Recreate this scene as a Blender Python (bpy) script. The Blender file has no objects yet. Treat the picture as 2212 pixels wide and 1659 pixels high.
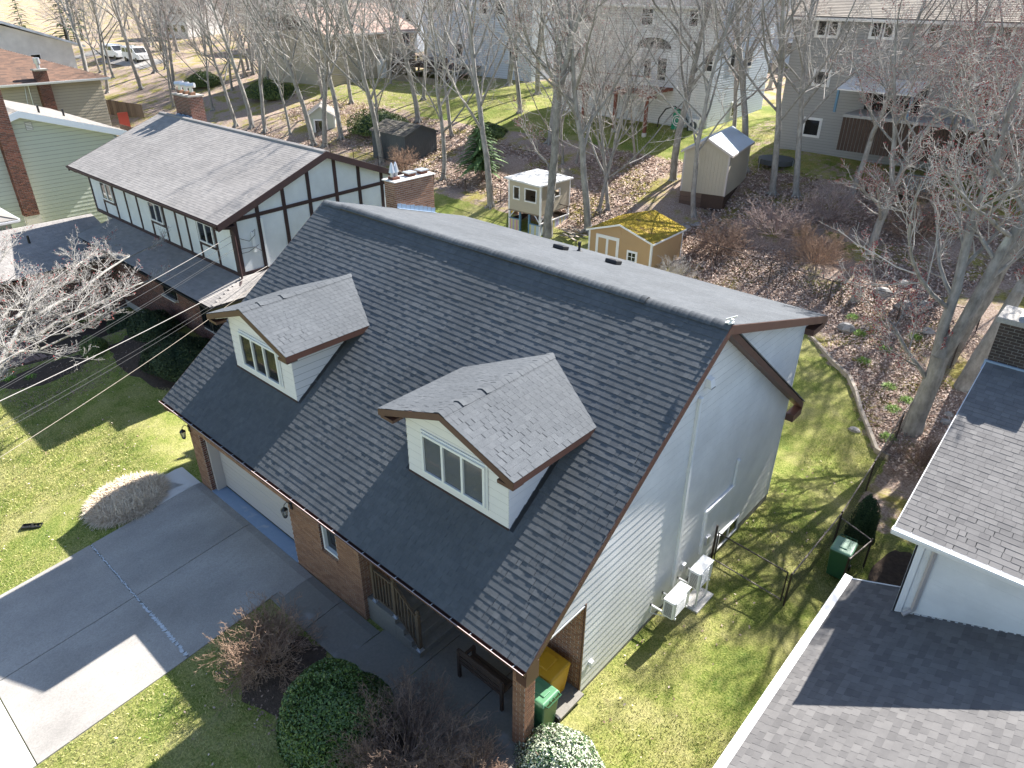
import bpy, math, random
import numpy as np
from mathutils import Vector, Matrix
rnd = random.Random(7)
S = bpy.context.scene
COL = S.collection
# ------------------------------------------------------------------ camera, world, sun, exposure
cd = bpy.data.cameras.new('camera'); cam = bpy.data.objects.new('camera', cd); COL.objects.link(cam)
yaw, pit, rol = -0.728, 0.5102, 0.0071
fw = Vector((math.sin(yaw)*math.cos(pit), math.cos(yaw)*math.cos(pit), -math.sin(pit)))
rt = Vector((math.cos(yaw), -math.sin(yaw), 0)); up = rt.cross(fw)
r2 = rt*math.cos(rol)+up*math.sin(rol); u2 = up*math.cos(rol)-rt*math.sin(rol)
M = Matrix((r2, u2, -fw)).transposed().to_4x4(); M.translation = Vector((20.8205, -7.0261, 14.2901))
cam.matrix_world = M
cd.sensor_width = 36; cd.lens = 1540.3/2212*36; cd.clip_end = 2000; cd.clip_start = .1
S.camera = cam
SUN = Vector((0.095, 1.135, 1.0)).normalized()
el = math.asin(SUN.z); az = math.atan2(SUN.x, SUN.y)
W = bpy.data.worlds.new('World'); S.world = W; W.use_nodes = True
nt = W.node_tree; bg = nt.nodes['Background']; sky = nt.nodes.new('ShaderNodeTexSky')
sky.sky_type = 'NISHITA'; sky.sun_disc = False; sky.sun_elevation = el; sky.sun_rotation = az
sky.air_density = 1.0; sky.dust_density = .6; sky.ozone_density = 1.0
nt.links.new(sky.outputs[0], bg.inputs[0]); bg.inputs[1].default_value = .08
sl = bpy.data.lights.new('sun', 'SUN'); sl.energy = 5.0; sl.angle = math.radians(.5); sl.color = (1, .965, .91)
so = bpy.data.objects.new('sun', sl); COL.objects.link(so)
so.rotation_euler = SUN.to_track_quat('Z', 'Y').to_euler(); so.location = SUN*60
S.view_settings.view_transform = 'Standard'; S.view_settings.look = 'None'; S.view_settings.gamma = 1
S.view_settings.use_curve_mapping = False; S.view_settings.exposure = 1.62
# ------------------------------------------------------------------ helpers
def setp(o, parent=None, label=None, cat=None, group=None, kind=None):
    if parent is not None: o.parent = parent
    if label: o['label'] = label
    if cat: o['category'] = cat
    if group: o['group'] = group
    if kind: o['kind'] = kind
    return o
def empty(name, loc=(0, 0, 0), **k):
    o = bpy.data.objects.new(name, None); COL.objects.link(o); o.location = (0, 0, 0)
    o.empty_display_size = .3
    return setp(o, **k)
class MB:
    def __init__(s): s.v = []; s.f = []; s.a = []
    def poly(s, pts, a=.5):
        n = len(s.v); s.v += [tuple(p) for p in pts]; s.f.append(tuple(range(n, n+len(pts)))); s.a.append(a)
    def hexa(s, p, a=.5):     # 8 points: bottom ring 0-3 ccw, top ring 4-7
        n = len(s.v); s.v += [tuple(q) for q in p]
        for f in ((3, 2, 1, 0), (4, 5, 6, 7), (0, 1, 5, 4), (1, 2, 6, 5), (2, 3, 7, 6), (3, 0, 4, 7)):
            s.f.append(tuple(n+i for i in f)); s.a.append(a)
    def box(s, x0, y0, z0, x1, y1, z1, a=.5):
        s.hexa([(x0, y0, z0), (x1, y0, z0), (x1, y1, z0), (x0, y1, z0), (x0, y0, z1), (x1, y0, z1), (x1, y1, z1), (x0, y1, z1)], a)
    def obox(s, o, u, v, w, a=.5):
        o, u, v, w = Vector(o), Vector(u), Vector(v), Vector(w)
        s.hexa([o, o+u, o+u+v, o+v, o+w, o+u+w, o+u+v+w, o+v+w], a)
    def prism(s, pts, d, a=.5):
        n = len(s.v); k = len(pts); d = Vector(d)
        s.v += [tuple(p) for p in pts]+[tuple(Vector(p)+d) for p in pts]
        s.f.append(tuple(range(n+k-1, n-1, -1))); s.f.append(tuple(range(n+k, n+2*k)))
        for i in range(k): j = (i+1) % k; s.f.append((n+i, n+j, n+k+j, n+k+i))
        s.a += [a]*(k+2)
    def tube(s, pts, r, n=6, a=.5, cap=True):
        P = [Vector(p) for p in pts]; R = r if isinstance(r, (list, tuple)) else [r]*len(P)
        b = len(s.v)
        t0 = (P[1]-P[0]).normalized(); ref = Vector((0, 0, 1)) if abs(t0.z) < .9 else Vector((1, 0, 0))
        x = t0.cross(ref).normalized()
        for i, p in enumerate(P):
            t = (P[min(i+1, len(P)-1)]-P[max(i-1, 0)]).normalized()
            x = (x-t*x.dot(t)).normalized(); y = t.cross(x)
            for k in range(n):
                q = 2*math.pi*k/n; s.v.append(tuple(p+(x*math.cos(q)+y*math.sin(q))*R[i]))
        for i in range(len(P)-1):
            for k in range(n):
                k2 = (k+1) % n; s.f.append((b+i*n+k, b+i*n+k2, b+(i+1)*n+k2, b+(i+1)*n+k)); s.a.append(a)
        if cap:
            s.f.append(tuple(b+k for k in range(n-1, -1, -1))); s.f.append(tuple(b+(len(P)-1)*n+k for k in range(n))); s.a += [a, a]
    def mesh(s, name, mat, smooth=False):
        me = bpy.data.meshes.new(name); me.from_pydata(s.v, [], s.f)
        if mat: me.materials.append(mat)
        at = me.attributes.new('v', 'FLOAT', 'FACE'); at.data.foreach_set('value', s.a)
        if smooth: me.polygons.foreach_set('use_smooth', [True]*len(s.f))
        return me
    def build(s, name, mat, parent=None, label=None, cat=None, group=None, kind=None, smooth=False):
        o = bpy.data.objects.new(name, s.mesh(name, mat, smooth)); COL.objects.link(o)
        return setp(o, parent, label, cat, group, kind)
def inst(name, me, parent, mat4=None):
    o = bpy.data.objects.new(name, me); COL.objects.link(o); o.parent = parent
    if mat4 is not None: o.matrix_local = mat4
    return o
def bev(o, w=.01, seg=2):
    m = o.modifiers.new('bevel', 'BEVEL'); m.width = w; m.segments = seg; m.limit_method = 'ANGLE'
    return o
def np_mesh(name, V, Q, mat, attr=None, smooth=False):
    me = bpy.data.meshes.new(name); k = Q.shape[1]
    me.vertices.add(len(V)); me.vertices.foreach_set('co', np.ascontiguousarray(V, dtype=np.float32).ravel())
    me.loops.add(Q.size); me.loops.foreach_set('vertex_index', Q.astype(np.int32).ravel())
    me.polygons.add(len(Q)); me.polygons.foreach_set('loop_start', np.arange(len(Q), dtype=np.int32)*k)
    me.update(calc_edges=True)
    at = me.attributes.new('v', 'FLOAT', 'FACE')
    at.data.foreach_set('value', (attr if attr is not None else np.full(len(Q), .5)).astype(np.float32))
    if smooth: me.polygons.foreach_set('use_smooth', np.ones(len(Q), bool))
    me.materials.append(mat); me.validate(); return me
TY = [-60, -12, -4, 0, 2, 12, 16, 24, 32, 41, 60, 100, 200, 400, 900]
TZ = [-3, -1.1, -.42, 0, -.2, -.35, -.25, 1.0, 3.0, 5.0, 6.2, 8, 12, 14, 14]
def _ss(t): t = np.clip(t, 0, 1); return t*t*(3-2*t)
def HN(X, Y): return np.interp(Y, TY, TZ)+1.0*_ss((-1.5-X)/8)*(1-_ss((-11-X)/3))*_ss((Y+1)/5)*(1-_ss((Y-10)/10))
def H(x, y): return float(HN(np.float64(x), np.float64(y)))
# ------------------------------------------------------------------ materials
MATS = {}
def mat(name, c1, c2=None, scale=6, rough=.8, bump=0, bscale=None, spec=.3, metal=0, vamp=1.0, namp=.5, stretch=None, dirt=None, coords='Object', stain=None):
    if name in MATS: return MATS[name]
    m = bpy.data.materials.new(name); m.use_nodes = True; n = m.node_tree.nodes; l = m.node_tree.links
    b = n['Principled BSDF']; b.inputs['Roughness'].default_value = rough; b.inputs['Metallic'].default_value = metal
    b.inputs['Specular IOR Level'].default_value = spec
    if c2 is None: c2 = tuple(c*.8 for c in c1)
    tc = n.new('ShaderNodeTexCoord'); src = tc.outputs['Object']
    if coords == 'World': src = n.new('ShaderNodeNewGeometry').outputs['Position']
    if stretch:
        mp = n.new('ShaderNodeMapping'); mp.inputs['Scale'].default_value = stretch; l.new(src, mp.inputs[0]); src = mp.outputs[0]
    no = n.new('ShaderNodeTexNoise'); no.inputs['Scale'].default_value = scale; no.inputs['Detail'].default_value = 6; no.inputs['Roughness'].default_value = .65
    l.new(src, no.inputs['Vector'])
    at = n.new('ShaderNodeAttribute'); at.attribute_name = 'v'
    # factor = .5 + (noise-.5)*2.4*namp + (v-.5)*vamp
    a1 = n.new('ShaderNodeMath'); a1.operation = 'MULTIPLY_ADD'; l.new(no.outputs[0], a1.inputs[0]); a1.inputs[1].default_value = 2.4*namp; a1.inputs[2].default_value = .5-1.2*namp-.5*vamp
    a2 = n.new('ShaderNodeMath'); a2.operation = 'MULTIPLY_ADD'; a2.use_clamp = True; l.new(at.outputs['Fac'], a2.inputs[0]); a2.inputs[1].default_value = vamp; l.new(a1.outputs[0], a2.inputs[2])
    mx = n.new('ShaderNodeMix'); mx.data_type = 'RGBA'; mx.inputs[6].default_value = (*c2, 1); mx.inputs[7].default_value = (*c1, 1); l.new(a2.outputs[0], mx.inputs[0])
    out = mx.outputs[2]
    if stain:
        n3 = n.new('ShaderNodeTexNoise'); n3.inputs['Scale'].default_value = stain[0]; n3.inputs['Detail'].default_value = 7; n3.inputs['Roughness'].default_value = .6; l.new(src, n3.inputs['Vector'])
        r3 = n.new('ShaderNodeMapRange'); r3.inputs[1].default_value = .3; r3.inputs[2].default_value = .7; r3.inputs[3].default_value = stain[1]; r3.inputs[4].default_value = 1.1; l.new(n3.outputs[0], r3.inputs[0])
        m3 = n.new('ShaderNodeMix'); m3.data_type = 'RGBA'; m3.blend_type = 'MULTIPLY'; m3.inputs[0].default_value = 1; l.new(out, m3.inputs[6]); l.new(r3.outputs[0], m3.inputs[7]); out = m3.outputs[2]
    if dirt:
        n2 = n.new('ShaderNodeTexNoise'); n2.inputs['Scale'].default_value = dirt[1]; n2.inputs['Detail'].default_value = 5; l.new(src, n2.inputs['Vector'])
        rp = n.new('ShaderNodeValToRGB'); rp.color_ramp.elements[0].position = dirt[2]; rp.color_ramp.elements[1].position = dirt[2]+.16; l.new(n2.outputs[0], rp.inputs[0])
        m2 = n.new('ShaderNodeMix'); m2.data_type = 'RGBA'; l.new(rp.outputs[0], m2.inputs[0]); l.new(out, m2.inputs[6]); m2.inputs[7].default_value = (*dirt[0], 1); out = m2.outputs[2]
    l.new(out, b.inputs['Base Color'])
    if bump:
        nb = n.new('ShaderNodeTexNoise'); nb.inputs['Scale'].default_value = bscale or scale*4; nb.inputs['Detail'].default_value = 4; l.new(src, nb.inputs['Vector'])
        bp = n.new('ShaderNodeBump'); bp.inputs['Strength'].default_value = bump; bp.inputs['Distance'].default_value = .02; l.new(nb.outputs[0], bp.inputs['Height']); l.new(bp.outputs[0], b.inputs['Normal'])
    MATS[name] = m; return m
def glassmat(name, tint=(.02, .025, .03), alpha=.45):
    m = bpy.data.materials.new(name); m.use_nodes = True; b = m.node_tree.nodes['Principled BSDF']
    b.inputs['Base Color'].default_value = (*tint, 1); b.inputs['Roughness'].default_value = .04; b.inputs['Specular IOR Level'].default_value = .9
    b.inputs['Alpha'].default_value = alpha; return m
SH_BLK = mat('black_shingle', (.135, .143, .153), (.060, .067, .076), 7.0, .88, .35, 140, .25, vamp=.6, namp=.3, coords='World', stain=(.5, .84))
SH_DRM = mat('grey_shingle', (.165, .168, .17), (.10, .103, .108), 3.0, .85, .25, 140, .3, vamp=.8, namp=.45, coords='World')
SH_TUD = mat('weathered_shingle', (.33, .305, .285), (.23, .215, .205), 2.5, .9, .25, 120, .2, vamp=.5, namp=.5, coords='World', stain=(.5, .85))
SH_RGT = mat('brown_grey_shingle', (.215, .205, .198), (.105, .10, .10), 2.5, .9, .25, 120, .2, vamp=.62, namp=.35, coords='World')
SH_BRN = mat('brown_shingle', (.20, .12, .085), (.11, .075, .06), 2.5, .9, .2, 120, .2, coords='World')
SH_FAR = mat('pale_shingle', (.30, .27, .24), (.20, .19, .18), 2.5, .9, .2, 120, .2, coords='World')
FELT = mat('roof_felt', (.06, .06, .065), rough=.9)
WHITE = mat('white_siding', (.76, .755, .74), (.66, .655, .64), 1.3, .55, .04, 60, .3, vamp=.25, namp=.35, stain=(.8, .88))
CREAM = mat('cream_siding', (.76, .735, .735), (.70, .67, .67), 1.3, .6, .04, 60, .3, vamp=.25, namp=.35)
TRIM = mat('white_trim', (.8, .8, .8), (.72, .72, .72), 3, .4, spec=.4, namp=.3)
BROWN = mat('brown_fascia', (.125, .062, .045), (.085, .042, .034), 3, .45, .05, 30, .4)
DKBR = mat('dark_brown_trim', (.062, .034, .034), (.04, .024, .026), 3, .6, .05, 30, .3)
STUC = mat('white_stucco', (.72, .735, .75), (.64, .655, .67), 2, .85, .35, 90, .2, namp=.35, stain=(.8, .88))
BRICK = mat('orange_brick', (.33, .185, .115), (.23, .12, .075), 9, .85, .3, 60, .2, vamp=1.0, namp=.4)
BRICKD = mat('dark_brick', (.20, .085, .06), (.10, .05, .04), 9, .85, .3, 60, .2, vamp=1.2, namp=.4)
BRICKB = mat('brown_brick', (.085, .062, .052), (.05, .038, .034), 9, .85, .3, 60, .2, vamp=1.0, namp=.4)
LAPSHADE = mat('lap_shade_backing', (.20, .20, .20), (.14, .14, .14), 5, .9)  # dark grey for the shade lines under the siding laps
MORT = mat('mortar', (.60, .56, .50), (.48, .44, .40), 20, .95, .2, 80)
CONC = mat('concrete', (.47, .44, .40), (.30, .28, .26), 30, .92, .5, 120, .15, vamp=.25, namp=.85, stretch=(1.2, .7, 1), coords='World', dirt=((.30, .285, .265), 9, .60), stain=(.55, .72))
CONCL = mat('pale_concrete', (.62, .60, .57), (.52, .50, .47), 1.2, .85, .2, 90, .2, vamp=.3)
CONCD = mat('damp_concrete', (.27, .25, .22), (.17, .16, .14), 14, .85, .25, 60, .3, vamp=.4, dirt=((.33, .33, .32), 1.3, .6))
BLUEC = mat('painted_apron', (.36, .45, .58), (.27, .36, .49), 5, .7, .2, 60, .3, dirt=((.5, .52, .55), 3, .6))
GARD = mat('garage_door_paint', (.50, .45, .42), (.46, .415, .39), 2, .5, spec=.35, namp=.3)
BLACK = mat('black_metal', (.02, .02, .022), (.012, .012, .014), 5, .4, spec=.5)
RUST = mat('rusty_black_rail', (.07, .045, .035), (.025, .02, .02), 14, .55, .1, spec=.4, namp=.8)
GALV = mat('galvanised_metal', (.62, .63, .66), (.48, .5, .54), 8, .35, spec=.6, metal=.6)
LEAD = mat('blue_lead_flashing', (.34, .44, .56), (.24, .31, .40), 9, .5, .2, 20, .5, metal=.2)
WOOD = mat('weathered_wood', (.30, .24, .18), (.17, .13, .10), 5, .85, .3, 30, .2, stretch=(1, 1, .3))
WOODD = mat('old_brown_wood', (.17, .125, .085), (.09, .065, .045), 5, .85, .3, 30, .2)
DWOOD = mat('dark_stained_wood', (.085, .055, .04), (.05, .033, .026), 5, .7, .2, 30, .3)
BARK = mat('grey_bark', (.37, .355, .33), (.15, .14, .125), 5, .95, .8, 18, .1, vamp=.5, namp=.9, stretch=(1, 1, .45), dirt=((.44, .45, .40), 2.2, .62))
TWIG = mat('pale_twigs', (.54, .51, .48), (.27, .245, .225), 3, .85, vamp=1.2, namp=.3)
TWIGR = mat('reddish_twigs', (.52, .43, .39), (.30, .21, .19), 3, .85, vamp=1.2, namp=.3)
BUD = mat('red_buds', (.42, .09, .08), (.26, .05, .05), 3, .7)
BARKD = mat('dark_bark', (.24, .21, .18), (.11, .095, .08), 5, .95, .7, 18, .1, vamp=.5, namp=.9, stretch=(1, 1, .45))
LEAFD = mat('dark_glossy_leaf', (.13, .20, .045), (.04, .085, .02), 3, .36, spec=.5, vamp=1.4, namp=.3)
LEAFY = mat('yellow_green_leaf', (.16, .21, .05), (.05, .085, .025), 3, .5, spec=.4, vamp=1.4, namp=.3)
LEAFV = mat('variegated_leaf', (.60, .62, .46), (.05, .11, .035), 3, .4, spec=.5, vamp=2.6, namp=.3)
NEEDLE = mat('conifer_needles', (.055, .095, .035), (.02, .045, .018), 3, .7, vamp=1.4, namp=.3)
SPRN = mat('spruce_needles', (.17, .27, .09), (.06, .12, .04), 3, .7, vamp=1.4, namp=.3)
JUNI = mat('juniper_green', (.06, .085, .035), (.022, .04, .018), 3, .7, vamp=1.4, namp=.3)
STRAW = mat('dry_ornamental_grass', (.86, .74, .58), (.52, .41, .29), 3, .9, vamp=1.3, namp=.2)
GRASS = mat('grass_blades', (.64, .56, .27), (.11, .19, .025), 1.8, .75, vamp=1.0, namp=1.2, coords='World')
LITTER = mat('fallen_leaves', (.66, .53, .44), (.26, .16, .12), 3, .9, vamp=1.4, namp=.2)
MOSS = mat('moss', (.46, .34, .05), (.25, .18, .035), 4, .95, .8, 30, .1, vamp=.8, namp=.9, dirt=((.22, .13, .08), 2.5, .55))
STONE = mat('field_stone', (.36, .34, .32), (.2, .19, .18), 3, .9, .4, 12, .2)
MULCH = mat('bark_mulch', (.11, .08, .06), (.045, .034, .028), 9, .95, .8, 30, .1, namp=.8)
GREENB = mat('green_bin_plastic', (.035, .12, .055), (.025, .09, .042), 3, .42, spec=.45, namp=.3)
GREENL = mat('faded_green_lid', (.20, .36, .24), (.15, .29, .19), 3, .4, spec=.5, namp=.4)
YELB = mat('yellow_bin_plastic', (.62, .33, .02), (.5, .25, .015), 3, .45, spec=.4)
GLASS = glassmat('window_glass', alpha=.30); GLASSD = glassmat('dark_window_glass', (.015, .018, .02), .85)
INTER = mat('dark_interior', (.035, .032, .03), rough=.9)
BLIND = mat('window_blind', (.8, .8, .8), (.7, .7, .7), rough=.6)
TAN = mat('tan_wall', (.44, .30, .165), (.38, .255, .14), 2, .75, .1, 40, .2, namp=.4)
BEIGE = mat('beige_siding', (.47, .42, .33), (.41, .365, .285), 2, .7, .1, 40, .2, namp=.4)
PALEGR = mat('pale_green_siding', (.50, .53, .46), (.44, .47, .41), 1, .6, .03, 40, .2, vamp=.3, namp=.35)
GREYS = mat('grey_siding', (.36, .36, .35), (.30, .30, .295), 1, .6, .03, 40, .2, vamp=.4, namp=.35)
BLUEW = mat('blue_white_siding_and_shade', (.58, .63, .70), (.5, .55, .62), 1, .6, .03, 40, .2, vamp=.3, namp=.35)  # pale blue siding; also paints shade onto the white house's side
SHEDG = mat('dark_grey_shed', (.10, .11, .115), (.07, .078, .082), 2, .7, .1, 30, .2)
METR = mat('ribbed_metal_roof', (.55, .6, .66), (.42, .47, .53), 4, .35, spec=.5, metal=.4)
BLUET = mat('blue_paint', (.14, .27, .38), (.10, .2, .3), 5, .6)
PINK = mat('pink_paint', (.62, .33, .40), rough=.7); PYEL = mat('pale_yellow_paint', (.62, .58, .28), rough=.7); LILAC = mat('lilac_paint', (.45, .40, .60), rough=.7); SKYP = mat('sky_blue_paint', (.50, .60, .68), rough=.7)
SLIDE = mat('yellow_plastic', (.75, .48, .02), rough=.4)
REDP = mat('red_panel', (.5, .09, .06), rough=.6); GRNP = mat('green_fabric', (.02, .27, .15), rough=.7)
REDW = mat('red_stained_wood', (.24, .09, .06), (.15, .06, .045), 6, .8)
PAVER = mat('interlocking_paver', (.30, .20, .16), (.2, .135, .11), 5, .9, .2, 60, vamp=1.2, namp=.4)
ACW = mat('white_enamel', (.8, .8, .79), (.74, .74, .73), 3, .35, spec=.5, namp=.3)
PVC = mat('white_pvc', (.8, .81, .82), rough=.35)
SLAT = mat('bleached_timber', (.42, .36, .30), (.26, .22, .18), 5, .9, .3, 25, stretch=(1, 1, 1))
# ground material: grass with litter mask attribute
def ground_mat():
    m = bpy.data.materials.new('ground_cover'); m.use_nodes = True; n = m.node_tree.nodes; l = m.node_tree.links; b = n['Principled BSDF']
    b.inputs['Roughness'].default_value = .95; b.inputs['Specular IOR Level'].default_value = .1
    pos = n.new('ShaderNodeNewGeometry').outputs['Position']
    def noise(sc, d=6, ro=.6):
        t = n.new('ShaderNodeTexNoise'); t.inputs['Scale'].default_value = sc; t.inputs['Detail'].default_value = d; t.inputs['Roughness'].default_value = ro; l.new(pos, t.inputs['Vector']); return t.outputs[0]
    def ramp(x, els):
        r = n.new('ShaderNodeValToRGB'); e = r.color_ramp.elements
        for i, (p, c) in enumerate(els):
            q = e[i] if i < 2 else e.new(p)
            q.position = p; q.color = (*c, 1)
        l.new(x, r.inputs[0]); return r.outputs[0]
    def mix(f, a, c):
        x = n.new('ShaderNodeMix'); x.data_type = 'RGBA'; l.new(f, x.inputs[0]); l.new(a, x.inputs[6]); l.new(c, x.inputs[7]); return x.outputs[2]
    g = ramp(noise(.55, 9, .72), [(.33, (.085, .155, .025)), (.44, (.18, .22, .04)), (.53, (.33, .31, .11)), (.66, (.48, .41, .21))])
    g2 = ramp(noise(22, 4), [(.38, (.04, .085, .012)), (.62, (.40, .40, .13))])
    gm = n.new('ShaderNodeMix'); gm.data_type = 'RGBA'; gm.inputs[0].default_value = .5; l.new(g, gm.inputs[6]); l.new(g2, gm.inputs[7])
    lt = ramp(noise(14, 8, .8), [(.34, (.14, .09, .065)), (.48, (.34, .25, .20)), (.6, (.52, .42, .35))])
    mo = ramp(noise(9, 5), [(.4, (.20, .17, .03)), (.6, (.36, .33, .08))])
    mf = ramp(noise(.5, 6, .65), [(.50, (0, 0, 0)), (.60, (.85, .85, .85))])
    lt2 = mix(mf, lt, mo)
    at = n.new('ShaderNodeAttribute'); at.attribute_name = 'litter'
    ad = n.new('ShaderNodeMath'); ad.operation = 'ADD'; l.new(at.outputs['Fac'], ad.inputs[0])
    nn = n.new('ShaderNodeMath'); nn.operation = 'MULTIPLY_ADD'; l.new(noise(2.5, 5), nn.inputs[0]); nn.inputs[1].default_value = .9; nn.inputs[2].default_value = -.45; l.new(nn.outputs[0], ad.inputs[1])
    fr = ramp(ad.outputs[0], [(.42, (0, 0, 0)), (.58, (1, 1, 1))])
    l.new(mix(fr, gm.outputs[2], lt2), b.inputs['Base Color'])
    bp = n.new('ShaderNodeBump'); bp.inputs['Strength'].default_value = .9; bp.inputs['Distance'].default_value = .05
    l.new(noise(28, 6, .8), bp.inputs['Height']); l.new(bp.outputs[0], b.inputs['Normal'])
    return m
# ------------------------------------------------------------------ ground
BED = [(17, 17.0), (16.5, 17.14), (15.2, 19.16), (14.06, 20.96), (13.14, 21.6), (11.33, 23.1), (9.5, 24.2), (2, 24.5)]
def litter_at(x, y):
    by = np.interp(x, [2, 9.5, 11.33, 13.14, 14.06, 15.2, 16.5, 17], [22.5, 23.6, 23.1, 21.6, 20.96, 19.16, 17.14, 17.0])
    m = np.where((x > 1.5) & (x <= 17.0) & (y > by), 1., 0.)
    m = np.where((x > 17.0) & (y > 14.2) & (y < 40), .95, m)
    m = np.where((x > 17.0) & (y > 13.) & (y <= 14.2), .5, m)
    m = np.where((x <= 1.5) & (y > 26.4), .85, m)
    m = np.where((x <= -22) & (y > 14), .62, m)
    m = np.where((y > 37) & (x < -3) & (x > -30), .15, m)
    m = np.where(y > 37.5, np.minimum(m, .45), m)
    m = np.where((y > 54) | ((x < -60) & (y > 34)), .62, m)
    m = np.where((x < .8) & (x > -.8) & (y > 1) & (y < 2), .3, m)
    return m
def build_ground():
    xs = np.concatenate([np.linspace(-900, -120, 14), np.arange(-110, -30, 4), np.arange(-30, 24, .4), np.arange(24, 60, 3), np.linspace(64, 600, 12)])
    ys = np.concatenate([np.linspace(-200, -20, 8), np.arange(-16, 46, .4), np.arange(47, 120, 4), np.linspace(125, 1200, 16)])
    X, Y = np.meshgrid(xs, ys); Z = HN(X, Y)
    rr = np.random.RandomState(3); bump = np.zeros_like(X)
    for k in range(14):
        a, b, p = rr.uniform(-1.4, 1.4), rr.uniform(-1.4, 1.4), rr.uniform(0, 6)
        bump += np.sin(X*a+Y*b+p)*.012
    L = litter_at(X, Y); Z = Z+bump*(1+2*L)*np.where((X > -.5) & (X < 16) & (Y < 13.2) & (Y > -14), .15, 1)
    nx, ny = len(xs), len(ys); V = np.stack([X, Y, Z], -1).reshape(-1, 3)
    i = np.arange(nx-1)[None, :]+np.arange(ny-1)[:, None]*nx
    Q = np.stack([i, i+1, i+nx+1, i+nx], -1).reshape(-1, 4)
    me = np_mesh('ground', V, Q, ground_mat(), smooth=True)
    at = me.attributes.new('litter', 'FLOAT', 'POINT'); at.data.foreach_set('value', L.ravel().astype(np.float32))
    o = bpy.data.objects.new('ground', me); COL.objects.link(o); o['kind'] = 'structure'
build_ground()
# ------------------------------------------------------------------ generic builders
CAMP = Vector((20.8205, -7.0261, 14.2901))
def course(parent, O, U, V, poly, matl, expo=.143, wmin=.13, wmax=.33, t=(.004, .009), nparts=0, seed=1, name='shingle', joint='shingles', thick_under=None, vr=(.0, 1.), lam=True, two=False):
    """lap courses: O corner, U along the eave, V up the slope (unit vectors); poly = outline in (u,v) metres (convex)."""
    R = random.Random(seed); O, U, V = Vector(O), Vector(U).normalized(), Vector(V).normalized(); N = U.cross(V).normalized()
    if N.z < 0: N = -N
    vs = [p[1] for p in poly]; v0, v1 = min(vs), max(vs); k = 0; items = []
    def span(v):
        xs = []
        for i in range(len(poly)):
            (a, b), (c, d) = poly[i], poly[(i+1) % len(poly)]
            if (b-v)*(d-v) <= 0 and b != d: xs.append(a+(c-a)*(v-b)/(d-b))
        return (min(xs), max(xs)) if len(xs) >= 2 else None
    v = v0
    while v < v1-.01:
        h = min(expo, v1-v); s = span(v+h*.5)
        if s:
            u = s[0]-R.uniform(0, wmin)
            while u < s[1]-.01:
                w = R.uniform(wmin, wmax) if lam else wmax
                a, b = max(u, s[0]), min(u+w, s[1])
                if b-a > .015:
                    tt = R.choice(t); dk = two and R.random() < .3
                    items.append((a, b, v, h, min(t) if dk else tt, (.40 if dk else R.uniform(*vr))))
                u += w+(0 if two else .003)
        v += expo
    def shape(mb, a, b, v, h, t, av, F):
        j = .003
        mb.v += [F(a, v, 0), F(b, v, 0), F(a+j, v-.0, t), F(b-j, v-.0, t), F(a, v+h*1.06, .0006), F(b, v+h*1.06, .0006)]
        n = len(mb.v)-6
        for f in ((2, 3, 5, 4), (0, 1, 3, 2), (1, 5, 3), (0, 2, 4)): mb.f.append(tuple(n+i for i in f)); mb.a.append(av)
    items.sort(key=lambda q: (O+U*q[0]+V*q[2]-CAMP).length)
    cache = {}
    B = Matrix((U, V, N)).transposed().to_4x4()
    for (a, b, v, h, tt, av) in items[:nparts]:
        w = round((b-a)/.03)*.03
        w = max(w, .03); key = (w, round(h, 3), tt, round(av*4)/4)
        if key not in cache:
            mb = MB(); shape(mb, 0, b-a if abs(b-a-w) > .016 else w, 0, h, tt, key[3], lambda x, y, z: (x, y, z)); cache[key] = mb.mesh(name, matl)
        M4 = B.copy(); M4.translation = O+U*a+V*v
        inst(name, cache[key], parent, M4)
    if len(items) > nparts:
        mb = MB()
        F = lambda x, y, z: tuple(O+U*x+V*y+N*z)
        for q in items[nparts:]: shape(mb, *q, F)
        mb.build(joint, matl, parent, kind='stuff')
def boards(parent, O, U, poly, matl, expo=.115, t=.012, Nv=None, name='siding_board', maxn=300, vr=(.3, .7), up=(0, 0, 1)):
    """horizontal lap boards on a vertical wall; poly in (u,z) convex"""
    O, U, Vv = Vector(O), Vector(U).normalized(), Vector(up); N = Vector(Nv)
    vs = [p[1] for p in poly]; v0, v1 = min(vs), max(vs)
    def span(v):
        xs = []
        for i in range(len(poly)):
            (a, b), (c, d) = poly[i], poly[(i+1) % len(poly)]
            if (b-v)*(d-v) <= 0 and b != d: xs.append(a+(c-a)*(v-b)/(d-b))
        return (min(xs), max(xs)) if len(xs) >= 2 else None
    v = v0; F = lambda x, y, z: tuple(O+U*x+Vv*y+N*z); gap = min(.03, max(.010, expo*.085))
    sh = MB(); sh.prism([F(p[0], p[1], 0) for p in poly], N*.0025); sh.build('lap_shade_backing', LAPSHADE, parent)  # dark sheet showing through the gaps, its colour standing in for lap shade
    while v < v1-.005:
        h = min(expo, v1-v); lo, hi = span(v+gap if h > gap+.02 else v+1e-4), span(v+h-1e-4)
        if lo and hi:
            mb = MB(); a = rnd.uniform(*vr); tt = t*rnd.uniform(.9, 1.1); q = .002
            w = v+(gap if h > gap+.02 else 0); q = .004
            P = [F(lo[0], w, 0), F(lo[1], w, 0), F(hi[1], v+h, 0), F(hi[0], v+h, 0), F(lo[0], w, tt+q), F(lo[1], w, tt+q), F(hi[1], v+h, q), F(hi[0], v+h, q)]
            mb.hexa(P, a); mb.build(name, matl, parent)
        v += expo
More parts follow.
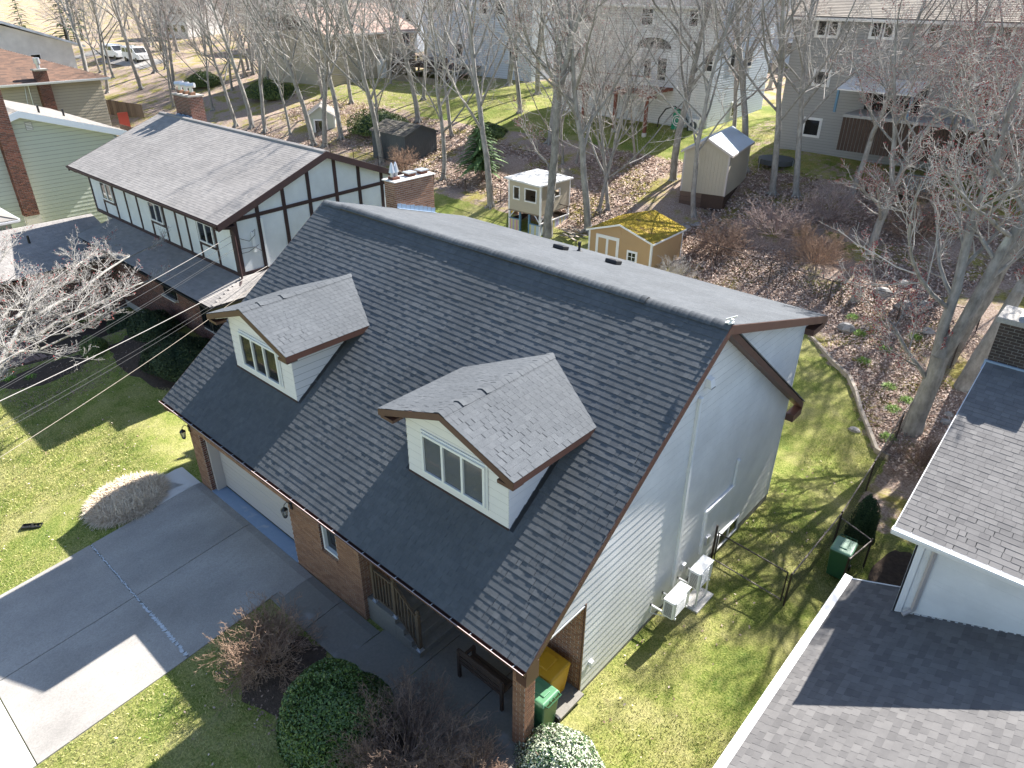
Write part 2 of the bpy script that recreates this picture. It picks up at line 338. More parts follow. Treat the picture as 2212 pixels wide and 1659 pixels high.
def bricks(parent, O, U, w, h, matl, Nv, nparts=0, z0=0, holes=(), bl=.2, bh=.065, m=.013, seed=2, proud=.007):
    R = random.Random(seed); O, U, N = Vector(O), Vector(U).normalized(), Vector(Nv); Z = Vector((0, 0, 1)); items = []
    r = 0; z = 0
    while z < h-.02:
        hh = min(bh, h-z); u = -(bl+m)/2 if r % 2 else 0
        while u < w-.01:
            a, b = max(u, 0), min(u+bl, w)
            segs = [(a, b)]
            for (hx0, hz0, hx1, hz1) in holes:
                if z+hh*.5 > hz0 and z+hh*.5 < hz1:
                    ns = []
                    for (p, q) in segs:
                        if q <= hx0 or p >= hx1: ns.append((p, q)); continue
                        if p < hx0: ns.append((p, hx0))
                        if q > hx1: ns.append((hx1, q))
                    segs = ns
            for (p, q) in segs:
                if q-p > .02: items.append((p, q, z, hh, R.random(), proud*R.uniform(.7, 1.3)))
            u += bl+m
        z += bh+m; r += 1
    def shape(mb, a, b, z, hh, av, pr, F):
        n = len(mb.v); mb.v += [F(a, z, 0), F(b, z, 0), F(b, z+hh, 0), F(a, z+hh, 0), F(a, z, pr), F(b, z, pr), F(b, z+hh, pr), F(a, z+hh, pr)]
        for f in ((4, 5, 6, 7), (0, 1, 5, 4), (1, 2, 6, 5), (2, 3, 7, 6), (3, 0, 4, 7)): mb.f.append(tuple(n+i for i in f)); mb.a.append(av)
    items.sort(key=lambda q: (O+U*q[0]+Z*q[2]-CAMP).length); cache = {}
    B = Matrix((U, Z, N)).transposed().to_4x4()
    for (a, b, z, hh, av, pr) in items[:nparts]:
        key = (round(b-a, 2), round(hh, 3), round(av*4)/4)
        if key not in cache:
            mb = MB(); shape(mb, 0, b-a, 0, hh, key[2], proud, lambda x, y, z: (x, y, z)); cache[key] = mb.mesh('brick', matl)
        M4 = B.copy(); M4.translation = O+U*a+Z*z; inst('brick', cache[key], parent, M4)
    if len(items) > nparts:
        mb = MB(); F = lambda x, y, z: tuple(O+U*x+Z*y+N*z)
        for q in items[nparts:]: shape(mb, *q, F)
        mb.build('bricks', matl, parent, kind='stuff')
def window(parent, O, U, N, w, h, n=1, fr=.055, depth=.06, matl=None, glass=None, name='window', blinds=False, mull=0, hm=0, trim=0, label=None, inner=True, meeting=False):
    """O lower-left corner of the opening on the wall face"""
    O, U, N = Vector(O), Vector(U).normalized(), Vector(N); Z = Vector((0, 0, 1)); matl = matl or TRIM; glass = glass or GLASS
    F = MB()
    def bar(u0, z0, u1, z1, d0=-.0, d1=depth): F.obox(O+U*u0+Z*z0+N*d0, U*(u1-u0), Z*(z1-z0), N*(d1-d0))
    bar(0, 0, w, fr); bar(0, h-fr, w, h); bar(0, fr, fr, h-fr); bar(w-fr, fr, w, h-fr)
    if trim: bar(-trim, -trim, w+trim, -.0, 0, .02); bar(-trim, h, w+trim, h+trim, 0, .02); bar(-trim, 0, 0, h, 0, .02); bar(w, 0, w+trim, h, 0, .02)
    pw = (w-2*fr)/n
    for i in range(1, n): bar(fr+pw*i-fr*.55, fr, fr+pw*i+fr*.55, h-fr)
    for i in range(1, mull+1): bar(fr+(w-2*fr)*i/(mull+1)-.012, fr, fr+(w-2*fr)*i/(mull+1)+.012, h-fr, .012, .03)
    for i in range(1, hm+1): bar(fr, fr+(h-2*fr)*i/(hm+1)-.012, w-fr, fr+(h-2*fr)*i/(hm+1)+.012, .012, .031)
    if meeting: bar(fr, h*.5-.03, w-fr, h*.5+.03, .01, .05)
    f = F.build(name, matl, parent, label=label)
    for i in range(n):
        P = MB(); a, b = fr+pw*i+(fr*.55 if i else 0), fr+pw*(i+1)-(fr*.55 if i < n-1 else 0)
        P.obox(O+U*a+Z*fr+N*.016, U*(b-a), Z*(h-2*fr), N*.006); P.build('pane', glass, f)
    if inner:
        I = MB(); I.poly([O+N*.002, O+U*w+N*.002, O+U*w+Z*h+N*.002, O+Z*h+N*.002]); I.build('dark_room', INTER, f)
    if blinds:
        Bm = MB(); z = fr+.02
        while z < h-fr-.01: Bm.obox(O+U*(fr+.01)+Z*z+N*.005, U*(w-2*fr-.02), Z*.013, N*.007); z += .026
        Bm.build('blind', BLIND, f)
    return f
def gutter(parent, A, B, out, matl=BROWN, w=.11, h=.1, name='gutter', brackets=0, lip=None):
    A, B, o = Vector(A), Vector(B), Vector(out).normalized(); Z = Vector((0, 0, 1)); d = B-A; mb = MB(); t = .006
    mb.obox(A-Z*h, d, o*(w*.75), Z*t); mb.obox(A-Z*h+Z*t, d, o*t, Z*(h-t))
    # sloping outer face and rolled lip
    p = [A+o*(w*.75)-Z*h, A+o*w-Z*(h*.35), A+o*w, A+o*(w-.014), A+o*(w-.014)-Z*(h*.33), A+o*(w*.75-.012)-Z*(h-.01)]
    mb.prism(p, d)
    for e in (A, B-d.normalized()*.005): mb.prism([e-Z*h, e+o*(w*.75)-Z*h, e+o*w-Z*h*.35, e+o*w, e], d.normalized()*.005)
    g = mb.build(name, matl, parent)
    for i in range(brackets):
        q = A+d*((i+.5)/brackets); k = MB(); k.obox(q-Z*.006, d.normalized()*.018, o*w, Z*.008); k.build('bracket', GALV, g)
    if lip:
        k = MB(); k.obox(A+o*(w-.012)+Z*.001, d, o*.014, Z*.005); k.build('sunlit_gutter_lip', lip, g)  # pale strip whose colour stands in for sun on the lip
    return g
def roof_plane(name, parent, pts, matl, th=.05):
    """solid sheet under the shingles, pts ccw from above, thickness straight down"""
    mb = MB(); mb.prism([Vector(p)-Vector((0, 0, th)) for p in pts], (0, 0, th-.002)); return mb.build(name, matl, parent)
def vec(*a): return Vector(a)
X1, Y1, Z1 = vec(1, 0, 0), vec(0, 1, 0), vec(0, 0, 1)
# ------------------------------------------------------------------ paved ground
def slab(parent, x0, x1, y0, y1, dz, matl, name='slab', th=.06, zz=None):
    mb = MB(); ys = sorted(set([y0, y1]+[y for y in TY if y0 < y < y1])); a = rnd.uniform(.2, .8)
    for p, q in zip(ys[:-1], ys[1:]):
        z0 = (H(0, p) if zz is None else zz)+dz; z1 = (H(0, q) if zz is None else zz)+dz
        mb.hexa([(x0, p, z0-th), (x1, p, z0-th), (x1, q, z1-th), (x0, q, z1-th), (x0, p, z0), (x1, p, z0), (x1, q, z1), (x0, q, z1)], a)
    return mb.build(name, matl, parent)
drv = empty('driveway', kind='structure')
j = .012
for (a, b) in ((.75, 3.8-j), (3.8+j, 6.8)):
    slab(drv, a, b, -6.8+j, -3.3-.03, .03, CONC); slab(drv, a, b, -3.3+.03, .24, .03, CONC)
slab(drv, .75, 6.8, -11.5, -6.8-j, .03, CONCL)
slab(drv, .75, 6.8, -3.4, -3.2, .012, CONCD, 'joint_filler')
mb = MB()   # crumbling white joint compound
R = random.Random(5)
for k in range(150):
    x = .80+k*.0395; w = R.uniform(.014, .026)+(.03*min(1, max(0, x-3.8))); y = -3.3+R.uniform(-.02, .02)
    if R.random() < .93: z = H(0, y)+.034; mb.poly([(x, y-w, z-.0), (x+.04, y-w*R.uniform(.3, 1), z), (x+.042, y+w*R.uniform(.3, 1), z+.003), (x, y+w, z+.002)], R.random())
mb.build('joint_compound', mat('joint_white', (.62, .65, .67), (.46, .49, .51), 14, .8), drv)
ap = slab(drv, 1.43, 6.29, .245, .70, .045, BLUEC, 'garage_apron')
wk = empty('walkway', kind='structure')
for a, b in ((6.82, 8.4), (8.42, 9.95), (9.97, 11.5), (11.52, 13.2), (13.22, 14.86)):
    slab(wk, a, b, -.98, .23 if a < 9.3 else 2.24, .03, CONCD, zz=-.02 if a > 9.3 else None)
slab(wk, 6.70, 7.05, -.75, .22, .036, CONC, 'cement_patch')
lw = empty('side_pad', kind='structure'); slab(lw, -.55, .73, -1.25, .22, .026, CONCL, 'slab')
mb = MB(); z = .045
pts = [(-.45, -.62), (0, -.55), (.55, -.45), (.72, -.18), (.62, -.05), (.45, -.2), (.25, -.32), (.28, -.75), (.12, -.9), (.1, -.6)]
mb.poly([(x, y, H(0, y)+.034) for x, y in pts]); mb.build('cement_smear', CONCL, lw)
bed = MB()
R = random.Random(8)
def blob(name, cx, cy, rx, ry, matl, n=26, dz=.02, rough=.12, ang=0, h=0, kind='structure'):
    mb = MB(); P = []
    for k in range(n):
        q = 2*math.pi*k/n; s = 1+R.uniform(-rough, rough); x, y = rx*s*math.cos(q), ry*s*math.sin(q)
        x, y = x*math.cos(ang)-y*math.sin(ang), x*math.sin(ang)+y*math.cos(ang); P.append((cx+x, cy+y))
    c = (cx, cy, H(cx, cy)+dz+h); n0 = len(mb.v); mb.v.append(c); mid = []
    for (x, y) in P: mb.v.append((cx+(x-cx)*.6, cy+(y-cy)*.6, H(cx+(x-cx)*.6, cy+(y-cy)*.6)+dz+h*.8+R.uniform(0, .02)))
    for (x, y) in P: mb.v.append((x, y, H(x, y)-.015))
    for k in range(n):
        k2 = (k+1) % n; mb.f.append((n0, n0+1+k, n0+1+k2)); mb.f.append((n0+1+k, n0+1+n+k, n0+1+n+k2, n0+1+k2)); mb.a += [.5, .5]
    return mb.build(name, matl, None, kind=kind, smooth=True)
blob('planting_bed', 9.1, -2.0, 1.5, 1.05, MULCH, h=.05); blob('planting_bed', 12.0, -2.1, 2.2, 1.15, MULCH, h=.06); blob('planting_bed', 14.6, -1.4, 1.3, .9, MULCH, h=.05)
blob('planting_bed', -11.3, -.6, .9, 2.2, MULCH, h=.05, ang=-.35); blob('planting_bed', -8.6, 2.9, 3.2, 1.6, MULCH, h=.05)
blob('planting_bed', 18.9, 11.6, .5, 1.3, MULCH, h=.03)
# ------------------------------------------------------------------ MAIN HOUSE
HS = empty('house', label='white sided house in the middle with black shingle roof and two front dormers', cat='house')
SL = math.hypot(6.695, 4.914); LX = 14.98
core = MB(); core.prism([(.80, .32, 2.72), (.80, 12.33, 2.72), (.80, 12.33, 6.05), (.80, 6.695, 7.66), (.80, .32, 3.05)], (13.87, 0, 0))
core.box(.80, .74, -.6, 9.34, 12.33, 2.72); core.box(9.34, 2.27, -.6, 14.67, 12.33, 2.72); core.build('wall', WHITE, HS)
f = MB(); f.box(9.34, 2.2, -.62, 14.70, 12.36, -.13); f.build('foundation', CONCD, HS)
# brick front
fb = MB()
fb.box(.78, .262, -.3, 1.43, .73, 2.74); fb.box(1.43, .262, 2.13, 6.29, .73, 2.74); fb.box(6.29, .262, -.3, 7.70, .73, 2.74)
fb.box(7.70, .262, -.3, 8.42, .73, 1.35); fb.box(7.70, .262, 2.58, 8.42, .73, 2.74); fb.box(8.42, .262, -.3, 9.363, .73, 2.74); fb.box(9.3, .73, -.3, 9.363, 2.27, 2.74)
fb.box(9.363, 2.262, -.3, 14.69, 2.33, 2.74); fb.box(7.70, .5, 1.35, 8.42, .73, 2.58)
fbo = fb.build('brick_front', MORT, HS)
bricks(fbo, (.78, .262, -.12), X1, 8.58, 2.86, BRICK, -Y1, nparts=150, holes=((.65, 0, 5.51, 2.25), (6.92, 1.47, 7.64, 2.70)))
bricks(fbo, (9.363, .262, -.12), Y1, 2.0, 2.86, BRICK, X1, nparts=60, seed=4)
bricks(fbo, (9.37, 2.262, -.02), X1, 5.32, 2.76, BRICK, -Y1, nparts=90, seed=5, holes=((.6, 0, 1.6, 2.1),))
bricks(fbo, (1.43, .262, -.05), Y1, .22, 2.2, BRICKD, X1, seed=6); bricks(fbo, (7.70, .262, 1.35), Y1, .2, 1.2, BRICKD, X1, seed=7)
mb = MB()
for k in range(8): mb.box(7.70+k*.09, .24, 1.30, 7.78+k*.09, .45, 1.352, rnd.random())
mb.build('brick_sill', BRICK, HS)
pl = MB(); pl.box(14.41, .26, -.25, 14.73, .58, 2.76); po = pl.build('brick_pillar', MORT, HS)
bricks(po, (14.41, .26, -.2), X1, .327, 2.96, BRICK, -Y1, nparts=90, seed=9); bricks(po, (14.73, .26, -.2), Y1, .32, 2.96, BRICK, X1, nparts=90, seed=10)
bricks(po, (14.41, .58, -.2), -Y1, .32, 2.96, BRICK, -X1, seed=11)
mb = MB(); mb.box(.3, .02, 2.70, 14.66, 2.25, 2.73); mb.build('soffit', WHITE, HS)
# garage door
gj = MB(); gj.box(1.445, .40, -.0, 1.55, .735, 2.13); gj.box(6.19, .40, 0, 6.275, .735, 2.13); gj.box(1.55, .45, 2.06, 6.19, .735, 2.13); gj.build('door_jamb', GARD, HS)
gd = MB(); gd.box(1.55, .715, .02, 6.19, .74, 2.06); gdo = gd.build('garage_door', GARD, HS)
for k in range(4):
    p = MB(); z = .035+k*.506; p.box(1.56, .69, z, 6.18, .714, z+.497, .4+.1*k); bev(p.build('door_panel', GARD, gdo), .006)
    for q in range(2):
        r_ = MB(); r_.box(1.56, .686, z+.16+q*.17, 6.18, .69, z+.166+q*.17); r_.build('panel_rib', GARD, gdo)
mb = MB(); mb.box(1.56, .68, .03, 6.18, .70, .05); mb.build('weather_strip', BLACK, HS)
window(HS, (7.72, .44, 1.36), X1, -Y1, .68, 1.2, 1, fr=.07, depth=.12, glass=GLASSD)
mb = MB(); mb.box(10.05, 2.20, .75, 10.95, 2.25, 2.75); dr = mb.build('front_door', DWOOD, HS); mb = MB(); mb.box(10.12, 2.15, 1.7, 10.16, 2.2, 1.85); mb.build('door_handle', GALV, dr)
# gable wall siding
gw = MB(); gw.box(14.67, 2.27, -.14, 14.69, 12.34, 2.74); gwo = gw.build('gable_wall', WHITE, HS)
boards(gwo, (14.69, 0, 0), Y1, [(2.29, -.12), (12.34, -.12), (12.34, 2.755), (2.29, 2.755)], WHITE, .222, .0095, X1)
boards(gwo, (14.69, 0, 0), Y1, [(.40, 2.755), (12.34, 2.755), (12.34, 5.98), (6.695, 7.66), (.40, 3.02)], WHITE, .222, .0095, X1)
mb = MB(); mb.box(14.685, 2.235, -.12, 14.715, 2.285, 2.76); mb.build('corner_post', BROWN, HS)
mb = MB(); mb.box(14.685, 12.33, -.12, 14.715, 12.38, 5.95); mb.build('corner_post', WHITE, HS)
mb = MB(); mb.box(14.66, .36, 2.69, 14.71, 2.24, 2.735); mb.build('sill_trim', TRIM, HS)
# left gable, unseen side
mb = MB(); mb.box(.74, .7, -.3, .80, 12.3, 2.7); mb.build('side_wall', WHITE, HS)
# main roof
RF = MB(); RF.prism([(0, 0, 2.90), (LX, 0, 2.90), (LX, 6.695, 7.814), (0, 6.695, 7.814)], (0, 0, .068)); rfo = RF.build('roof', FELT, HS)
Vf = vec(0, 6.695, 4.914)/SL
course(rfo, (0, -.03, 2.948), X1, Vf, [(0, 0), (LX, 0), (LX, SL), (0, SL)], SH_BLK, expo=.158, vr=(.5, .72), two=True, t=(.0085, .0085, .014), wmin=.09, wmax=.22, nparts=300, seed=21)
SR = math.hypot(6.55, 1.896)
RB = MB(); RB.prism([(0, 6.695, 7.814), (LX, 6.695, 7.814), (LX, 13.245, 5.918), (0, 13.245, 5.918)], (0, 0, .068)); rbo = RB.build('rear_roof', FELT, HS)
course(rbo, (LX, 13.27, 5.984), -X1, vec(0, -6.55, 1.896)/SR, [(0, 0), (LX, 0), (LX, SR), (0, SR)], SH_BLK, t=(.003, .004), vr=(.3, .7), seed=22)
# lower rear slope rake at the gable end
sb = MB(); sb.prism([(14.69, 6.75, 7.62), (14.69, 13.03, 2.95), (14.69, 13.03, 3.15), (14.69, 6.9, 7.70)], (.27, 0, 0)); sb.build('rear_rake', BROWN, HS)
sb = MB(); sb.box(14.69, 12.4, 2.72, 14.95, 13.03, 2.95); sb.build('cornice_return', BROWN, HS)
st = MB(); n = 42
for k in range(n):
    t0, t1 = k/n, (k+1)/n; a = vec(14.70, 6.95+6.1*t0, 7.69-4.52*t0); b = vec(14.70, 6.95+6.1*t1, 7.69-4.52*t1)
    st.obox(a+vec(0, 0, .0), (.285, 0, 0), b-a, (0, .012, .022), rnd.random())
st.build('rake_shingles', SH_BLK, HS, kind='stuff')
# fascias
def fascia(parent, A, B, dx, h=.18, t=.025, matl=BROWN, name='fascia'):
    A, B = Vector(A), Vector(B); mb = MB(); mb.prism([A, B, B-vec(0, 0, h), A-vec(0, 0, h)], dx); return mb.build(name, matl, parent)
fascia(HS, (LX, -.02, 2.952), (LX, 6.695, 7.88), (.022, 0, 0), .20); fascia(HS, (LX, 6.695, 7.88), (LX, 13.25, 5.985), (.022, 0, 0), .22)
fascia(HS, (-.022, -.02, 2.952), (-.022, 6.695, 7.88), (.022, 0, 0), .20); fascia(HS, (-.022, 6.695, 7.88), (-.022, 13.25, 5.985), (.022, 0, 0), .22)
fascia(HS, (0, -.0, 2.95), (LX, -.0, 2.95), (0, .02, 0), .2); fascia(HS, (0, 13.245, 5.96), (LX, 13.245, 5.96), (0, .02, 0), .18)
mb = MB(); mb.box(14.70, 12.38, 5.62, 14.97, 13.24, 5.80); mb.build('cornice_return', BROWN, HS)
mb = MB(); mb.prism([(14.70, 6.70, 7.66), (14.70, 13.2, 5.78), (14.70, 13.2, 5.80), (14.70, 6.70, 7.69)], (.28, 0, 0)); mb.build('rake_soffit', BROWN, HS)
mb = MB(); mb.prism([(14.70, .1, 2.78), (14.70, 6.66, 7.60), (14.70, 6.66, 7.63), (14.70, .1, 2.81)], (.28, 0, 0)); mb.build('rake_soffit', BROWN, HS)
mb = MB(); mb.box(14.70, .02, 2.42, 14.96, .40, 2.90); mb.build('cornice_return', BROWN, HS)
PINKW = mat('sunlit_lip', (.66, .52, .50), (.5, .38, .36), 6, .4, spec=.5)  # edge of the brown gutter, sunlight put into its colour
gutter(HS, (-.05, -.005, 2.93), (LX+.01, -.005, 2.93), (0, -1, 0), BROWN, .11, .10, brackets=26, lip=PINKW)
mb = MB(); mb.tube([(.15, -.06, 2.85), (.15, -.05, 2.7), (.5, .2, 2.5), (.72, .3, 2.3), (.72, .35, -.0)], .035, 6); mb.build('downpipe', BROWN, HS)
# ridge caps
cap = MB(); sec = [(-.165, -.105), (-.12, -.06), (-.05, -.012), (.04, .0), (.10, -.02), (.17, -.048)]
for (x0, x1, dz0, dz1) in ((0, .165, .006, -.001),):
    n0 = len(cap.v)
    for (y, z) in sec: cap.v.append((x0, y, z+dz0))
    for (y, z) in sec: cap.v.append((x1, y, z+dz1))
    for (y, z) in sec: cap.v.append((x0, y, z-.006))
    k = len(sec)
    for i in range(k-1): cap.f.append((n0+i, n0+k+i, n0+k+i+1, n0+i+1)); cap.a.append(.5); cap.f.append((n0+2*k+i, n0+i, n0+i+1, n0+2*k+i+1)); cap.a.append(.3)
caps = []
for v in (.25, .45, .6, .8):
    cap.a = [v if i % 2 == 0 else .2 for i in range(len(cap.f))]; caps.append(cap.mesh('ridge_cap', SH_BLK, True))
RS = mat('grey_ridge_cap', (.19, .2, .205), (.14, .15, .155), 4, .85, .2, 140, coords='World')
nk = int(LX/.143)
for k in range(nk):
    x = LX-.01-.15-(k)*.143; raised = .055 if 1.0 < x < 12.7 else .02
    if x < 0: x = 0
    c_ = inst('ridge_cap', caps[rnd.randrange(4)], rfo, Matrix.Translation((x, 6.695+rnd.uniform(-.004, .004), 7.888+raised+.012*math.sin(x*.9)+rnd.uniform(-.002, .002))) @ Matrix.Rotation(math.pi, 4, 'X') if False else Matrix.Translation((x, 6.695+rnd.uniform(-.004, .004), 7.888+raised+.01*math.sin(x*.9)+rnd.uniform(-.002, .002))))
mb = MB(); mb.prism([(1.0, 6.56, 7.80), (1.0, 6.83, 7.86), (1.0, 6.83, 7.90), (1.0, 6.695, 7.93), (1.0, 6.56, 7.85)], (11.8, 0, 0)); mb.build('ridge_vent', BLACK, HS)
# dormers
def dormer(xc):
    f = MB(); f.prism([(xc-1.585, 1.68, 4.05), (xc+1.585, 1.68, 4.05), (xc+1.585, 1.68, 5.95), (xc, 1.68, 6.50), (xc-1.585, 1.68, 5.95)], (0, 2.9, 0)); w = f.build('dormer_wall', CREAM, HS)
    boards(w, (xc, 1.68, 0), X1, [(-1.585, 4.22), (1.585, 4.22), (1.585, 5.95), (0, 6.50), (-1.585, 5.95)], CREAM, .205, .012, -Y1)
    boards(w, (xc+1.585, 0, 0), Y1, [(1.67, 4.16), (4.05, 5.93), (4.05, 5.95), (1.67, 5.95)], CREAM, .205, .012, X1)
    boards(w, (xc-1.585, 0, 0), Y1, [(1.67, 4.16), (4.05, 5.93), (4.05, 5.95), (1.67, 5.95)], CREAM, .205, .012, -X1)
    t = MB(); t.box(xc-1.60, 1.645, 4.15, xc+1.60, 1.675, 4.235); t.build('base_trim', DKBR, HS)
    for s in (-1, 1):
        r = MB(); r.prism([(xc+s*2.05, 1.29, 5.85), (xc+s*2.05, 4.02, 5.85), (xc, 5.0, 6.57), (xc, 1.29, 6.57)][::s], (0, 0, .045)); ro = r.build('dormer_roof', FELT, HS)
        V = vec(-s*2.05, 0, .72)/2.173
        if s == 1: course(ro, (xc+2.07, 1.27, 5.896), Y1, V, [(0, 0), (2.75, 0), (3.73, 2.19), (0, 2.19)], SH_BLK, t=(.003, .0045), nparts=150 if xc > 8 else 60, seed=31, wmin=.13, wmax=.2, vr=(.4, .68))
        else: course(ro, (xc-2.07, 4.03, 5.896), -Y1, V, [(0, 0), (2.76, 0), (2.76, 2.19), (-.98, 2.19)], SH_BLK, t=(.003, .0045), nparts=150 if xc > 8 else 60, seed=32, wmin=.13, wmax=.2, vr=(.4, .68))
        A = vec(xc+s*2.06, 1.265, 5.885); B = vec(xc, 1.265, 6.61)
        m_ = MB(); m_.prism([A, B, B-vec(0, 0, .17), A-vec(0, 0, .17)], (0, .022, 0)); m_.build('fascia', BROWN, HS)
        fascia(HS, (xc+s*2.05, 1.27, 5.885), (xc+s*2.05, 4.05, 5.885), (s*.02, 0, 0), .16)
        m_ = MB(); m_.prism([(xc+s*2.04, 1.285, 5.72), (xc+s*1.585, 1.285, 5.88), (xc+s*1.585, 4.1, 5.88), (xc+s*2.04, 4.1, 5.72)], (0, 0, .012)); m_.build('soffit', BROWN, HS)
        m_ = MB(); m_.box(min(xc+s*1.6, xc+s*2.03), 1.30, 5.66, max(xc+s*1.6, xc+s*2.03), 1.62, 5.74); m_.build('cornice_return', BROWN, HS)
    m_ = MB(); m_.prism([(xc-1.6, 1.30, 5.86), (xc, 1.30, 6.42), (xc+1.6, 1.30, 5.86), (xc+1.6, 1.30, 5.88), (xc, 1.30, 6.44), (xc-1.6, 1.30, 5.88)], (0, .38, 0)); m_.build('soffit', CREAM, HS)
    k = 0; y = 1.27
    sx = [(-.15, -.055), (-.07, -.02), (0, 0), (.07, -.02), (.15, -.055)]
    while y < 4.95:
        c = MB(); n0 = 0; lift = .004 if k not in (4, 9) else .028; rr = rnd.uniform(-.006, .006)
        for (x, z) in sx: c.v.append((xc+x+rr, y, 6.637+z+lift))
        for (x, z) in sx: c.v.append((xc+x+rr, y+.17, 6.637+z))
        for (x, z) in sx: c.v.append((xc+x+rr, y, 6.630+z))
        a = rnd.uniform(.45, .65)
        for i in range(4): c.f += [(i, i+1, 6+i, 5+i), (10+i, 11+i, 1+i, i)]; c.a += [a, .2]
        c.build('ridge_cap', SH_BLK, HS, smooth=False); y += .143; k += 1
    window(HS, (xc-1.02, 1.66, 4.46), X1, -Y1, 1.98, 1.08, 3, fr=.06, depth=.07, blinds=xc > 8, trim=.05, name='dormer_window')
    for s in (-1, 1):   # valley flashing bits
        m_ = MB(); m_.poly([(xc+s*1.62, 1.66, 4.19+.012), (xc+s*1.72, 1.66, 4.19+.012), (xc+s*1.72, 4.1, 4.19+.012+2.44*.734), (xc+s*1.62, 4.1, 4.19+.012+2.44*.734)][::s]); m_.build('flashing', BLACK, HS)
dormer(3.555); dormer(11.415)
# chimney on the left rake
ch = MB(); ch.box(-.55, 9.75, 3, .04, 11.65, 7.93); cho = ch.build('chimney', MORT, HS)
bricks(cho, (.04, 9.75, 5.9), Y1, 1.9, 2.03, BRICK, X1, nparts=100, seed=41); bricks(cho, (-.55, 9.75, 5.9), X1, .59, 2.03, BRICK, -Y1, nparts=40, seed=42)
c2 = MB(); c2.box(-.63, 9.67, 7.93, .12, 11.73, 7.99); bev(c2.build('chimney_cap', CONCL, HS), .03)
for y, kind in ((9.98, 1), (10.75, 0), (11.35, 0)):
    m_ = MB(); m_.box(-.42, y-.16, 7.99, -.1, y+.16, 8.08); fl = m_.build('flue', BRICKD, HS)
    if kind:
        for dx in (-.08, .1):
            q = MB(); q.tube([(-.26, y+dx, 8.08), (-.26, y+dx, 8.22), (-.26, y+dx, 8.24), (-.26, y+dx, 8.55), (-.26, y+dx, 8.6)], [.07, .07, .12, .045, .02], 10); q.build('flue_cowl', GALV, fl)
    else:
        q = MB(); q.box(-.46, y-.2, 8.10, -.06, y+.2, 8.14); q.build('flue_lid', GALV, fl)
for k in range(9):   # step flashing
    y = 9.78+k*.21; z = 7.884-(y-6.695)*.2895
    m_ = MB(); m_.obox((.048, y, z+.0), (0, .2, -.03), (0, .02, .17+.03*rnd.random()), (.006, 0, 0)); m_.obox((.05, y, z+.02), (0, .2, -.058), (.13, 0, .0), (0, 0, .006)); m_.build('step_flashing', LEAD, HS)
# roof vents and pipe
for (x, y) in ((6.62, 11.31), (8.71, 11.38)):
    z = 7.884-(y-6.695)*.2895; V = vec(0, -6.55, 1.896)/SR; N = vec(0, .278, .96)
    m_ = MB(); m_.obox(vec(x-.22, y+.17, z-.04), (.44, 0, 0), V*.36, N*.13); bev(m_.build('roof_vent', BLACK, HS), .03)
m_ = MB(); m_.tube([(6.78, 12.15, 6.25), (6.78, 12.15, 6.62)], .045, 10); m_.tube([(6.78, 12.15, 6.5), (6.78, 12.15, 6.64)], .06, 10); m_.tube([(6.78, 12.15, 6.28), (6.78, 12.15, 6.36)], [.14, .06], 10); m_.build('vent_pipe', BLACK, HS)
# things on the gable wall
def duct(parent, pts, w=.10, name='line_cover'):
    mb = MB()
    for a, b in zip(pts[:-1], pts[1:]):
        a, b = Vector(a), Vector(b); d = (b-a).normalized(); s = d.cross(X1).normalized(); mb.obox(a-s*w/2-d*.03, d*((b-a).length+.06), s*w, X1*.075)
    return mb.build(name, PVC, parent)
duct(HS, [(14.70, 6.20, 6.12), (14.70, 6.28, .34)]); bev(duct(HS, [(14.70, 9.22, 2.82), (14.70, 9.22, 2.0)], name='line_cover'), .02); duct(HS, [(14.702, 9.25, 1.98), (14.702, 7.66, 1.98)]); duct(HS, [(14.70, 7.66, 1.99), (14.70, 7.74, .50)])
m_ = MB(); m_.box(14.70, 6.14, 6.08, 14.80, 6.27, 6.2); bev(m_.build('cover_cap', PVC, HS), .03); m_ = MB(); m_.box(14.70, 9.16, 2.78, 14.80, 9.28, 2.92); bev(m_.build('cover_cap', PVC, HS), .03)
m_ = MB(); m_.prism([(14.70, 6.42, 6.35), (14.86, 6.42, 6.35), (14.82, 6.42, 6.55), (14.70, 6.42, 6.58)], (0, .2, 0)); v_ = m_.build('vent_hood', TRIM, HS)
for k in range(3): q = MB(); q.box(14.79, 6.43+k*.065, 6.34, 14.87, 6.48+k*.065, 6.352); q.build('louvre', INTER, v_)
m_ = MB(); m_.box(14.70, 2.55, .54, 14.79, 2.66, .70); bev(m_.build('outlet_box', TRIM, HS), .01)
m_ = MB(); m_.box(14.70, 7.95, .62, 14.78, 8.14, .92); bev(m_.build('disconnect_box', GALV, HS), .01); m_ = MB(); m_.box(14.70, 6.70, .55, 14.78, 6.85, .78); bev(m_.build('disconnect_box', GALV, HS), .01)
window(HS, (14.70, 8.85, -.17), Y1, X1, 1.3, .56, 2, fr=.05, depth=.05, glass=GLASSD, name='basement_window', trim=.05)
m_ = MB(); m_.tube([(14.9, 6.66, 7.86), (14.98, 6.66, 8.04)], .03, 6); m_.obox((14.88, 6.55, 8.02), (.22, .06, .12), (-.01, .03, 0), (0, -.02, .035)); m_.obox((14.84, 6.6, 7.92), (.16, .02, .02), (0, .12, 0), (0, 0, .02)); m_.build('ridge_bracket', TRIM, HS)
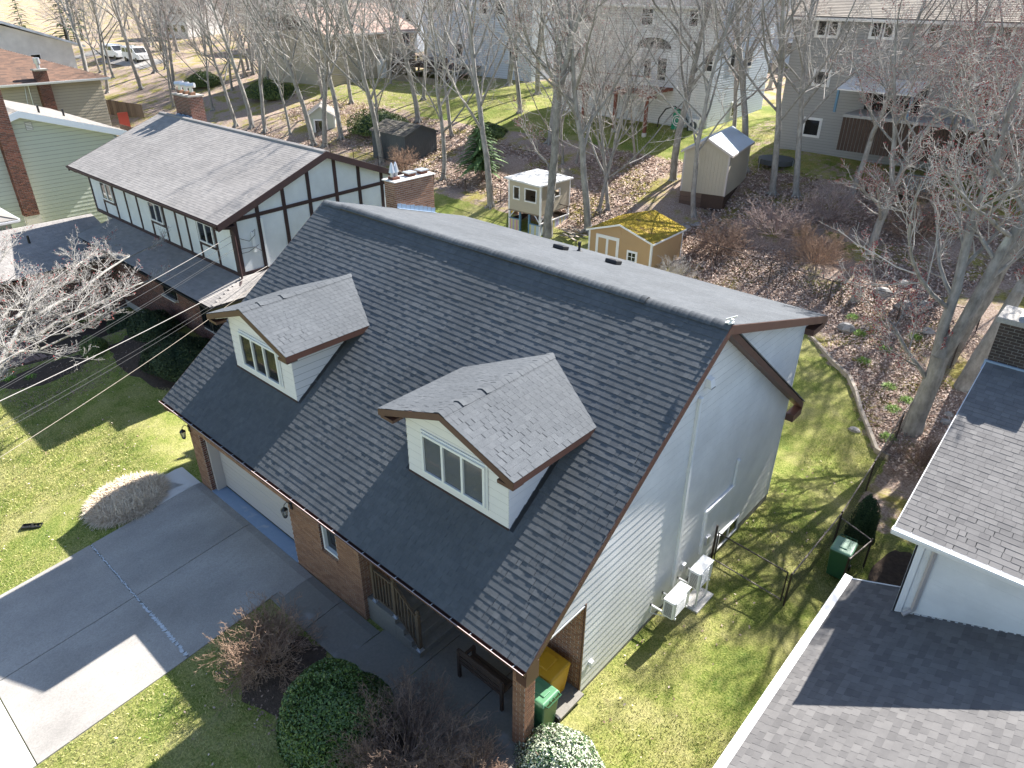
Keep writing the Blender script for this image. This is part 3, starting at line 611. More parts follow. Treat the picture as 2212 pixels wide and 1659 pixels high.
# plaque 23
m_ = MB(); m_.box(3.56, .225, 2.29, 3.88, .252, 2.49); plq = bev(m_.build('number_plaque', BLACK, HS), .015)
fc = bpy.data.curves.new('num', 'FONT'); fc.body = '23'; fc.size = .19; fc.extrude = .004; fc.align_x = 'CENTER'; to = bpy.data.objects.new('num', fc); COL.objects.link(to)
bpy.context.view_layer.update(); me = bpy.data.meshes.new_from_object(to.evaluated_get(bpy.context.evaluated_depsgraph_get())); bpy.data.objects.remove(to); me.materials.clear(); me.materials.append(TRIM)
num = bpy.data.objects.new('house_number', me); COL.objects.link(num); num.parent = plq; num.matrix_local = Matrix.Translation((3.72, .219, 2.325)) @ Matrix.Rotation(math.pi/2, 4, 'X')
# lanterns
def lantern(x, z, label):
    t = empty('wall_lantern', label=label, cat='lantern', group='lanterns beside the garage door'); y = .03
    m_ = MB(); m_.box(x-.05, .225, z-.02, x+.05, .25, z+.2); m_.build('backplate', BLACK, t)
    m_ = MB(); m_.tube([(x, .23, z+.15), (x, .14, z+.27), (x, .05, z+.22), (x, y, z+.14)], .012, 6); m_.build('arm', BLACK, t)
    m_ = MB(); m_.tube([(x, y, z+.08), (x, y, z+.16)], [.10, .02], 6); m_.tube([(x, y, z-.19), (x, y, z-.15)], [.04, .062], 6); m_.build('cap', BLACK, t)
    fr = MB(); R6 = [(math.cos(k*math.pi/3), math.sin(k*math.pi/3)) for k in range(6)]
    for c, s in R6: fr.tube([(x+c*.055, y+s*.055, z-.15), (x+c*.09, y+s*.09, z+.08)], .006, 4)
    fr.build('frame', BLACK, t)
    gl = MB()
    for k in range(6): (c, s), (c1, s1) = R6[k], R6[(k+1) % 6]; gl.poly([(x+c*.052, y+s*.052, z-.15), (x+c1*.052, y+s1*.052, z-.15), (x+c1*.087, y+s1*.087, z+.08), (x+c*.087, y+s*.087, z+.08)])
    gl.build('lamp_glass', glassm, t)
glassm = glassmat('lantern_glass', (.3, .3, .3), .5)
lantern(.84, 2.05, 'black wall lantern on the brick pier left of the garage door'); lantern(6.50, 2.08, 'black wall lantern on the brickwork right of the garage door')
# porch
PO = empty('porch_stairs', label='grey concrete porch landing and steps under the front eave', cat='stairs')
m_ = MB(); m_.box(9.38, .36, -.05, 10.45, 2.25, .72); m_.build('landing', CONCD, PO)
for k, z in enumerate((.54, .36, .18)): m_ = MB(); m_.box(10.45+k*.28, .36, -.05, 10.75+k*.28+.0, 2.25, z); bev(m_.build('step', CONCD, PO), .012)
RL = empty('stair_railing', label='weathered brown wooden railing with ball top posts on the porch steps', cat='railing')
posts = ((9.62, .72), (10.42, .72), (11.24, .18))
for x, z in posts:
    m_ = MB(); m_.box(x-.045, .40, z+.03, x+.045, .49, z+1.18); q = m_.build('post', WOODD, RL)
    m_ = MB(); m_.tube([(x, .445, z+1.18), (x, .445, z+1.2), (x, .445, z+1.25), (x, .445, z+1.3), (x, .445, z+1.32)], [.05, .03, .055, .045, .01], 8); m_.build('ball_cap', WOODD, q)
    m_ = MB(); m_.prism([(x-.08, .365, z+.002), (x+.08, .365, z+.002), (x+.08, .525, z+.002), (x-.08, .525, z+.002)], (0, 0, .012)); m_.box(x-.052, .393, z+.014, x+.052, .497, z+.09); m_.build('post_shoe', GALV, q)
for (a, b) in ((posts[0], posts[1]), (posts[1], posts[2])):
    dx, dz = b[0]-a[0], b[1]-a[1]
    for h, th in ((1.08, .05), (.14, .04)): m_ = MB(); m_.obox((a[0]+.04, .42, a[1]+h-th), (dx-.08, 0, dz), (0, .06, 0), (0, 0, th)); m_.build('rail', WOODD, RL)
    n = 6
    for k in range(n): t = (k+.7)/(n+.4); m_ = MB(); m_.box(a[0]+dx*t-.018, .432, a[1]+dz*t+.14, a[0]+dx*t+.018, .468, a[1]+dz*t+1.04); m_.build('baluster', WOODD, RL)
BN = empty('bench', label='dark brown slatted wooden bench on the porch behind the gutter', cat='bench')
for x in (12.35, 13.7):
    for y, h in ((.62, .92), (1.1, .62)): m_ = MB(); m_.box(x, y, .0, x+.07, y+.07, h); m_.build('leg', DWOOD, BN)
    m_ = MB(); m_.box(x, .69, .56, x+.07, 1.1, .61); m_.build('armrest', DWOOD, BN)
for k in range(5): m_ = MB(); m_.box(12.42, .72+k*.085, .42, 13.7, .79+k*.085, .445); m_.build('seat_slat', DWOOD, BN)
for z in (.50, .64, .78, .88): m_ = MB(); m_.box(12.42, .635, z, 13.7, .665, z+.09); m_.build('back_slat', DWOOD, BN)
# ------------------------------------------------------------------ things beside the main house
def heat_pump(y0, y1, x0, x1, z0, z1, label):
    t = empty('heat_pump', label=label, cat='heat pump', group='heat pumps along the side wall')
    m_ = MB(); m_.box(x0, y0, z0, x1, y1, z1-.02); bev(m_.build('casing', ACW, t), .025)
    m_ = MB(); m_.box(x0-.01, y0-.01, z1-.02, x1+.01, y1+.01, z1+.01); bev(m_.build('top_cover', ACW, t), .02)
    m_ = MB(); m_.box(x1, y0+.08, z0+.05, x1+.012, y1-.22, z1-.05); g_ = m_.build('fan_grille', GALV, t)
    for k in range(7): q = MB(); z = z0+.07+k*(z1-z0-.14)/6; q.box(x1+.012, y0+.09, z, x1+.022, y1-.23, z+.012); q.build('grille_bar', ACW, g_)
    for k in range(11): q = MB(); z = z0+.07+k*(z1-z0-.16)/10; q.box(x0+.05, y0-.006, z, x1-.05, y0+.001, z+.016); q.build('side_louvre', BLACK, t)
    for y in (y0+.12, y1-.12):
        q = MB(); q.box(14.70, y-.02, z0-.05, x1+.03, y+.02, z0); q.box(14.70, y-.02, z0-.3, 14.74, y+.02, z0); q.tube([(14.72, y, z0-.3), (x1-.05, y, z0-.04)], .012, 4); q.build('bracket', ACW, t)
    return t
heat_pump(5.12, 5.93, 15.10, 15.41, .45, 1.0, 'white heat pump on wall brackets, the nearer of the two beside the siding')
h2 = heat_pump(6.46, 7.20, 15.06, 15.37, .42, 1.0, 'white heat pump on a leg stand, the farther one next to the chain link gate')
for y in (6.55, 7.1): m_ = MB(); m_.box(15.33, y-.02, -.3, 15.37, y+.02, .42); m_.build('stand_leg', ACW, h2)
pd = MB(); pd.box(15.0, 6.4, -.3, 15.5, 7.3, -.21); pd.build('paving_stone', CONCL, None, label='small concrete pad under the farther heat pump', cat='slab')
def bin_(name, label, cx, cy, rz, w, d, h, mb_, ml, z0, lidh=.06, bar=True, group=None, cat='bin'):
    t = empty(name, label=label, cat=cat, group=group); C_ = Matrix.Translation((cx, cy, z0)) @ Matrix.Rotation(rz, 4, 'Z')
    def P(x, y, z): return tuple(C_ @ vec(x, y, z))
    m_ = MB(); a, b = w/2*.80, d/2*.78
    m_.hexa([P(-a, -b, .03), P(a, -b, .03), P(a, b*1.1, .03), P(-a, b*1.1, .03), P(-w/2, -d/2, h-lidh), P(w/2, -d/2, h-lidh), P(w/2, d/2, h-lidh), P(-w/2, d/2, h-lidh)]); bev(m_.build('bin_body', mb_, t), .035)
    m_ = MB(); m_.hexa([P(-w/2-.02, -d/2-.03, h-lidh), P(w/2+.02, -d/2-.03, h-lidh), P(w/2+.02, d/2+.02, h-lidh), P(-w/2-.02, d/2+.02, h-lidh), P(-w/2+.02, -d/2+.02, h-.01), P(w/2-.02, -d/2+.02, h-.01), P(w/2-.02, d/2-.03, h+.02), P(-w/2+.02, d/2-.03, h+.02)]); ld = m_.build('lid', ml, t); bev(ld, .03)
    m_ = MB(); m_.hexa([P(-w*.2, -d*.28, h-.01), P(w*.2, -d*.28, h-.01), P(w*.2, d*.3, h+.005), P(-w*.2, d*.3, h+.005), P(-w*.19, -d*.27, h+.02), P(w*.19, -d*.27, h+.02), P(w*.19, d*.3, h+.04), P(-w*.19, d*.3, h+.04)]); bev(m_.build('raised_panel', ml, ld), .015)
    if bar:
        m_ = MB(); m_.tube([P(-w*.4, d/2+.0, h-.03), P(-w*.4, d/2+.08, h-.0), P(w*.4, d/2+.08, h-.0), P(w*.4, d/2+.0, h-.03)], .013, 6)
        for x in (-.4, -.1, .1, .4): m_.tube([P(w*x, d/2-.04, h-.02), P(w*x, d/2+.08, h)], .01, 5)
        m_.build('handle_bar', mb_, t)
        for s in (-1, 1): m_ = MB(); m_.tube([P(s*(a-.01), b*1.1+.03, .1), P(s*(a+.05), b*1.1+.03, .1)], .1, 14); m_.build('wheel', BLACK, t)
    return t
bin_('wheelie_bin', 'green wheeled bin with a bar handle tucked behind the brick pillar', 14.52, 1.02, -math.pi/2, .56, .66, 1.02, GREENB, mat('green_lid', (.10, .25, .13), (.07, .19, .10), 3, .4, spec=.5), .0, group='green wheeled bins')
t = bin_('storage_bin', 'orange yellow lidded box beside the brick return wall on the porch', 14.12, 1.72, 0, .86, .72, .98, YELB, YELB, .0, bar=False, cat='bin')
bin_('wheelie_bin', 'green wheeled bin with a faded lid inside the chain link corner', 17.66, 10.52, .05, .56, .66, 1.04, GREENB, GREENL, -.33, group='green wheeled bins')
# chain link
def chain(parent, A, B, h, sp=.07, r=.0018, matl=None, z0=.05):
    A, B = Vector(A), Vector(B); L = (B-A).length; d = (B-A)/L; mb = MB(); matl = matl or BLACK
    for s in (1, -1):
        k = -h
        while k < L:
            a0, a1 = k, k+h; za, zb = 0., h
            if a0 < 0: za = -a0; a0 = 0
            if a1 > L: zb = h-(a1-L); a1 = L
            if a1 > a0+.01:
                p, q = (A+d*a0, A+d*a1)
                if s == 1: p = p+Z1*(z0+za); q = q+Z1*(z0+zb)
                else: p = p+Z1*(z0+h-za); q = q+Z1*(z0+h-zb)
                mb.tube([p, q], r, 3, cap=False)
            k += sp
    mb.build('chain_link_mesh', matl, parent, kind='stuff')
def link_fence(label, pts, h, sp=.075, name='chain_link_fence', postr=.028, railr=.02, r=.0018, posts_every=2.6, bottom=False, rail=RUST):
    t = empty(name, label=label, cat='fence')
    for a, b in zip(pts[:-1], pts[1:]):
        a, b = Vector((*a, H(*a))), Vector((*b, H(*b))); L = (b-a).length; n = max(1, round(L/posts_every))
        for k in range(n+1):
            if k == 0 and a.xy != Vector(pts[0]).xy: continue
            p = a.lerp(b, k/n); p.z = H(p.x, p.y); m_ = MB(); m_.tube([p-Z1*.05, p+Z1*(h+.03), p+Z1*(h+.06)], [postr, postr, postr*.5], 7); m_.build('fence_post', RUST, t)
        for k in range(n):
            p, q = a.lerp(b, k/n), a.lerp(b, (k+1)/n); p.z = H(p.x, p.y); q.z = H(q.x, q.y)
            m_ = MB(); m_.tube([p+Z1*h, q+Z1*h], railr, 6); m_.build('top_rail', rail, t); chain(t, p, q, h-.05, sp, r)
    return t
RAILT = mat('worn_rail', (.42, .34, .29), (.05, .04, .035), 9, .5, namp=1.2)
link_fence('black chain link fence running back from the gate along the right yard', [(17.08, 8.22), (17.12, 11.75), (16.85, 18.2), (17.2, 26.2)], 1.15, rail=RAILT)
link_fence('black chain link fence crossing the back of the yards below the wooded slope', [(17.2, 26.2), (11.25, 25.76), (5.1, 26.4), (-3.9, 26.7), (-17.2, 27.2), (-33, 27.6)], 1.1, sp=.16, r=.004, posts_every=3.2, rail=RUST)
link_fence('short black chain link corner around the green bin', [(17.14, 11.72), (18.15, 11.3), (17.95, 10.05)], 1.0, posts_every=1.3, rail=RAILT)
gt = empty('yard_gate', label='black chain link gate between the white siding and the fence post', cat='gate')
a, b = vec(14.86, 8.50, -.22), vec(16.95, 8.33, -.24)
m_ = MB(); m_.tube([(14.76, 8.56, -.3), (14.76, 8.56, .98)], .032, 7); m_.build('gate_post', RUST, gt)
for z, mm in ((.04, RAILT), (1.02, RUST)): m_ = MB(); m_.tube([a+Z1*z, b+Z1*z], .02, 6); m_.build('gate_rail', mm, gt)
for p in (a, b): m_ = MB(); m_.tube([p, p+Z1*1.03], .02, 6); m_.build('gate_stile', RUST, gt)
chain(gt, a, b, .97, .066, .002)
for z in (.2, .8): m_ = MB(); m_.tube([b+Z1*z, b+Z1*z+vec(.13, -.1, 0)], .012, 4); m_.build('latch', BLACK, gt)
# timber edging of the wooded bed
EDG = empty('timber_edging', label='bleached landscape timbers edging the leafy bed behind the right yard', cat='edging')
ep = [(11.1, 23.3), (12.3, 22.3), (13.14, 21.55), (14.06, 20.9), (14.7, 20.0), (15.2, 19.1), (15.85, 18.15), (16.5, 17.15), (17.0, 17.0)]
for p, q in zip(ep[:-1], ep[1:]):
    for h0 in (0, .11):
        A_, B_ = vec(*p, H(*p)+h0), vec(*q, H(*q)+h0); d = B_-A_; n_ = vec(-d.y, d.x, 0).normalized()*.12
        m_ = MB(); m_.obox(A_+d*.01-Z1*.05+vec(rnd.uniform(-.01, .01), 0, 0), d*.98, n_, Z1*.105, rnd.random()); m_.build('timber', SLAT, EDG)
# ------------------------------------------------------------------ TUDOR NEIGHBOUR
TD = empty('tudor_house', label='white and brown half timbered house with grey roof left of the middle house', cat='house')
xr, xl, ye, ze, yr, zr, yb = -7.34, -23.44, 6.33, 5.61, 11.95, 7.745, 16.2
sl = (zr-ze)/(yr-ye); zb = zr-sl*(yb-yr); Lt = xr-xl; S1 = math.hypot(yr-ye, zr-ze); S2 = math.hypot(yb-yr, zr-zb)
m_ = MB(); m_.prism([(-23.1, 7.08, 3.0), (-23.1, 16.0, 3.0), (-23.1, 16.0, zb-.05), (-23.1, yr, zr-.15), (-23.1, 7.08, ze+.1)], (15.43, 0, 0)); wt = m_.build('upper_wall', STUC, TD)
m_ = MB(); m_.box(-23.0, 7.45, -2.2, -7.9, 15.9, 3.0); m_.build('lower_wall', MORT, TD)
m_ = MB(); m_.prism([(xl, ye, ze-.08), (xr, ye, ze-.08), (xr, yr, zr-.08), (xl, yr, zr-.08)], (0, 0, .07)); rt_ = m_.build('roof', FELT, TD)
course(rt_, (xl, ye-.02, ze-.008), X1, (0, yr-ye, zr-ze), [(0, 0), (Lt, 0), (Lt, S1), (0, S1)], SH_TUD, t=(.004, .006), seed=51, wmin=.2, wmax=.34, nparts=100)
m_ = MB(); m_.prism([(xl, yr, zr-.08), (xr, yr, zr-.08), (xr, yb, zb-.08), (xl, yb, zb-.08)], (0, 0, .07)); rt2 = m_.build('rear_roof', FELT, TD)
course(rt2, (xr, yb+.02, zb-.008), -X1, (0, yr-yb, zr-zb), [(0, 0), (Lt, 0), (Lt, S2), (0, S2)], SH_TUD, t=(.004, .006), seed=52, wmin=.2, wmax=.34)
m_ = MB(); m_.prism([(xl, yr-.17, zr-.05), (xl, yr-.13, zr+.01), (xl, yr-.02, zr+.05), (xl, yr+.15, zr+.0), (xl, yr+.15, zr-.05)], (Lt, 0, 0)); m_.build('ridge_vent', SH_TUD, TD)
for s, x in ((1, xr), (-1, xl-.03)):
    fascia(TD, (x, ye-.03, ze-.0), (x, yr, zr+.0), (.03, 0, 0), .3, matl=DKBR); fascia(TD, (x, yr, zr), (x, yb, zb), (.03, 0, 0), .3, matl=DKBR)
m_ = MB(); m_.prism([(-7.67, ye, ze-.3), (-7.67, yr, zr-.3), (-7.67, yb, zb-.3), (-7.67, yb, zb-.27), (-7.67, yr, zr-.27), (-7.67, ye, ze-.27)], (.33, 0, 0)); m_.build('soffit', DKBR, TD)
m_ = MB(); m_.box(xl, ye, ze-.22, xr, 7.1, ze-.19); m_.build('soffit', DKBR, TD)
gutter(TD, (xl-.05, ye, ze-.02), (xr+.02, ye, ze-.02), (0, -1, 0), DKBR, .11, .11)
m_ = MB(); m_.tube([(-7.5, 6.25, 5.5), (-7.5, 6.3, 5.42), (-7.45, 6.9, 5.3), (-7.45, 7.0, 5.15), (-7.45, 7.0, 3.1), (-7.2, 6.7, 2.85)], .045, 6); m_.build('downpipe', DKBR, TD)
m_ = MB(); m_.tube([(-23.2, 6.25, 5.5), (-23.0, 6.5, 5.3), (-22.6, 7.0, 5.2)], .045, 6); m_.build('downpipe', DKBR, TD)
def beam(p, q, w=.14, axis='y', d=.035):   # timber on front (axis y) or gable (axis x)
    p, q = Vector(p), Vector(q); dd = (q-p).normalized(); n = vec(0, -1, 0) if axis == 'y' else X1; s = dd.cross(n).normalized()*w/2
    m_ = MB(); m_.prism([p-s, q-s, q+s, p+s], n*d, rnd.random()); return m_.build('timber', DKBR, TD)
TD.location = (1.874, -.632, 1.286); TD.scale = (.91, .91, .91)  # whole house scaled about the camera; its cables and loose wires likewise
yw = 7.075; zt = 5.30; zb_ = 3.13
beam((-23.1, yw, zb_), (-7.67, yw, zb_), .2); beam((-23.1, yw, zt), (-7.67, yw, zt), .12)
wins = ((-21.55, 1.45), (-15.75, 1.4), (-10.82, 1.42))
vx = [-23.03, -21.62, -20.02, -18.55, -17.15, -15.82, -14.27, -13.0, -11.95, -10.9, -9.32, -7.78]
for x in vx: beam((x, yw-.001, zb_+.1), (x, yw-.001, zt-.06), .15 if x > -7.9 or x < -23 else .12)
for x, w in wins:
    beam((x, yw-.002, 3.93), (x+w, yw-.002, 3.93), .13)
    f_ = window(TD, (x+.02, yw-.03, 4.02), X1, -Y1, w-.05, .98, 2, fr=.07, depth=.06, glass=GLASSD, trim=0)
beam((-7.72, yw-.003, zb_), (-7.72, yw-.003, zt), .2)
xg = -7.668
def gz_(y): return (ze+sl*(y-ye) if y < yr else zr-sl*(y-yr))-.3
beam((xg, 7.1, 3.13), (xg, 16.0, 3.13), .2, 'x'); beam((xg, 7.1, 5.55), (xg, 15.9, 5.75), .16, 'x')
for y in (7.18, 8.33, 9.66, 11.0, 12.48, 13.8, 15.15, 15.9): beam((xg+.001, y, 3.2), (xg+.001, y, gz_(y)+.06), .17 if y > 7.5 else .24, 'x')
m_ = MB(); m_.box(-7.668, 8.40, 3.2, -7.61, 8.50, 5.4); m_.build('conduit', TRIM, TD)
m_ = MB(); m_.box(-7.668, 7.85, 4.0, -7.60, 7.98, 4.9); m_.build('cable_box', TRIM, TD)
# chimney left
m_ = MB(); m_.box(-22.4, 12.4, 4, -17.2 if False else -20.6, 13.2, 8.75); tc_ = m_.build('chimney', MORT, TD)
bricks(tc_, (-22.4, 12.4, 6.6), X1, 1.8, 2.15, BRICKD, -Y1, nparts=60, seed=61); bricks(tc_, (-20.6, 12.4, 6.6), Y1, .8, 2.15, BRICKD, X1, nparts=30, seed=62)
m_ = MB(); m_.box(-22.47, 12.33, 8.75, -20.53, 13.27, 8.83); m_.build('chimney_cap', CONC, TD)
for x in (-22.15, -21.5, -20.85):
    m_ = MB(); m_.box(x-.15, 12.6, 8.83, x+.15, 12.9, 8.98); fl = m_.build('flue', BRICK, TD)
    m_ = MB(); m_.tube([(x, 12.75, 8.98), (x, 12.75, 9.25)], .1, 10); m_.tube([(x-.2, 12.6, 9.3), (x+.2, 12.9, 9.34)], .13, 10); m_.build('flue_cowl', GALV, fl)
for k in range(7): m_ = MB(); m_.obox((-22.4+k*.26, 12.30, zr-sl*(12.4-yr)+.02), (.25, 0, 0), (0, .08, -.03), (0, 0, .16+.05*(k % 2)), .5); m_.build('step_flashing', LEAD, TD)
# porch skirt roof, brick ground floor
pr = MB(); pz, pt = 2.58, 3.08
pr.prism([(-20.9, 4.98, pz-.06), (-6.62, 4.98, pz-.06), (-7.62, 7.06, pt-.06), (-20.9, 7.06, pt-.06)], (0, 0, .05)); pro = pr.build('porch_roof', FELT, TD)
SP = math.hypot(2.08, .5)
course(pro, (-20.9, 4.96, pz), X1, (0, 2.08, .5), [(0, 0), (14.28, 0), (13.28, SP), (0, SP)], SH_TUD, t=(.004, .006), seed=53, wmin=.2, wmax=.33)
m_ = MB(); m_.prism([(-6.62, 4.98, pz-.06), (-6.62, 9.5, pz-.06), (-7.62, 9.5, pt-.06), (-7.62, 7.06, pt-.06)], (0, 0, .05)); pso = m_.build('porch_roof', FELT, TD)
course(pso, (-6.6, 4.96, pz), Y1, (-1.0, 0, .5), [(0, 0), (4.5, 0), (4.5, 1.12), (2.1, 1.12)], SH_TUD, t=(.004, .006), seed=54, wmin=.2, wmax=.33)
gutter(TD, (-19.8, 4.97, pz-.03), (-6.55, 4.97, pz-.03), (0, -1, 0), BLACK, .1, .1); gutter(TD, (-6.6, 4.9, pz-.03), (-6.6, 9.4, pz-.03), (1, 0, 0), BLACK, .1, .1)
m_ = MB(); m_.box(-20.0, 5.0, pz-.2, -6.65, 7.4, pz-.17); m_.build('soffit', DKBR, TD)
m_ = MB(); m_.box(-20.2, 6.25, -1.6, -7.2, 7.5, 2.4); lw_ = m_.build('lower_front_wall', MORT, TD)
bricks(lw_, (-20.2, 6.25, -1.2), X1, 13.0, 3.6, BRICKD, -Y1, nparts=0, seed=63, holes=((6.0, 1.8, 7.3, 3.5), (9.6, 1.2, 12.4, 3.5)))
bricks(lw_, (-7.2, 6.25, -1.2), Y1, 1.2, 3.6, BRICKD, X1, seed=64)
window(TD, (-14.2, 6.24, .75), X1, -Y1, 1.25, 1.5, 1, fr=.06, glass=GLASSD, matl=BLACK)
for x in (-10.55, -9.6, -8.75): window(TD, (x, 6.235, .1), X1, -Y1, .82, 2.1, 1, fr=.09, depth=.04, glass=GLASSD, matl=BLACK, name='door_panel')
m_ = MB(); m_.box(-14.3, 6.05, .68, -12.85, 6.25, .74); m_.build('window_sill', CONCL, TD)
# garage wing
gx0, gxr, gz0, gzr = -19.86, -24.26, 1.40, 2.675; SG = math.hypot(gx0-gxr, gzr-gz0)
m_ = MB(); m_.prism([(gx0, -2.6, gz0-.07), (gx0, 7.05, gz0-.07), (gxr, 7.05, gzr-.07), (gxr, -2.6, gzr-.07)], (0, 0, .06)); go = m_.build('wing_roof', FELT, TD)
course(go, (gx0+.02, -2.6, gz0), Y1, (gxr-gx0, 0, gzr-gz0), [(0, 0), (9.65, 0), (9.65, SG), (0, SG)], SH_TUD, t=(.004, .006), seed=55, wmin=.2, wmax=.33)
m_ = MB(); m_.prism([(gxr, -2.6, gzr-.07), (gxr, 7.05, gzr-.07), (-27.0, 7.05, 1.9), (-27.0, -2.6, 1.9)], (0, 0, .06)); m_.build('wing_roof', SH_TUD, TD)
m_ = MB(); m_.prism([(-26.8, -2.3, -1.8), (-20.1, -2.3, -1.8), (-20.1, -2.3, 1.3), (gxr, -2.3, 2.55), (-26.8, -2.3, 1.8)], (0, 9.4, 0)); ww = m_.build('wing_wall', MORT, TD)
bricks(ww, (-20.1, -2.3, -1.6), Y1, 8.55, 2.95, BRICKD, X1, nparts=0, seed=65)
gutter(TD, (gx0+.02, -2.6, gz0-.03), (gx0+.02, 5.0, gz0-.03), (1, 0, 0), BLACK, .1, .1)
m_ = MB(); m_.tube([(-22.6, 3.2, 2.1), (-22.6, 3.2, 2.6)], .06, 8); m_.build('vent_pipe', BLACK, TD)
# pavers
PV = empty('paver_path', kind='structure'); R = random.Random(12); items = []
def plim(y): return float(np.interp(y, [-4.5, -1.4, 1.0, 1.5, 2.8, 5.0], [-13.2, -13.2, -11.8, -11.8, -12.8, -14.2]))
base = MB()
for i in range(22):
    y0 = -4.4+i*.4; base.poly([(-16.4, y0, H(-16.4, y0)+.012), (plim(y0)+.1, y0, H(plim(y0), y0)+.012), (plim(y0+.4)+.1, y0+.4, H(plim(y0+.4), y0+.4)+.012), (-16.4, y0+.4, H(-16.4, y0+.4)+.012)])
base.build('bedding_sand', MULCH, PV)
for i in range(42):
    for k in range(24):
        y = -4.4+i*.205; x = -16.3+k*.205+(.05 if i % 2 else 0)
        if x < plim(y)-.15: items.append((x, y, R.random()))
pm = {}
items.sort(key=lambda q: (q[0]-20)**2+(q[1]+7)**2)
for n, (x, y, a) in enumerate(items):
    key = round(a*5)
    if key not in pm: m_ = MB(); m_.box(0, 0, -.03, .196, .196, .03, key/5); pm[key] = m_.mesh('paver', PAVER)
    if n < 300: inst('paver', pm[key], PV, Matrix.Translation((x, y, H(x, y+.1)+.012+R.uniform(-.002, .003))))
m_ = MB()
for (x, y, a) in items[300:]: z = H(x, y+.1)+.012; m_.box(x, y, z-.03, x+.196, y+.196, z+.03+R.uniform(-.002, .002), a)
m_.build('pavers', PAVER, PV, kind='stuff')
# ------------------------------------------------------------------ PALE GREEN HOUSE
GH = empty('green_house', label='pale green sided house with pale blue rake boards and tall brick chimney', cat='house')
X0 = -27.0; ya, za, y1_, z1_, y0_, z0_ = 5.6, 8.15, 11.0, 6.45, .2, 6.45
m_ = MB(); m_.prism([(X0-.01, .7, -.2), (X0-.01, 10.5, -.2), (X0-.01, 10.5, 6.35), (X0-.01, ya, 7.9), (X0-.01, .7, 6.35)], (-12, 0, 0)); gh_ = m_.build('wall', PALEGR, GH)
boards(gh_, (X0, 0, 0), Y1, [(.7, 0.2), (10.5, 0.2), (10.5, 6.35), (ya, 7.9), (.7, 6.35)], PALEGR, .225, .018, X1)
for (yA, zA, yB, zB) in ((y0_, z0_, ya, za), (ya, za, y1_, z1_)):
    m_ = MB(); m_.prism([(X0+.45, yA, zA-.08), (X0+.45, yB, zB-.08), (X0-12.4, yB, zB-.08), (X0-12.4, yA, zA-.08)], (0, 0, .08)); rr_ = m_.build('roof', SH_FAR, GH)
    fascia(GH, (X0+.45, yA, zA), (X0+.45, yB, zB), (.03, 0, 0), .34, matl=BLUEW)
    s = 1 if yB > ya else 0
    if s: course(rr_, (X0+.45, yB+.02, zB), -X1, (0, yA-yB, zA-zB), [(0, 0), (12.8, 0), (12.8, 5.66), (0, 5.66)], SH_FAR, expo=.16, t=(.006,), seed=71, wmin=.25, wmax=.5)
    else: course(rr_, (X0-12.4, yA-.02, zA), X1, (0, yB-yA, zB-zA), [(0, 0), (12.8, 0), (12.8, 5.66), (0, 5.66)], SH_FAR, expo=.16, t=(.006,), seed=72, wmin=.25, wmax=.5)
m_ = MB(); m_.prism([(X0, y0_, z0_-.36), (X0, ya, za-.36), (X0, y1_, z1_-.36), (X0, y1_, z1_-.33), (X0, ya, za-.33), (X0, y0_, z0_-.33)], (.45, 0, 0)); m_.build('soffit', TRIM, GH)
m_ = MB(); m_.box(X0+.02, 10.3, 5.95, X0+.45, 10.98, 6.15); m_.build('cornice_return', BLUEW, GH)
m_ = MB(); m_.box(X0, 5.85, 7.05, X0+.05, 6.2, 7.5); v_ = m_.build('gable_vent', GREYS, GH)
for k in range(5): q = MB(); q.box(X0+.05, 5.88, 7.09+k*.08, X0+.065, 6.17, 7.12+k*.08); q.build('louvre', TRIM, v_)
m_ = MB(); m_.box(X0, 4.35, -.2, X0+.5, 5.1, 9.3); c_ = m_.build('chimney', MORT, GH)
bricks(c_, (X0+.5, 4.35, 2.6), Y1, .75, 6.7, BRICKD, X1, nparts=200, seed=73, bl=.23, bh=.075, proud=.015); bricks(c_, (X0, 4.35, 2.6), X1, .5, 6.7, BRICKD, -Y1, nparts=60, seed=74, bl=.23, bh=.075, proud=.015)
for (x, y) in ((-29.3, 7.4), (-31, 9.2)): m_ = MB(); z = za-(y-ya)*.315; m_.tube([(x, y, z-.1), (x, y, z+.42)], .06, 8); m_.build('vent_pipe', BLACK, GH)
m_ = MB(); m_.prism([(-22.9, -1.8, 3.4), (-22.9, 3.1, 3.4), (-25, .7, 4.15), (-26.9, .7, 4.15), (-26.9, -1.8, 3.4)], (0, 0, .06)); m_.build('entry_roof', SH_FAR, GH)
m_ = MB(); m_.prism([(-22.9, 3.1, 3.4), (-26.9, 3.1, 3.4), (-26.9, .7, 4.15), (-25, .7, 4.15)], (0, 0, .06)); m_.build('entry_roof', SH_FAR, GH)
m_ = MB(); m_.box(-26.9, -1.5, -.4, -23.2, 2.8, 3.35); m_.build('entry_wall', PALEGR, GH); gutter(GH, (-22.88, -1.85, 3.42), (-22.88, 3.1, 3.42), (1, 0, 0), TRIM, .1, .12); gutter(GH, (-22.9, 3.12, 3.42), (-26.9, 3.12, 3.42), (0, 1, 0), TRIM, .1, .12)
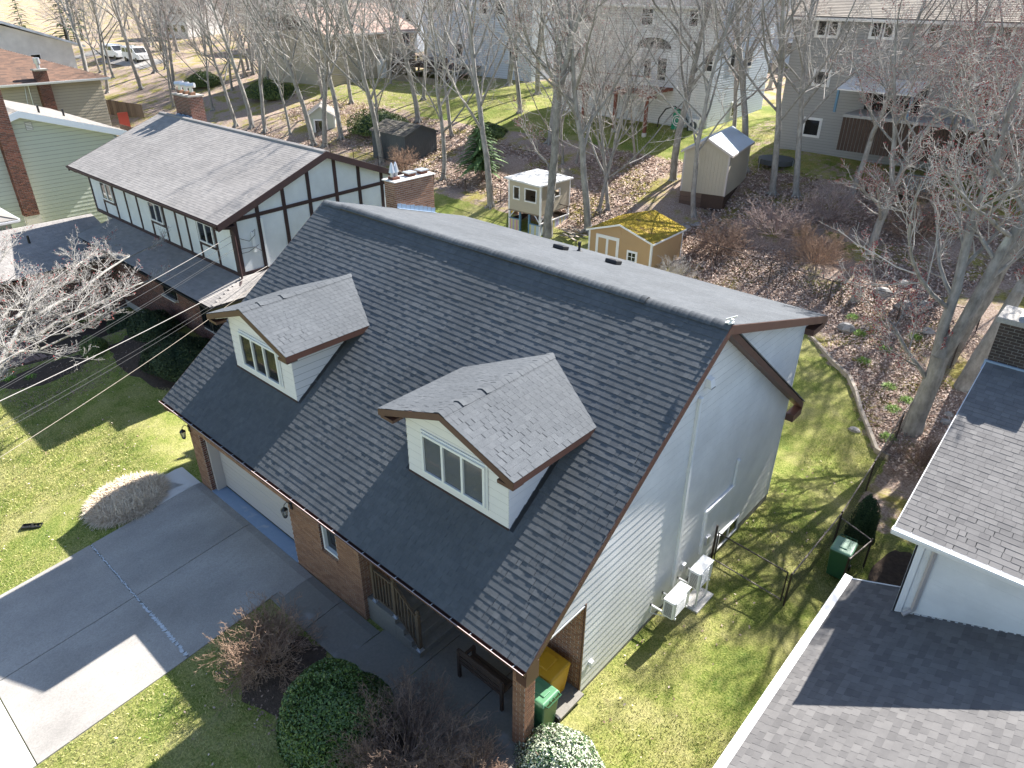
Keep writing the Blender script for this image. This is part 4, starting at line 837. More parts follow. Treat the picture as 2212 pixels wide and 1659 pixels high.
# ------------------------------------------------------------------ BROWN ROOFED HOUSE far left
BH = empty('brown_roof_house', label='cream sided house with brown hip roof and brick chimney at the far left', cat='house')
m_ = MB(); m_.box(-76, 3.6, 0, -59.7, 22.3, 6.1); bw = m_.build('wall', BEIGE, BH)
boards(bw, (-59.69, 0, 0), Y1, [(3.6, 1.2), (22.3, 1.2), (22.3, 6.1), (3.6, 6.1)], BEIGE, .26, .02, X1)
ez = 6.15
def hip(name, x0, x1, y0, y1, ra, rb, zr, matl, parent, seed, expo=.2):
    A = [(x1, y0, ez), (x1, y1, ez), (x0, y1, ez), (x0, y0, ez)]; r0, r1 = (ra[0], ra[1], zr), (rb[0], rb[1], zr)
    m_ = MB(); m_.poly([A[0], A[1], r1, r0]); m_.poly([A[1], A[2], r1]); m_.poly([A[2], A[3], r0, r1]); m_.poly([A[3], A[0], r0]); o = m_.build(name, matl, parent)
    V = Vector((r0[0]-x1, 0, zr-ez)); SLp = V.length
    course(o, (x1, y0, ez+.01), Y1, V, [(0, 0), (y1-y0, 0), (rb[1]-y0, SLp), (ra[1]-y0, SLp)], matl, expo=expo, t=(.008,), seed=seed, wmin=.3, wmax=.8)
    return o
hip('roof', -77, -59.0, 3.0, 23.0, (-68, 9.5), (-68, 15.5), 9.0, SH_BRN, BH, 81)
gutter(BH, (-59.0, 3.0, 6.17), (-59.0, 23.0, 6.17), (1, 0, 0), TRIM, .13, .2)
m_ = MB(); m_.box(-59.7, 16.6, 1, -59.05, 17.6, 7.15); c_ = m_.build('chimney', MORT, BH); bricks(c_, (-59.05, 16.6, 1.5), Y1, 1.0, 5.6, BRICKD, X1, seed=82, bl=.25, bh=.09, proud=.02); bricks(c_, (-59.7, 16.6, 1.5), X1, .65, 5.6, BRICKD, -Y1, seed=83, bl=.25, bh=.09, proud=.02)
m_ = MB(); m_.box(-59.8, 16.5, 7.15, -58.95, 17.7, 7.27); m_.build('chimney_cap', CONC, BH); m_ = MB(); m_.tube([(-59.4, 17.1, 7.27), (-59.4, 17.1, 7.7), (-59.4, 17.1, 7.72), (-59.4, 17.1, 8.2)], [.16, .16, .28, .28], 10); m_.build('chimney_pot', GALV, BH)
m_ = MB(); m_.box(-66, 14.4, 8.35, -65.4, 15.0, 8.6); m_.build('roof_vent', GALV, BH)
m_ = MB(); m_.tube([(-59.6, 15.6, 5.9), (-59.55, 15.3, 3.6), (-59.55, 14.6, 3.2), (-59.55, 14.2, 2.9)], .03, 4); m_.tube([(-59.6, 15.9, 6.0), (-59.55, 15.8, 2.5)], .05, 4); m_.build('service_cable', GALV, BH)
FW = empty('far_white_house', label='small white gabled house beyond the brown roof at the left edge', cat='house')
m_ = MB(); m_.prism([(-92, 18, 3), (-92, 31.6, 3), (-92, 31.6, 7.2), (-92, 24, 9.6), (-92, 18, 7.7)], (-9, 0, 0)); fwo = m_.build('wall', WHITE, FW)
m_ = MB(); m_.prism([(-91.2, 33, 6.7), (-91.2, 24, 9.8), (-91.2, 15, 6.7), (-91.2, 15, 6.95), (-91.2, 24, 10.1), (-91.2, 33, 6.95)], (-10.5, 0, 0)); m_.build('roof', BLUEW, FW)
window(FW, (-91.98, 26.3, 4.6), Y1, X1, 1.3, 1.6, 1, fr=.12, glass=GLASSD)
# ------------------------------------------------------------------ RIGHT NEIGHBOUR
RN = empty('right_house', label='white house with brown grey shingles filling the lower right corner', cat='house')
xe, z0r, mr = 18.5, 1.9, .40; SLr = math.hypot(1, mr)
m_ = MB(); m_.prism([(xe, -7, z0r-.08), (30, -7, z0r+mr*11.5-.08), (30, 7.9, z0r+mr*11.5-.08), (xe, 7.9, z0r-.08)], (0, 0, .07)); lo_ = m_.build('low_roof', FELT, RN)
course(lo_, (xe, 7.9, z0r), -Y1, (1, 0, mr), [(0, 0), (14.9, 0), (14.9, 5.5), (0, 5.5)], SH_RGT, t=(.004, .006), nparts=150, seed=91, wmin=.13, wmax=.24, vr=(.1, .9))
m_ = MB(); m_.box(18.32, -7, z0r-.02, 18.50, 7.93, z0r+.03); m_.box(18.32, -7, z0r-.17, 18.34, 7.93, z0r-.02); m_.build('eave_flashing', TRIM, RN)
m_ = MB(); m_.box(18.9, -7, -.8, 30, 7.5, z0r-.05); m_.build('low_wall', WHITE, RN)
m_ = MB(); m_.prism([(18.45, 7.88, z0r), (21, 7.88, z0r+mr*2.5), (21, 7.88, z0r+mr*2.5-.18), (18.45, 7.88, z0r-.18)], (0, .03, 0)); m_.build('fascia', TRIM, RN)
Ez, Ey, Ex, mu, Yr_ = 4.72, 6.62, 19.15, .285, 13.4; zR = Ez+mu*(Yr_-Ey); SU = math.hypot(Yr_-Ey, zR-Ez)
m_ = MB(); m_.prism([(Ex, Ey, Ez-.08), (30, Ey, Ez-.08), (30, Yr_, zR-.08), (Ex, Yr_, zR-.08)], (0, 0, .07)); uo = m_.build('upper_roof', FELT, RN)
course(uo, (Ex, Ey-.02, Ez), X1, (0, Yr_-Ey, zR-Ez), [(0, 0), (4.6, 0), (4.6, SU), (0, SU)], SH_RGT, t=(.004, .006, .008), nparts=149, seed=92, wmin=.13, wmax=.26, vr=(.2, .8))
m_ = MB(); m_.prism([(Ex, Yr_, zR-.08), (30, Yr_, zR-.08), (30, 19, zR-.08-mu*5.6), (Ex, 19, zR-.08-mu*5.6)], (0, 0, .07)); m_.build('rear_roof', SH_RGT, RN)
m_ = MB(); m_.box(19.62, 7.03, 1.5, 30, 18.5, Ez-.02); uw = m_.build('upper_wall', WHITE, RN); m_ = MB(); m_.prism([(19.62, 7.03, Ez-.02), (19.62, 18.5, Ez-.02), (19.62, Yr_, zR-.1)], (10, 0, 0)); m_.build('gable_end', WHITE, RN)
m_ = MB(); m_.box(19.60, 7.6, -.5, 30, 18.5, 1.6); m_.build('lower_wall', WHITE, RN)
boards(uw, (0, 7.03, 0), X1, [(19.75, 2.45), (25, 4.4), (25, Ez-.05), (19.75, Ez-.05)], WHITE, .11, .012, -Y1)
m_ = MB(); m_.box(19.58, 6.985, 2.0, 19.74, 7.03, Ez-.06); m_.box(19.575, 6.985, 2.0, 19.615, 7.3, Ez-.06); m_.build('corner_board', TRIM, RN)
m_ = MB(); m_.tube([(19.95, 6.95, Ez-.14), (19.93, 6.97, Ez-.5), (19.93, 6.97, 2.62), (19.8, 6.8, 2.52)], .05, 4); m_.build('downpipe', GARD, RN)
gutter(RN, (Ex-.03, Ey, Ez), (26, Ey, Ez), (0, -1, 0), TRIM, .15, .14); m_ = MB(); m_.box(Ex+.02, Ey+.02, Ez-.16, 30, 7.03, Ez-.13); m_.build('soffit', TRIM, RN)
fascia(RN, (Ex-.02, Ey, Ez-.005), (Ex-.02, Yr_, zR-.005), (.025, 0, 0), .18, matl=TRIM); m_ = MB(); m_.prism([(19.64, 6.99, 2.28), (25, 6.99, 4.42), (25, 6.99, 4.50), (19.64, 6.99, 2.36)], (0, .03, 0)); m_.build('base_flashing', TRIM, RN)
m_ = MB(); m_.box(19.15, 12.3, 5, 20.4, 13.1, 7.38); cr = m_.build('chimney', CONCD, RN)
bricks(cr, (19.15, 12.3, 6.2), X1, 1.25, 1.18, BRICKB, -Y1, nparts=100, seed=93); bricks(cr, (19.15, 13.1, 6.2), -Y1, .8, 1.18, BRICKB, -X1, nparts=40, seed=94)
m_ = MB(); m_.box(19.05, 12.2, 7.38, 20.5, 13.2, 7.52); bev(m_.build('chimney_cap', CONC, RN), .02)
m_ = MB(); m_.box(19.45, 12.45, 7.52, 20.0, 13.0, 7.56); m_.tube([(19.72, 12.72, 7.56), (19.72, 12.72, 7.85)], .13, 12); m_.tube([(19.72, 12.72, 7.85), (19.72, 12.72, 7.92)], [.24, .16], 12); m_.build('flue_cap', GALV, RN)
m_ = MB(); m_.obox((19.1, 12.24, 6.18), (1.35, 0, 0), (0, .06, 0), (0, 0, .2)); m_.obox((19.1, 12.05, 6.20), (1.35, 0, 0), (0, .2, .05), (0, 0, .012)); m_.build('chimney_flashing', LEAD, RN)
# ------------------------------------------------------------------ sheds and playhouse
def local(x, y, t):
    c, s = math.cos(t), math.sin(t)
    return (lambda a, b, z: vec(x+c*a-s*b, y+s*a+c*b, z)), vec(c, s, 0), vec(-s, c, 0)
def gable_shed(root, T, U, V, w, d, zb, h, hr, wall, roofm, ov=.12, boards_v=None, trim=None, trimw=.09, rth=.05):
    m_ = MB(); m_.prism([T(0, 0, zb), T(w, 0, zb), T(w, 0, h), T(w/2, 0, hr-.03), T(0, 0, h)], V*d); wl = m_.build('wall', wall, root)
    s = (hr-h)/(w/2)
    for sg in (-1, 1):
        a = T(-ov if sg < 0 else w+ov, -ov, h-s*ov); b = T(w/2, -ov, hr); m_ = MB(); L = V*(d+2*ov)
        q = [a, b, b+L, a+L]; m_.prism(q if sg < 0 else q[::-1], (0, 0, rth)); r_ = m_.build('roof', roofm, root)
        if trim:
            m_ = MB(); m_.prism([a-V*.02+Z1*(rth-.0), b-V*.02+Z1*rth, b-V*.02-Z1*trimw+Z1*rth, a-V*.02-Z1*trimw+Z1*rth], V*.03); m_.build('fascia', trim, root)
            o_ = U*(-.02 if sg < 0 else 0); m_ = MB(); m_.obox(a+o_-Z1*(trimw-rth), L, U*.02, Z1*trimw); m_.build('fascia', trim, root)
    if trim:
        for (p, q) in ((0, 0), (w, 0), (w, d), (0, d)):
            m_ = MB(); c = T(p, q, zb)-U*.02-V*.02; du = U*(.10 if p == 0 else -.10); dv = V*(.10 if q == 0 else -.10)
            c = T(p, q, zb)+U*(-.015 if p == 0 else .015)+V*(-.015 if q == 0 else .015)
            m_.obox(c, du, V*(.012 if q == 0 else -.012), Z1*(h-zb-.03)); m_.obox(c, U*(.012 if p == 0 else -.012), dv, Z1*(h-zb-.03)); m_.build('corner_trim', trim, root)
    return wl
T, U, V = local(-.606, 23.04, .038); w, d = 3.77, 3.25
TS = empty('garden_shed', label='tan garden shed with white trim and a mossy yellow gable roof', cat='shed')
gable_shed(TS, T, U, V, w, d, .75, 3.13, 3.72, TAN, MOSS, ov=.12, trim=TRIM)
R = random.Random(3); m_ = MB(); s = (3.72-3.13)/(w/2)
for k in range(2600):
    u = R.uniform(-.1, w+.1); v = R.uniform(-.1, d+.1); z = (3.72-abs(u-w/2)*s)+.05; r_ = R.uniform(.02, .055); p = T(u, v, z); q = R.uniform(0, 3)
    a_, b_ = U*math.cos(q)*r_+V*math.sin(q)*r_, V*math.cos(q)*r_-U*math.sin(q)*r_; up_ = Z1*R.uniform(.01, .045)
    m_.v += [tuple(p-a_), tuple(p-b_), tuple(p+a_), tuple(p+b_), tuple(p+up_)]; n = len(m_.v)-5
    for i in range(4): m_.f.append((n+i, n+(i+1) % 4, n+4)); m_.a.append(R.random())
m_.build('moss_tufts', MOSS, TS, kind='stuff')
for i in range(2):
    a = .55+i*.62; m_ = MB(); o = T(a, -.035, .95)
    for (u0, z0, u1, z1) in ((0, 0, .06, 1.95), (.55, 0, .61, 1.95), (.06, 0, .55, .07), (.06, 1.88, .55, 1.95), (.06, .55, .55, .61)): m_.obox(o+U*u0+Z1*z0, U*(u1-u0), V*.03, Z1*(z1-z0))
    dd = m_.build('door', TRIM, TS); m_ = MB(); m_.obox(T(a+.06, -.02, 1.02), U*.49, V*.015, Z1*1.8); m_.build('door_panel', TAN, dd)
m_ = MB(); m_.obox(T(1.13, -.07, 1.75), U*.03, V*.03, Z1*.14); m_.build('door_handle', BLACK, TS)
for (u0, z0, u1, z1) in ((.47, .9, .55, 3.0), (1.79, .9, 1.87, 3.0), (.55, 2.9, 1.79, 3.0)): m_ = MB(); m_.obox(T(u0, -.04, z0), U*(u1-u0), V*.04, Z1*(z1-z0)); m_.build('door_frame', TRIM, TS)
window(TS, T(2.42, -.0, 1.72), U, -V, .52, .74, 1, fr=.05, depth=.045, mull=1, hm=2, trim=.05, glass=GLASSD)
m_ = MB(); m_.obox(T(1.75, -.02, 3.22), U*.22, V*.02, Z1*.22); m_.build('vent', TAN, TS)
# playhouse
T, U, V = local(-7.86, 24.74, .047); w, d = 2.39, 2.95; g0 = 1.1; zA, zB = 2.5, 4.12
PH = empty('playhouse', label='two level beige playhouse on posts with pastel striped half walls', cat='playhouse')
def wallbox(u0, v0, u1, v1, z0, z1, name, m, par=PH):
    m_ = MB(); m_.obox(T(u0, v0, z0), U*(u1-u0), V*(v1-v0), Z1*(z1-z0)); return m_.build(name, m, par)
# front wall with two openings, right wall with one (built from pieces), left & back solid with openings
for (u0, z0, u1, z1) in ((0, zA, w, 3.22), (0, 3.88, w, 4.2), (0, 3.22, .42, 3.88), (.80, 3.22, 1.28, 3.88), (2.05, 3.22, w, 3.88)): wallbox(u0, 0, u1, .04, z0, z1, 'wall_panel', BEIGE)
for (v0, z0, v1, z1) in ((0, zA, d, 3.35), (0, 3.72, d, 4.12), (0, 3.35, 1.15, 3.72), (1.85, 3.35, d, 3.72)): wallbox(w-.04, v0, w, v1, z0, z1, 'wall_panel', BEIGE)
wallbox(0, 0, .04, d, zA, 4.2, 'wall_panel', BEIGE)
for (u0, z0, u1, z1) in ((0, zA, w, 3.2), (0, 3.9, w, 4.1), (0, 3.2, .8, 3.9), (1.7, 3.2, w, 3.9)): wallbox(u0, d-.04, u1, d, z0, z1, 'wall_panel', BEIGE)
for k in range(7):
    z = zA+.02+k*.235
    for (a, b) in (((0, .0), (w, 0)),):
        for (u0, u1) in (((0, w),) if not (3.15 < z+.1 < 3.88) else ((0, .42), (.80, 1.28), (2.05, w))):
            m_ = MB(); m_.obox(T(u0, -.012, z), U*(u1-u0), V*.012, Z1*.215); m_.build('siding_board', BEIGE, PH)
wallbox(0, 0, w, d, zA-.08, zA-.0, 'floor_deck', WOOD)
def frame_(o, A, B, wd, ht, N, t=.06):
    m_ = MB()
    for (a, z, b, z2) in ((-t, -t, wd+t, 0), (-t, ht, wd+t, ht+t), (-t, 0, 0, ht), (wd, 0, wd+t, ht)): m_.obox(o+A*a+Z1*z, A*(b-a), N*.03, Z1*(z2-z))
    return m_.build('window_frame', TRIM, PH)
frame_(T(.42, -.012, 3.2), U, V, .38, .68, -V); frame_(T(1.28, -.012, 3.2), U, V, .77, .68, -V); frame_(T(w, 1.15, 3.35), V, U, .7, .37, U)
m_ = MB(); m_.prism([T(-.2, -.22, 4.30), T(w+.12, -.22, 4.16), T(w+.12, d+.15, 4.10), T(-.2, d+.15, 4.24)], (0, 0, .09)); m_.build('roof', mat('peeling_white_roof', (.72, .72, .71), (.45, .45, .44), 5, .7, .2, 20, namp=1.0), PH)
for (p, q) in ((0, 0), (w, 0), (w, d), (0, d), (.85, 0), (1.55, 0)):
    c = (BLUET if 0 < p < w else TRIM); wallbox(p-.05+(-.04 if p == w else .04 if p == 0 else 0), q-.01 if q == 0 else q-.11, p+.05+(-.04 if p == w else .04 if p == 0 else 0), (q+.1) if q == 0 else q-.01, g0-.1, zA-.08, 'post', c)
for (p, sg) in ((w-.04, -1), (.04, 1)):
    m_ = MB(); m_.obox(T(p, 0, 2.0), U*sg*.34, V*.05, Z1*.02); m_ = MB(); a = T(p+sg*.05, .01, 2.05); b = T(p+sg*.38, .01, 2.42); m_.tube([a, b], .035, 4); m_.build('brace', TRIM, PH)
a, b = T(w-.03, .1, 2.05), T(w-.03, .42, 2.42); m_ = MB(); m_.tube([a, b], .035, 4); m_.build('brace', TRIM, PH); a, b = T(w-.03, d-.1, 2.05), T(w-.03, d-.42, 2.42); m_ = MB(); m_.tube([a, b], .035, 4); m_.build('brace', TRIM, PH)
for z0_, sd in ((zA, 0),): pass
wallbox(-.02, -.02, 0.02+.06, .0, zA, 4.22, 'corner_trim', TRIM); wallbox(w-.06, -.03, w+.03, .0, zA-.15, 4.14, 'corner_trim', TRIM); wallbox(w, 0, w+.03, .08, zA-.15, 4.14, 'corner_trim', TRIM); wallbox(w, d-.08, w+.03, d, zA-.0, 4.1, 'corner_trim', TRIM)
cols = [PINK, PYEL, LILAC, PYEL, PINK, PYEL]; 
for k in range(6): wallbox(.05+k*.13, -.0, .05+k*.13+.122, .03, g0, 1.95, 'plank', cols[k])
for k in range(6): wallbox(1.6+k*.125, -.0, 1.6+k*.125+.117, .03, g0, 1.85, 'plank', [PYEL, SKYP, SKYP, PYEL, SKYP, SKYP][k])
for k in range(16): wallbox(w-.03, .12+k*.17, w, .12+k*.17+.16, g0, 1.95, 'plank', [SKYP, PYEL, SKYP, LILAC, SKYP, PYEL][k % 6])
wallbox(.03, -.03, .86, .05, 1.95, 2.0, 'top_rail', BLUET); wallbox(1.55, -.03, w, .05, 1.85, 1.9, 'top_rail', BLUET); wallbox(w-.05, .0, w+.03, d, 1.95, 2.0, 'top_rail', TRIM)
wallbox(.02, d-.05, w, d-.02, g0, 2.0, 'back_panel', DWOOD); wallbox(.0, .1, .03, d, g0, 1.9, 'side_panel', DWOOD)
m_ = MB(); m_.tube([T(w+.3, .2, 1.0), T(w+.02, .3, 2.0)], .05, 4); m_.build('prop', WOOD, PH)
SLD = empty('slide', label='yellow plastic slide beside the playhouse', cat='slide'); m_ = MB()
o = vec(-8.05, 26.3, 0)
for k in range(7):
    t = k/7; a = vec(-8.1-1.5*t, 26.2, 2.25-1.0*t); b = vec(-8.1-1.5*(t+1/7), 26.2, 2.25-1.0*(t+1/7)-(.0)); 
    m_.obox(a, b-a, (0, .5, 0), (0, 0, .03)); m_.obox(a, b-a, (0, .04, 0), (0, 0, .16)); m_.obox(a+vec(0, .46, 0), b-a, (0, .04, 0), (0, 0, .16))
m_.build('chute', SLIDE, SLD)
for y in (26.22, 26.66): m_ = MB(); m_.tube([(-8.15, y, 1.3), (-8.15, y, 2.3)], .03, 5); m_.build('support', SLIDE, SLD)
# tall shed
T, U, V = local(-.03, 31.17, .203); w, d = 2.64, 4.6
MS = empty('tall_shed', label='tall beige board shed with ribbed metal roof on a timber base', cat='shed')
gable_shed(MS, T, U, V, w, d, 3.75, 6.1, 6.8, BEIGE, METR, ov=.16, trim=GARD, trimw=.12)
for k in range(13): m_ = MB(); m_.obox(T(.05+k*.2, -.012, 3.8), U*.185, V*.012, Z1*(2.25+.45*(1-abs(.05+k*.2+.1-w/2)/(w/2)))); m_.build('wall_board', BEIGE, MS)
for k in range(22): m_ = MB(); m_.obox(T(w, .05+k*.2, 3.8), V*.185, U*.012, Z1*2.2); m_.build('wall_board', BEIGE, MS)
s = (6.8-6.1)/(w/2)
for k in range(26):
    v = -.12+k*.19
    for sg in (-1, 1): a = T(-.16 if sg < 0 else w+.16, v, 6.1-s*.16+.055); b = T(w/2, v, 6.8+.055); m_ = MB(); m_.tube([a, b], .018, 3); m_.build('roof_rib', METR, MS)
m_ = MB(); m_.obox(T(.0, .05, 2.4), U*(w-.05), V*(d-.1), Z1*1.35); m_.build('timber_base', DWOOD, MS)
for k in range(4): m_ = MB(); m_.obox(T(0, .02, 2.6+k*.29), U*1.3, V*.03, Z1*.27, rnd.random()); m_.build('base_plank', mat('brown_plank', (.17, .115, .085), (.11, .075, .06), 3, .85), MS)
# grey shed
T, U, V = local(-22.06, 28.86, 1.553); w, d = 3.12, 4.0
GS = empty('grey_shed', label='dark grey shed with a mossy worn roof behind the chimney', cat='shed')
gable_shed(GS, T, U, V, w, d, 2.1, 4.4, 5.0, SHEDG, mat('worn_mossy_roof', (.22, .20, .15), (.10, .095, .085), 5, .95, .4, 20, namp=1.1, dirt=((.30, .25, .05), 2, .58)), ov=.12, trim=SHEDG)
for k in range(15): m_ = MB(); m_.obox(T(.04+k*.205, -.01, 2.15), U*.19, V*.01, Z1*2.2); m_.build('wall_board', SHEDG, GS)
for k in range(19): m_ = MB(); m_.obox(T(-.01, .04+k*.205, 2.15), V*.19, U*.01, Z1*2.2); m_.build('wall_board', SHEDG, GS)
R = random.Random(4); m_ = MB()
for r_ in range(9):
    for k in range(14):
        if R.random() < .85:
            for sg in (-1, 1): u = w/2+sg*(.12+r_*.18); v = -.1+k*.3+R.uniform(0, .05); z = 5.0-abs(u-w/2)*(.6/(w/2))+.055; m_.obox(T(u, v, z), V*.27, U*sg*.19+Z1*(-.06), Z1*R.uniform(.008, .03), R.random())
m_.build('curled_shingles', mat('curled_shingle', (.22, .19, .15), (.08, .075, .07), 4, .95, namp=.9), GS, kind='stuff')
# little shed behind the tudor house
T, U, V = local(-36.8, 30.2, .9); w, d = 2.4, 3
LS = empty('small_shed', label='small pale green shed with a window behind the grey roofed house', cat='shed')
gable_shed(LS, T, U, V, w, d, 1.9, 4.1, 4.9, PALEGR, SH_FAR, ov=.2, trim=TRIM); window(LS, T(.6, -.0, 2.5), U, -V, 1.1, 1.3, 1, fr=.08, glass=GLASSD, trim=.05)
# rubble, planks
def rock(x, y, r, label, group=None, seed=0, matl=None):
    R = random.Random(seed); m_ = MB(); n = 7; h = r*R.uniform(.55, .9)
    rings = [(-.3, .8), (.15, 1.0), (.6, .8), (.95, .4)]
    for (zz, rr) in rings:
        for k in range(n): q = 2*math.pi*k/n; s_ = rr*R.uniform(.8, 1.15); m_.v.append((x+r*s_*math.cos(q), y+r*s_*math.sin(q)*.8, H(x, y)+h*zz))
    for i in range(3):
        for k in range(n): k2 = (k+1) % n; m_.f.append((i*n+k, i*n+k2, (i+1)*n+k2, (i+1)*n+k)); m_.a.append(R.random())
    m_.f.append(tuple(3*n+k for k in range(n))); m_.a.append(.8)
    return m_.build('rock', matl or STONE, None, label=label, cat='rock', group=group)
rock(-8.7, 30.6, .35, 'pale boulder on the leafy slope right of the spruce tree', seed=1); rock(-1.2, 28.2, .42, 'mossy boulder behind the tan garden shed', seed=2)
R = random.Random(9)
for k in range(26): rock(1.6+R.gauss(0, .55), 29.3+R.gauss(0, .45), R.uniform(.12, .26), 'grey rubble stone in the pile below the tall shed', 'rubble stones below the tall shed', seed=20+k)
for k, (x, y, r_) in enumerate(((13.0, 27.5, .5), (14.2, 26.9, .45), (14.9, 27.3, .38), (13.6, 28.6, .35), (15.6, 25.6, .3), (12.7, 24.3, .42), (15.5, 17.9, .22))): rock(x, y, r_, 'grey boulder among dead leaves near the right fence', 'boulders among the dead leaves', seed=60+k)
rock(17.9, 20.6, .2, 'whitish stone at the foot of the leaning trunk', seed=71); rock(17.95, 20.1, .24, 'grey block shaped stone by the leaning trunk', seed=72)
m_ = MB(); m_.tube([(12.2, 26.5, 1.55), (12.2, 26.5, 2.1), (12.2, 26.5, 2.32)], [.26, .2, .19], 9); m_.build('tree_stump', BARK, None, label='cut tree stump behind the back fence', cat='stump')
LP = empty('lumber_pile', label='loose weathered boards lying beside the playhouse', cat='boards')
for k in range(7): m_ = MB(); q = R.uniform(-.5, .5); x, y = -5.2+R.uniform(0, 1.6), 25.8+R.uniform(-.6, .9); m_.obox((x, y, H(x, y)+.05+k*.035), (1.6*math.cos(q), 1.6*math.sin(q), 0), (-.12*math.sin(q), .12*math.cos(q), 0), (0, 0, .03)); m_.build('board', SLAT, LP)
# ------------------------------------------------------------------ houses behind
WH = empty('white_house', label='tall white three storey house with rear deck behind the bare trees', cat='house')
m_ = MB(); m_.box(-19.0, 43.02, 4.5, -5.02, 52, 13.1); wo = m_.build('wall', WHITE, WH); boards(wo, (0, 43.0, 0), X1, [(-19.0, 5.0), (-5.0, 5.0), (-5.0, 13.1), (-19.0, 13.1)], WHITE, .17, .02, -Y1); boards(wo, (-5.0, 0, 0), Y1, [(43, 5.0), (52, 5.0), (52, 13.1), (43, 13.1)], BLUEW, .17, .02, X1)  # right side is white siding with shade put into its colour
m_ = MB(); m_.prism([(-5.0, 43, 13.1), (-5.0, 52, 13.1), (-5.0, 47.5, 16)], (-.05, 0, 0)); m_.build('gable_end', BLUEW, WH)  # white gable tinted blue to paint in its shade
for (yA, zA_, yB, zB_) in ((42.5, 13.0, 47.5, 16.2), (47.5, 16.2, 52.5, 13.0)): m_ = MB(); m_.prism([(-19.5, yA, zA_), (-4.5, yA, zA_), (-4.5, yB, zB_), (-19.5, yB, zB_)], (0, 0, .1)); m_.build('roof', SH_FAR, WH)
gutter(WH, (-19.5, 42.5, 13.1), (-4.5, 42.5, 13.1), (0, -1, 0), TRIM, .14, .16)
for (x, z, w_, h_) in ((-11.3, 11.75, 1.05, 1.15), (-16.5, 11.7, 1.1, 1.2), (-5.85, 9.0, .8, .95), (-7.4, 11.8, .8, 1.1)): window(WH, (x, 42.99, z), X1, -Y1, w_, h_, 1, fr=.07, glass=GLASSD, trim=.06, meeting=True)
for (x, z, w_, h_) in ((-10.75, 8.1, .72, 1.55), (-9.6, 8.1, .9, 1.65)): window(WH, (x, 42.99, z), X1, -Y1, w_, h_, 1, fr=.08, glass=GLASSD, name='deck_door')
for (y, z, w_, h_) in ((45.2, 9.0, .8, 1.5), (46.5, 5.6, .9, 1.1), (48, 9, .8, 1.4)): window(WH, (-4.985, y, z), Y1, X1, w_, h_, 1, fr=.08, glass=GLASSD, trim=.06)
m_ = MB(); pts = [(-10.05+1.5*math.cos(q), 42.95, 10.3+.72*math.sin(q)) for q in [math.pi*k/10 for k in range(11)]]; m_.prism(pts, (0, .04, 0)); m_.build('arched_window', GLASSD, WH)
DK = empty('rear_deck', label='raised red brown timber deck on posts against the white house', cat='deck')
m_ = MB(); m_.box(-14.2, 39.6, 7.55, -8.0, 42.9, 7.75); m_.build('deck_floor', REDW, DK)
for x in (-13.8, -10.9, -8.2): m_ = MB(); m_.box(x-.1, 39.7, 4.5, x+.1, 39.9, 7.55); m_.build('post', REDW, DK); m_ = MB(); m_.box(x-.7, 39.72, 7.35, x+.7, 39.88, 7.5); m_.build('bracket', REDW, DK); m_ = MB(); m_.tube([(x, 39.8, 4.4), (x, 39.8, 4.95)], .18, 8); m_.build('footing', CONCL, DK)
m_ = MB(); m_.box(-14.2, 39.6, 8.68, -8.0, 39.7, 8.76); m_.box(-14.2, 39.6, 7.85, -8.0, 39.7, 7.9); m_.build('rail', REDW, DK)
for k in range(44): m_ = MB(); m_.box(-14.15+k*.14, 39.63, 7.9, -14.15+k*.14+.045, 39.67, 8.68); m_.build('baluster', TRIM, DK)
GO = empty('target_panel', label='green fabric panel with white rings in a black arched net frame', cat='play target')
ax, ay = -7.2, 42.0; m_ = MB(); m_.tube([(ax-1.3, ay, 4.9), (ax-1.2, ay, 5.7), (ax-.7, ay, 6.4), (ax, ay, 6.65), (ax+.7, ay, 6.4), (ax+1.2, ay, 5.7), (ax+1.3, ay, 4.9)], .05, 6); m_.build('arched_frame', BLACK, GO)
m_ = MB(); m_.prism([(ax-.15, ay, 5.0), (ax+.85, ay, 5.0), (ax+1.0, ay, 6.0), (ax+.6, ay, 6.45), (ax, ay, 6.55)], (0, .03, 0)); pn = m_.build('panel', GRNP, GO)
for r_ in (.36, .2): m_ = MB(); P = [(ax+.32+r_*math.cos(q), ay-.02, 5.7+r_*math.sin(q)) for q in [2*math.pi*k/20 for k in range(21)]]; m_.tube(P, .035, 4); m_.build('ring', TRIM, pn)
m_ = MB(); m_.box(-6.0, 42.2, 5.0, -5.2, 42.6, 5.9); q = empty('heat_pump', label='white heat pump against the white house wall far behind', cat='heat pump'); o_ = m_.build('casing', ACW, q); m_ = MB(); m_.tube([(-5.62, 42.19, 5.45), (-5.62, 42.15, 5.45)], .3, 14); m_.build('fan_grille', SHEDG, q)
# grey house
GY = empty('grey_house', label='long grey sided house with tan roof behind the trees at upper right', cat='house')
m_ = MB(); m_.box(1.1, 41.02, 4.2, 26, 50, 12.75); go_ = m_.build('wall', GREYS, GY); boards(go_, (0, 41.0, 0), X1, [(1.1, 4.75), (26, 4.75), (26, 12.75), (1.1, 12.75)], GREYS, .17, .02, -Y1)
m_ = MB(); m_.prism([(.6, 40.5, 12.68), (26, 40.5, 12.68), (26, 45.5, 15.2), (.6, 45.5, 15.2)], (0, 0, .1)); gr_ = m_.build('roof', SH_FAR, GY); course(gr_, (.6, 40.48, 12.79), X1, (0, 5, 2.52), [(0, 0), (25.4, 0), (25.4, 5.6), (0, 5.6)], mat('tan_shingle', (.40, .35, .29), (.31, .27, .23), 2, .9, coords='World'), expo=.17, t=(.02,), seed=95, wmin=.4, wmax=.9)
gutter(GY, (.6, 40.5, 12.72), (26, 40.5, 12.72), (0, -1, 0), TRIM, .13, .15)
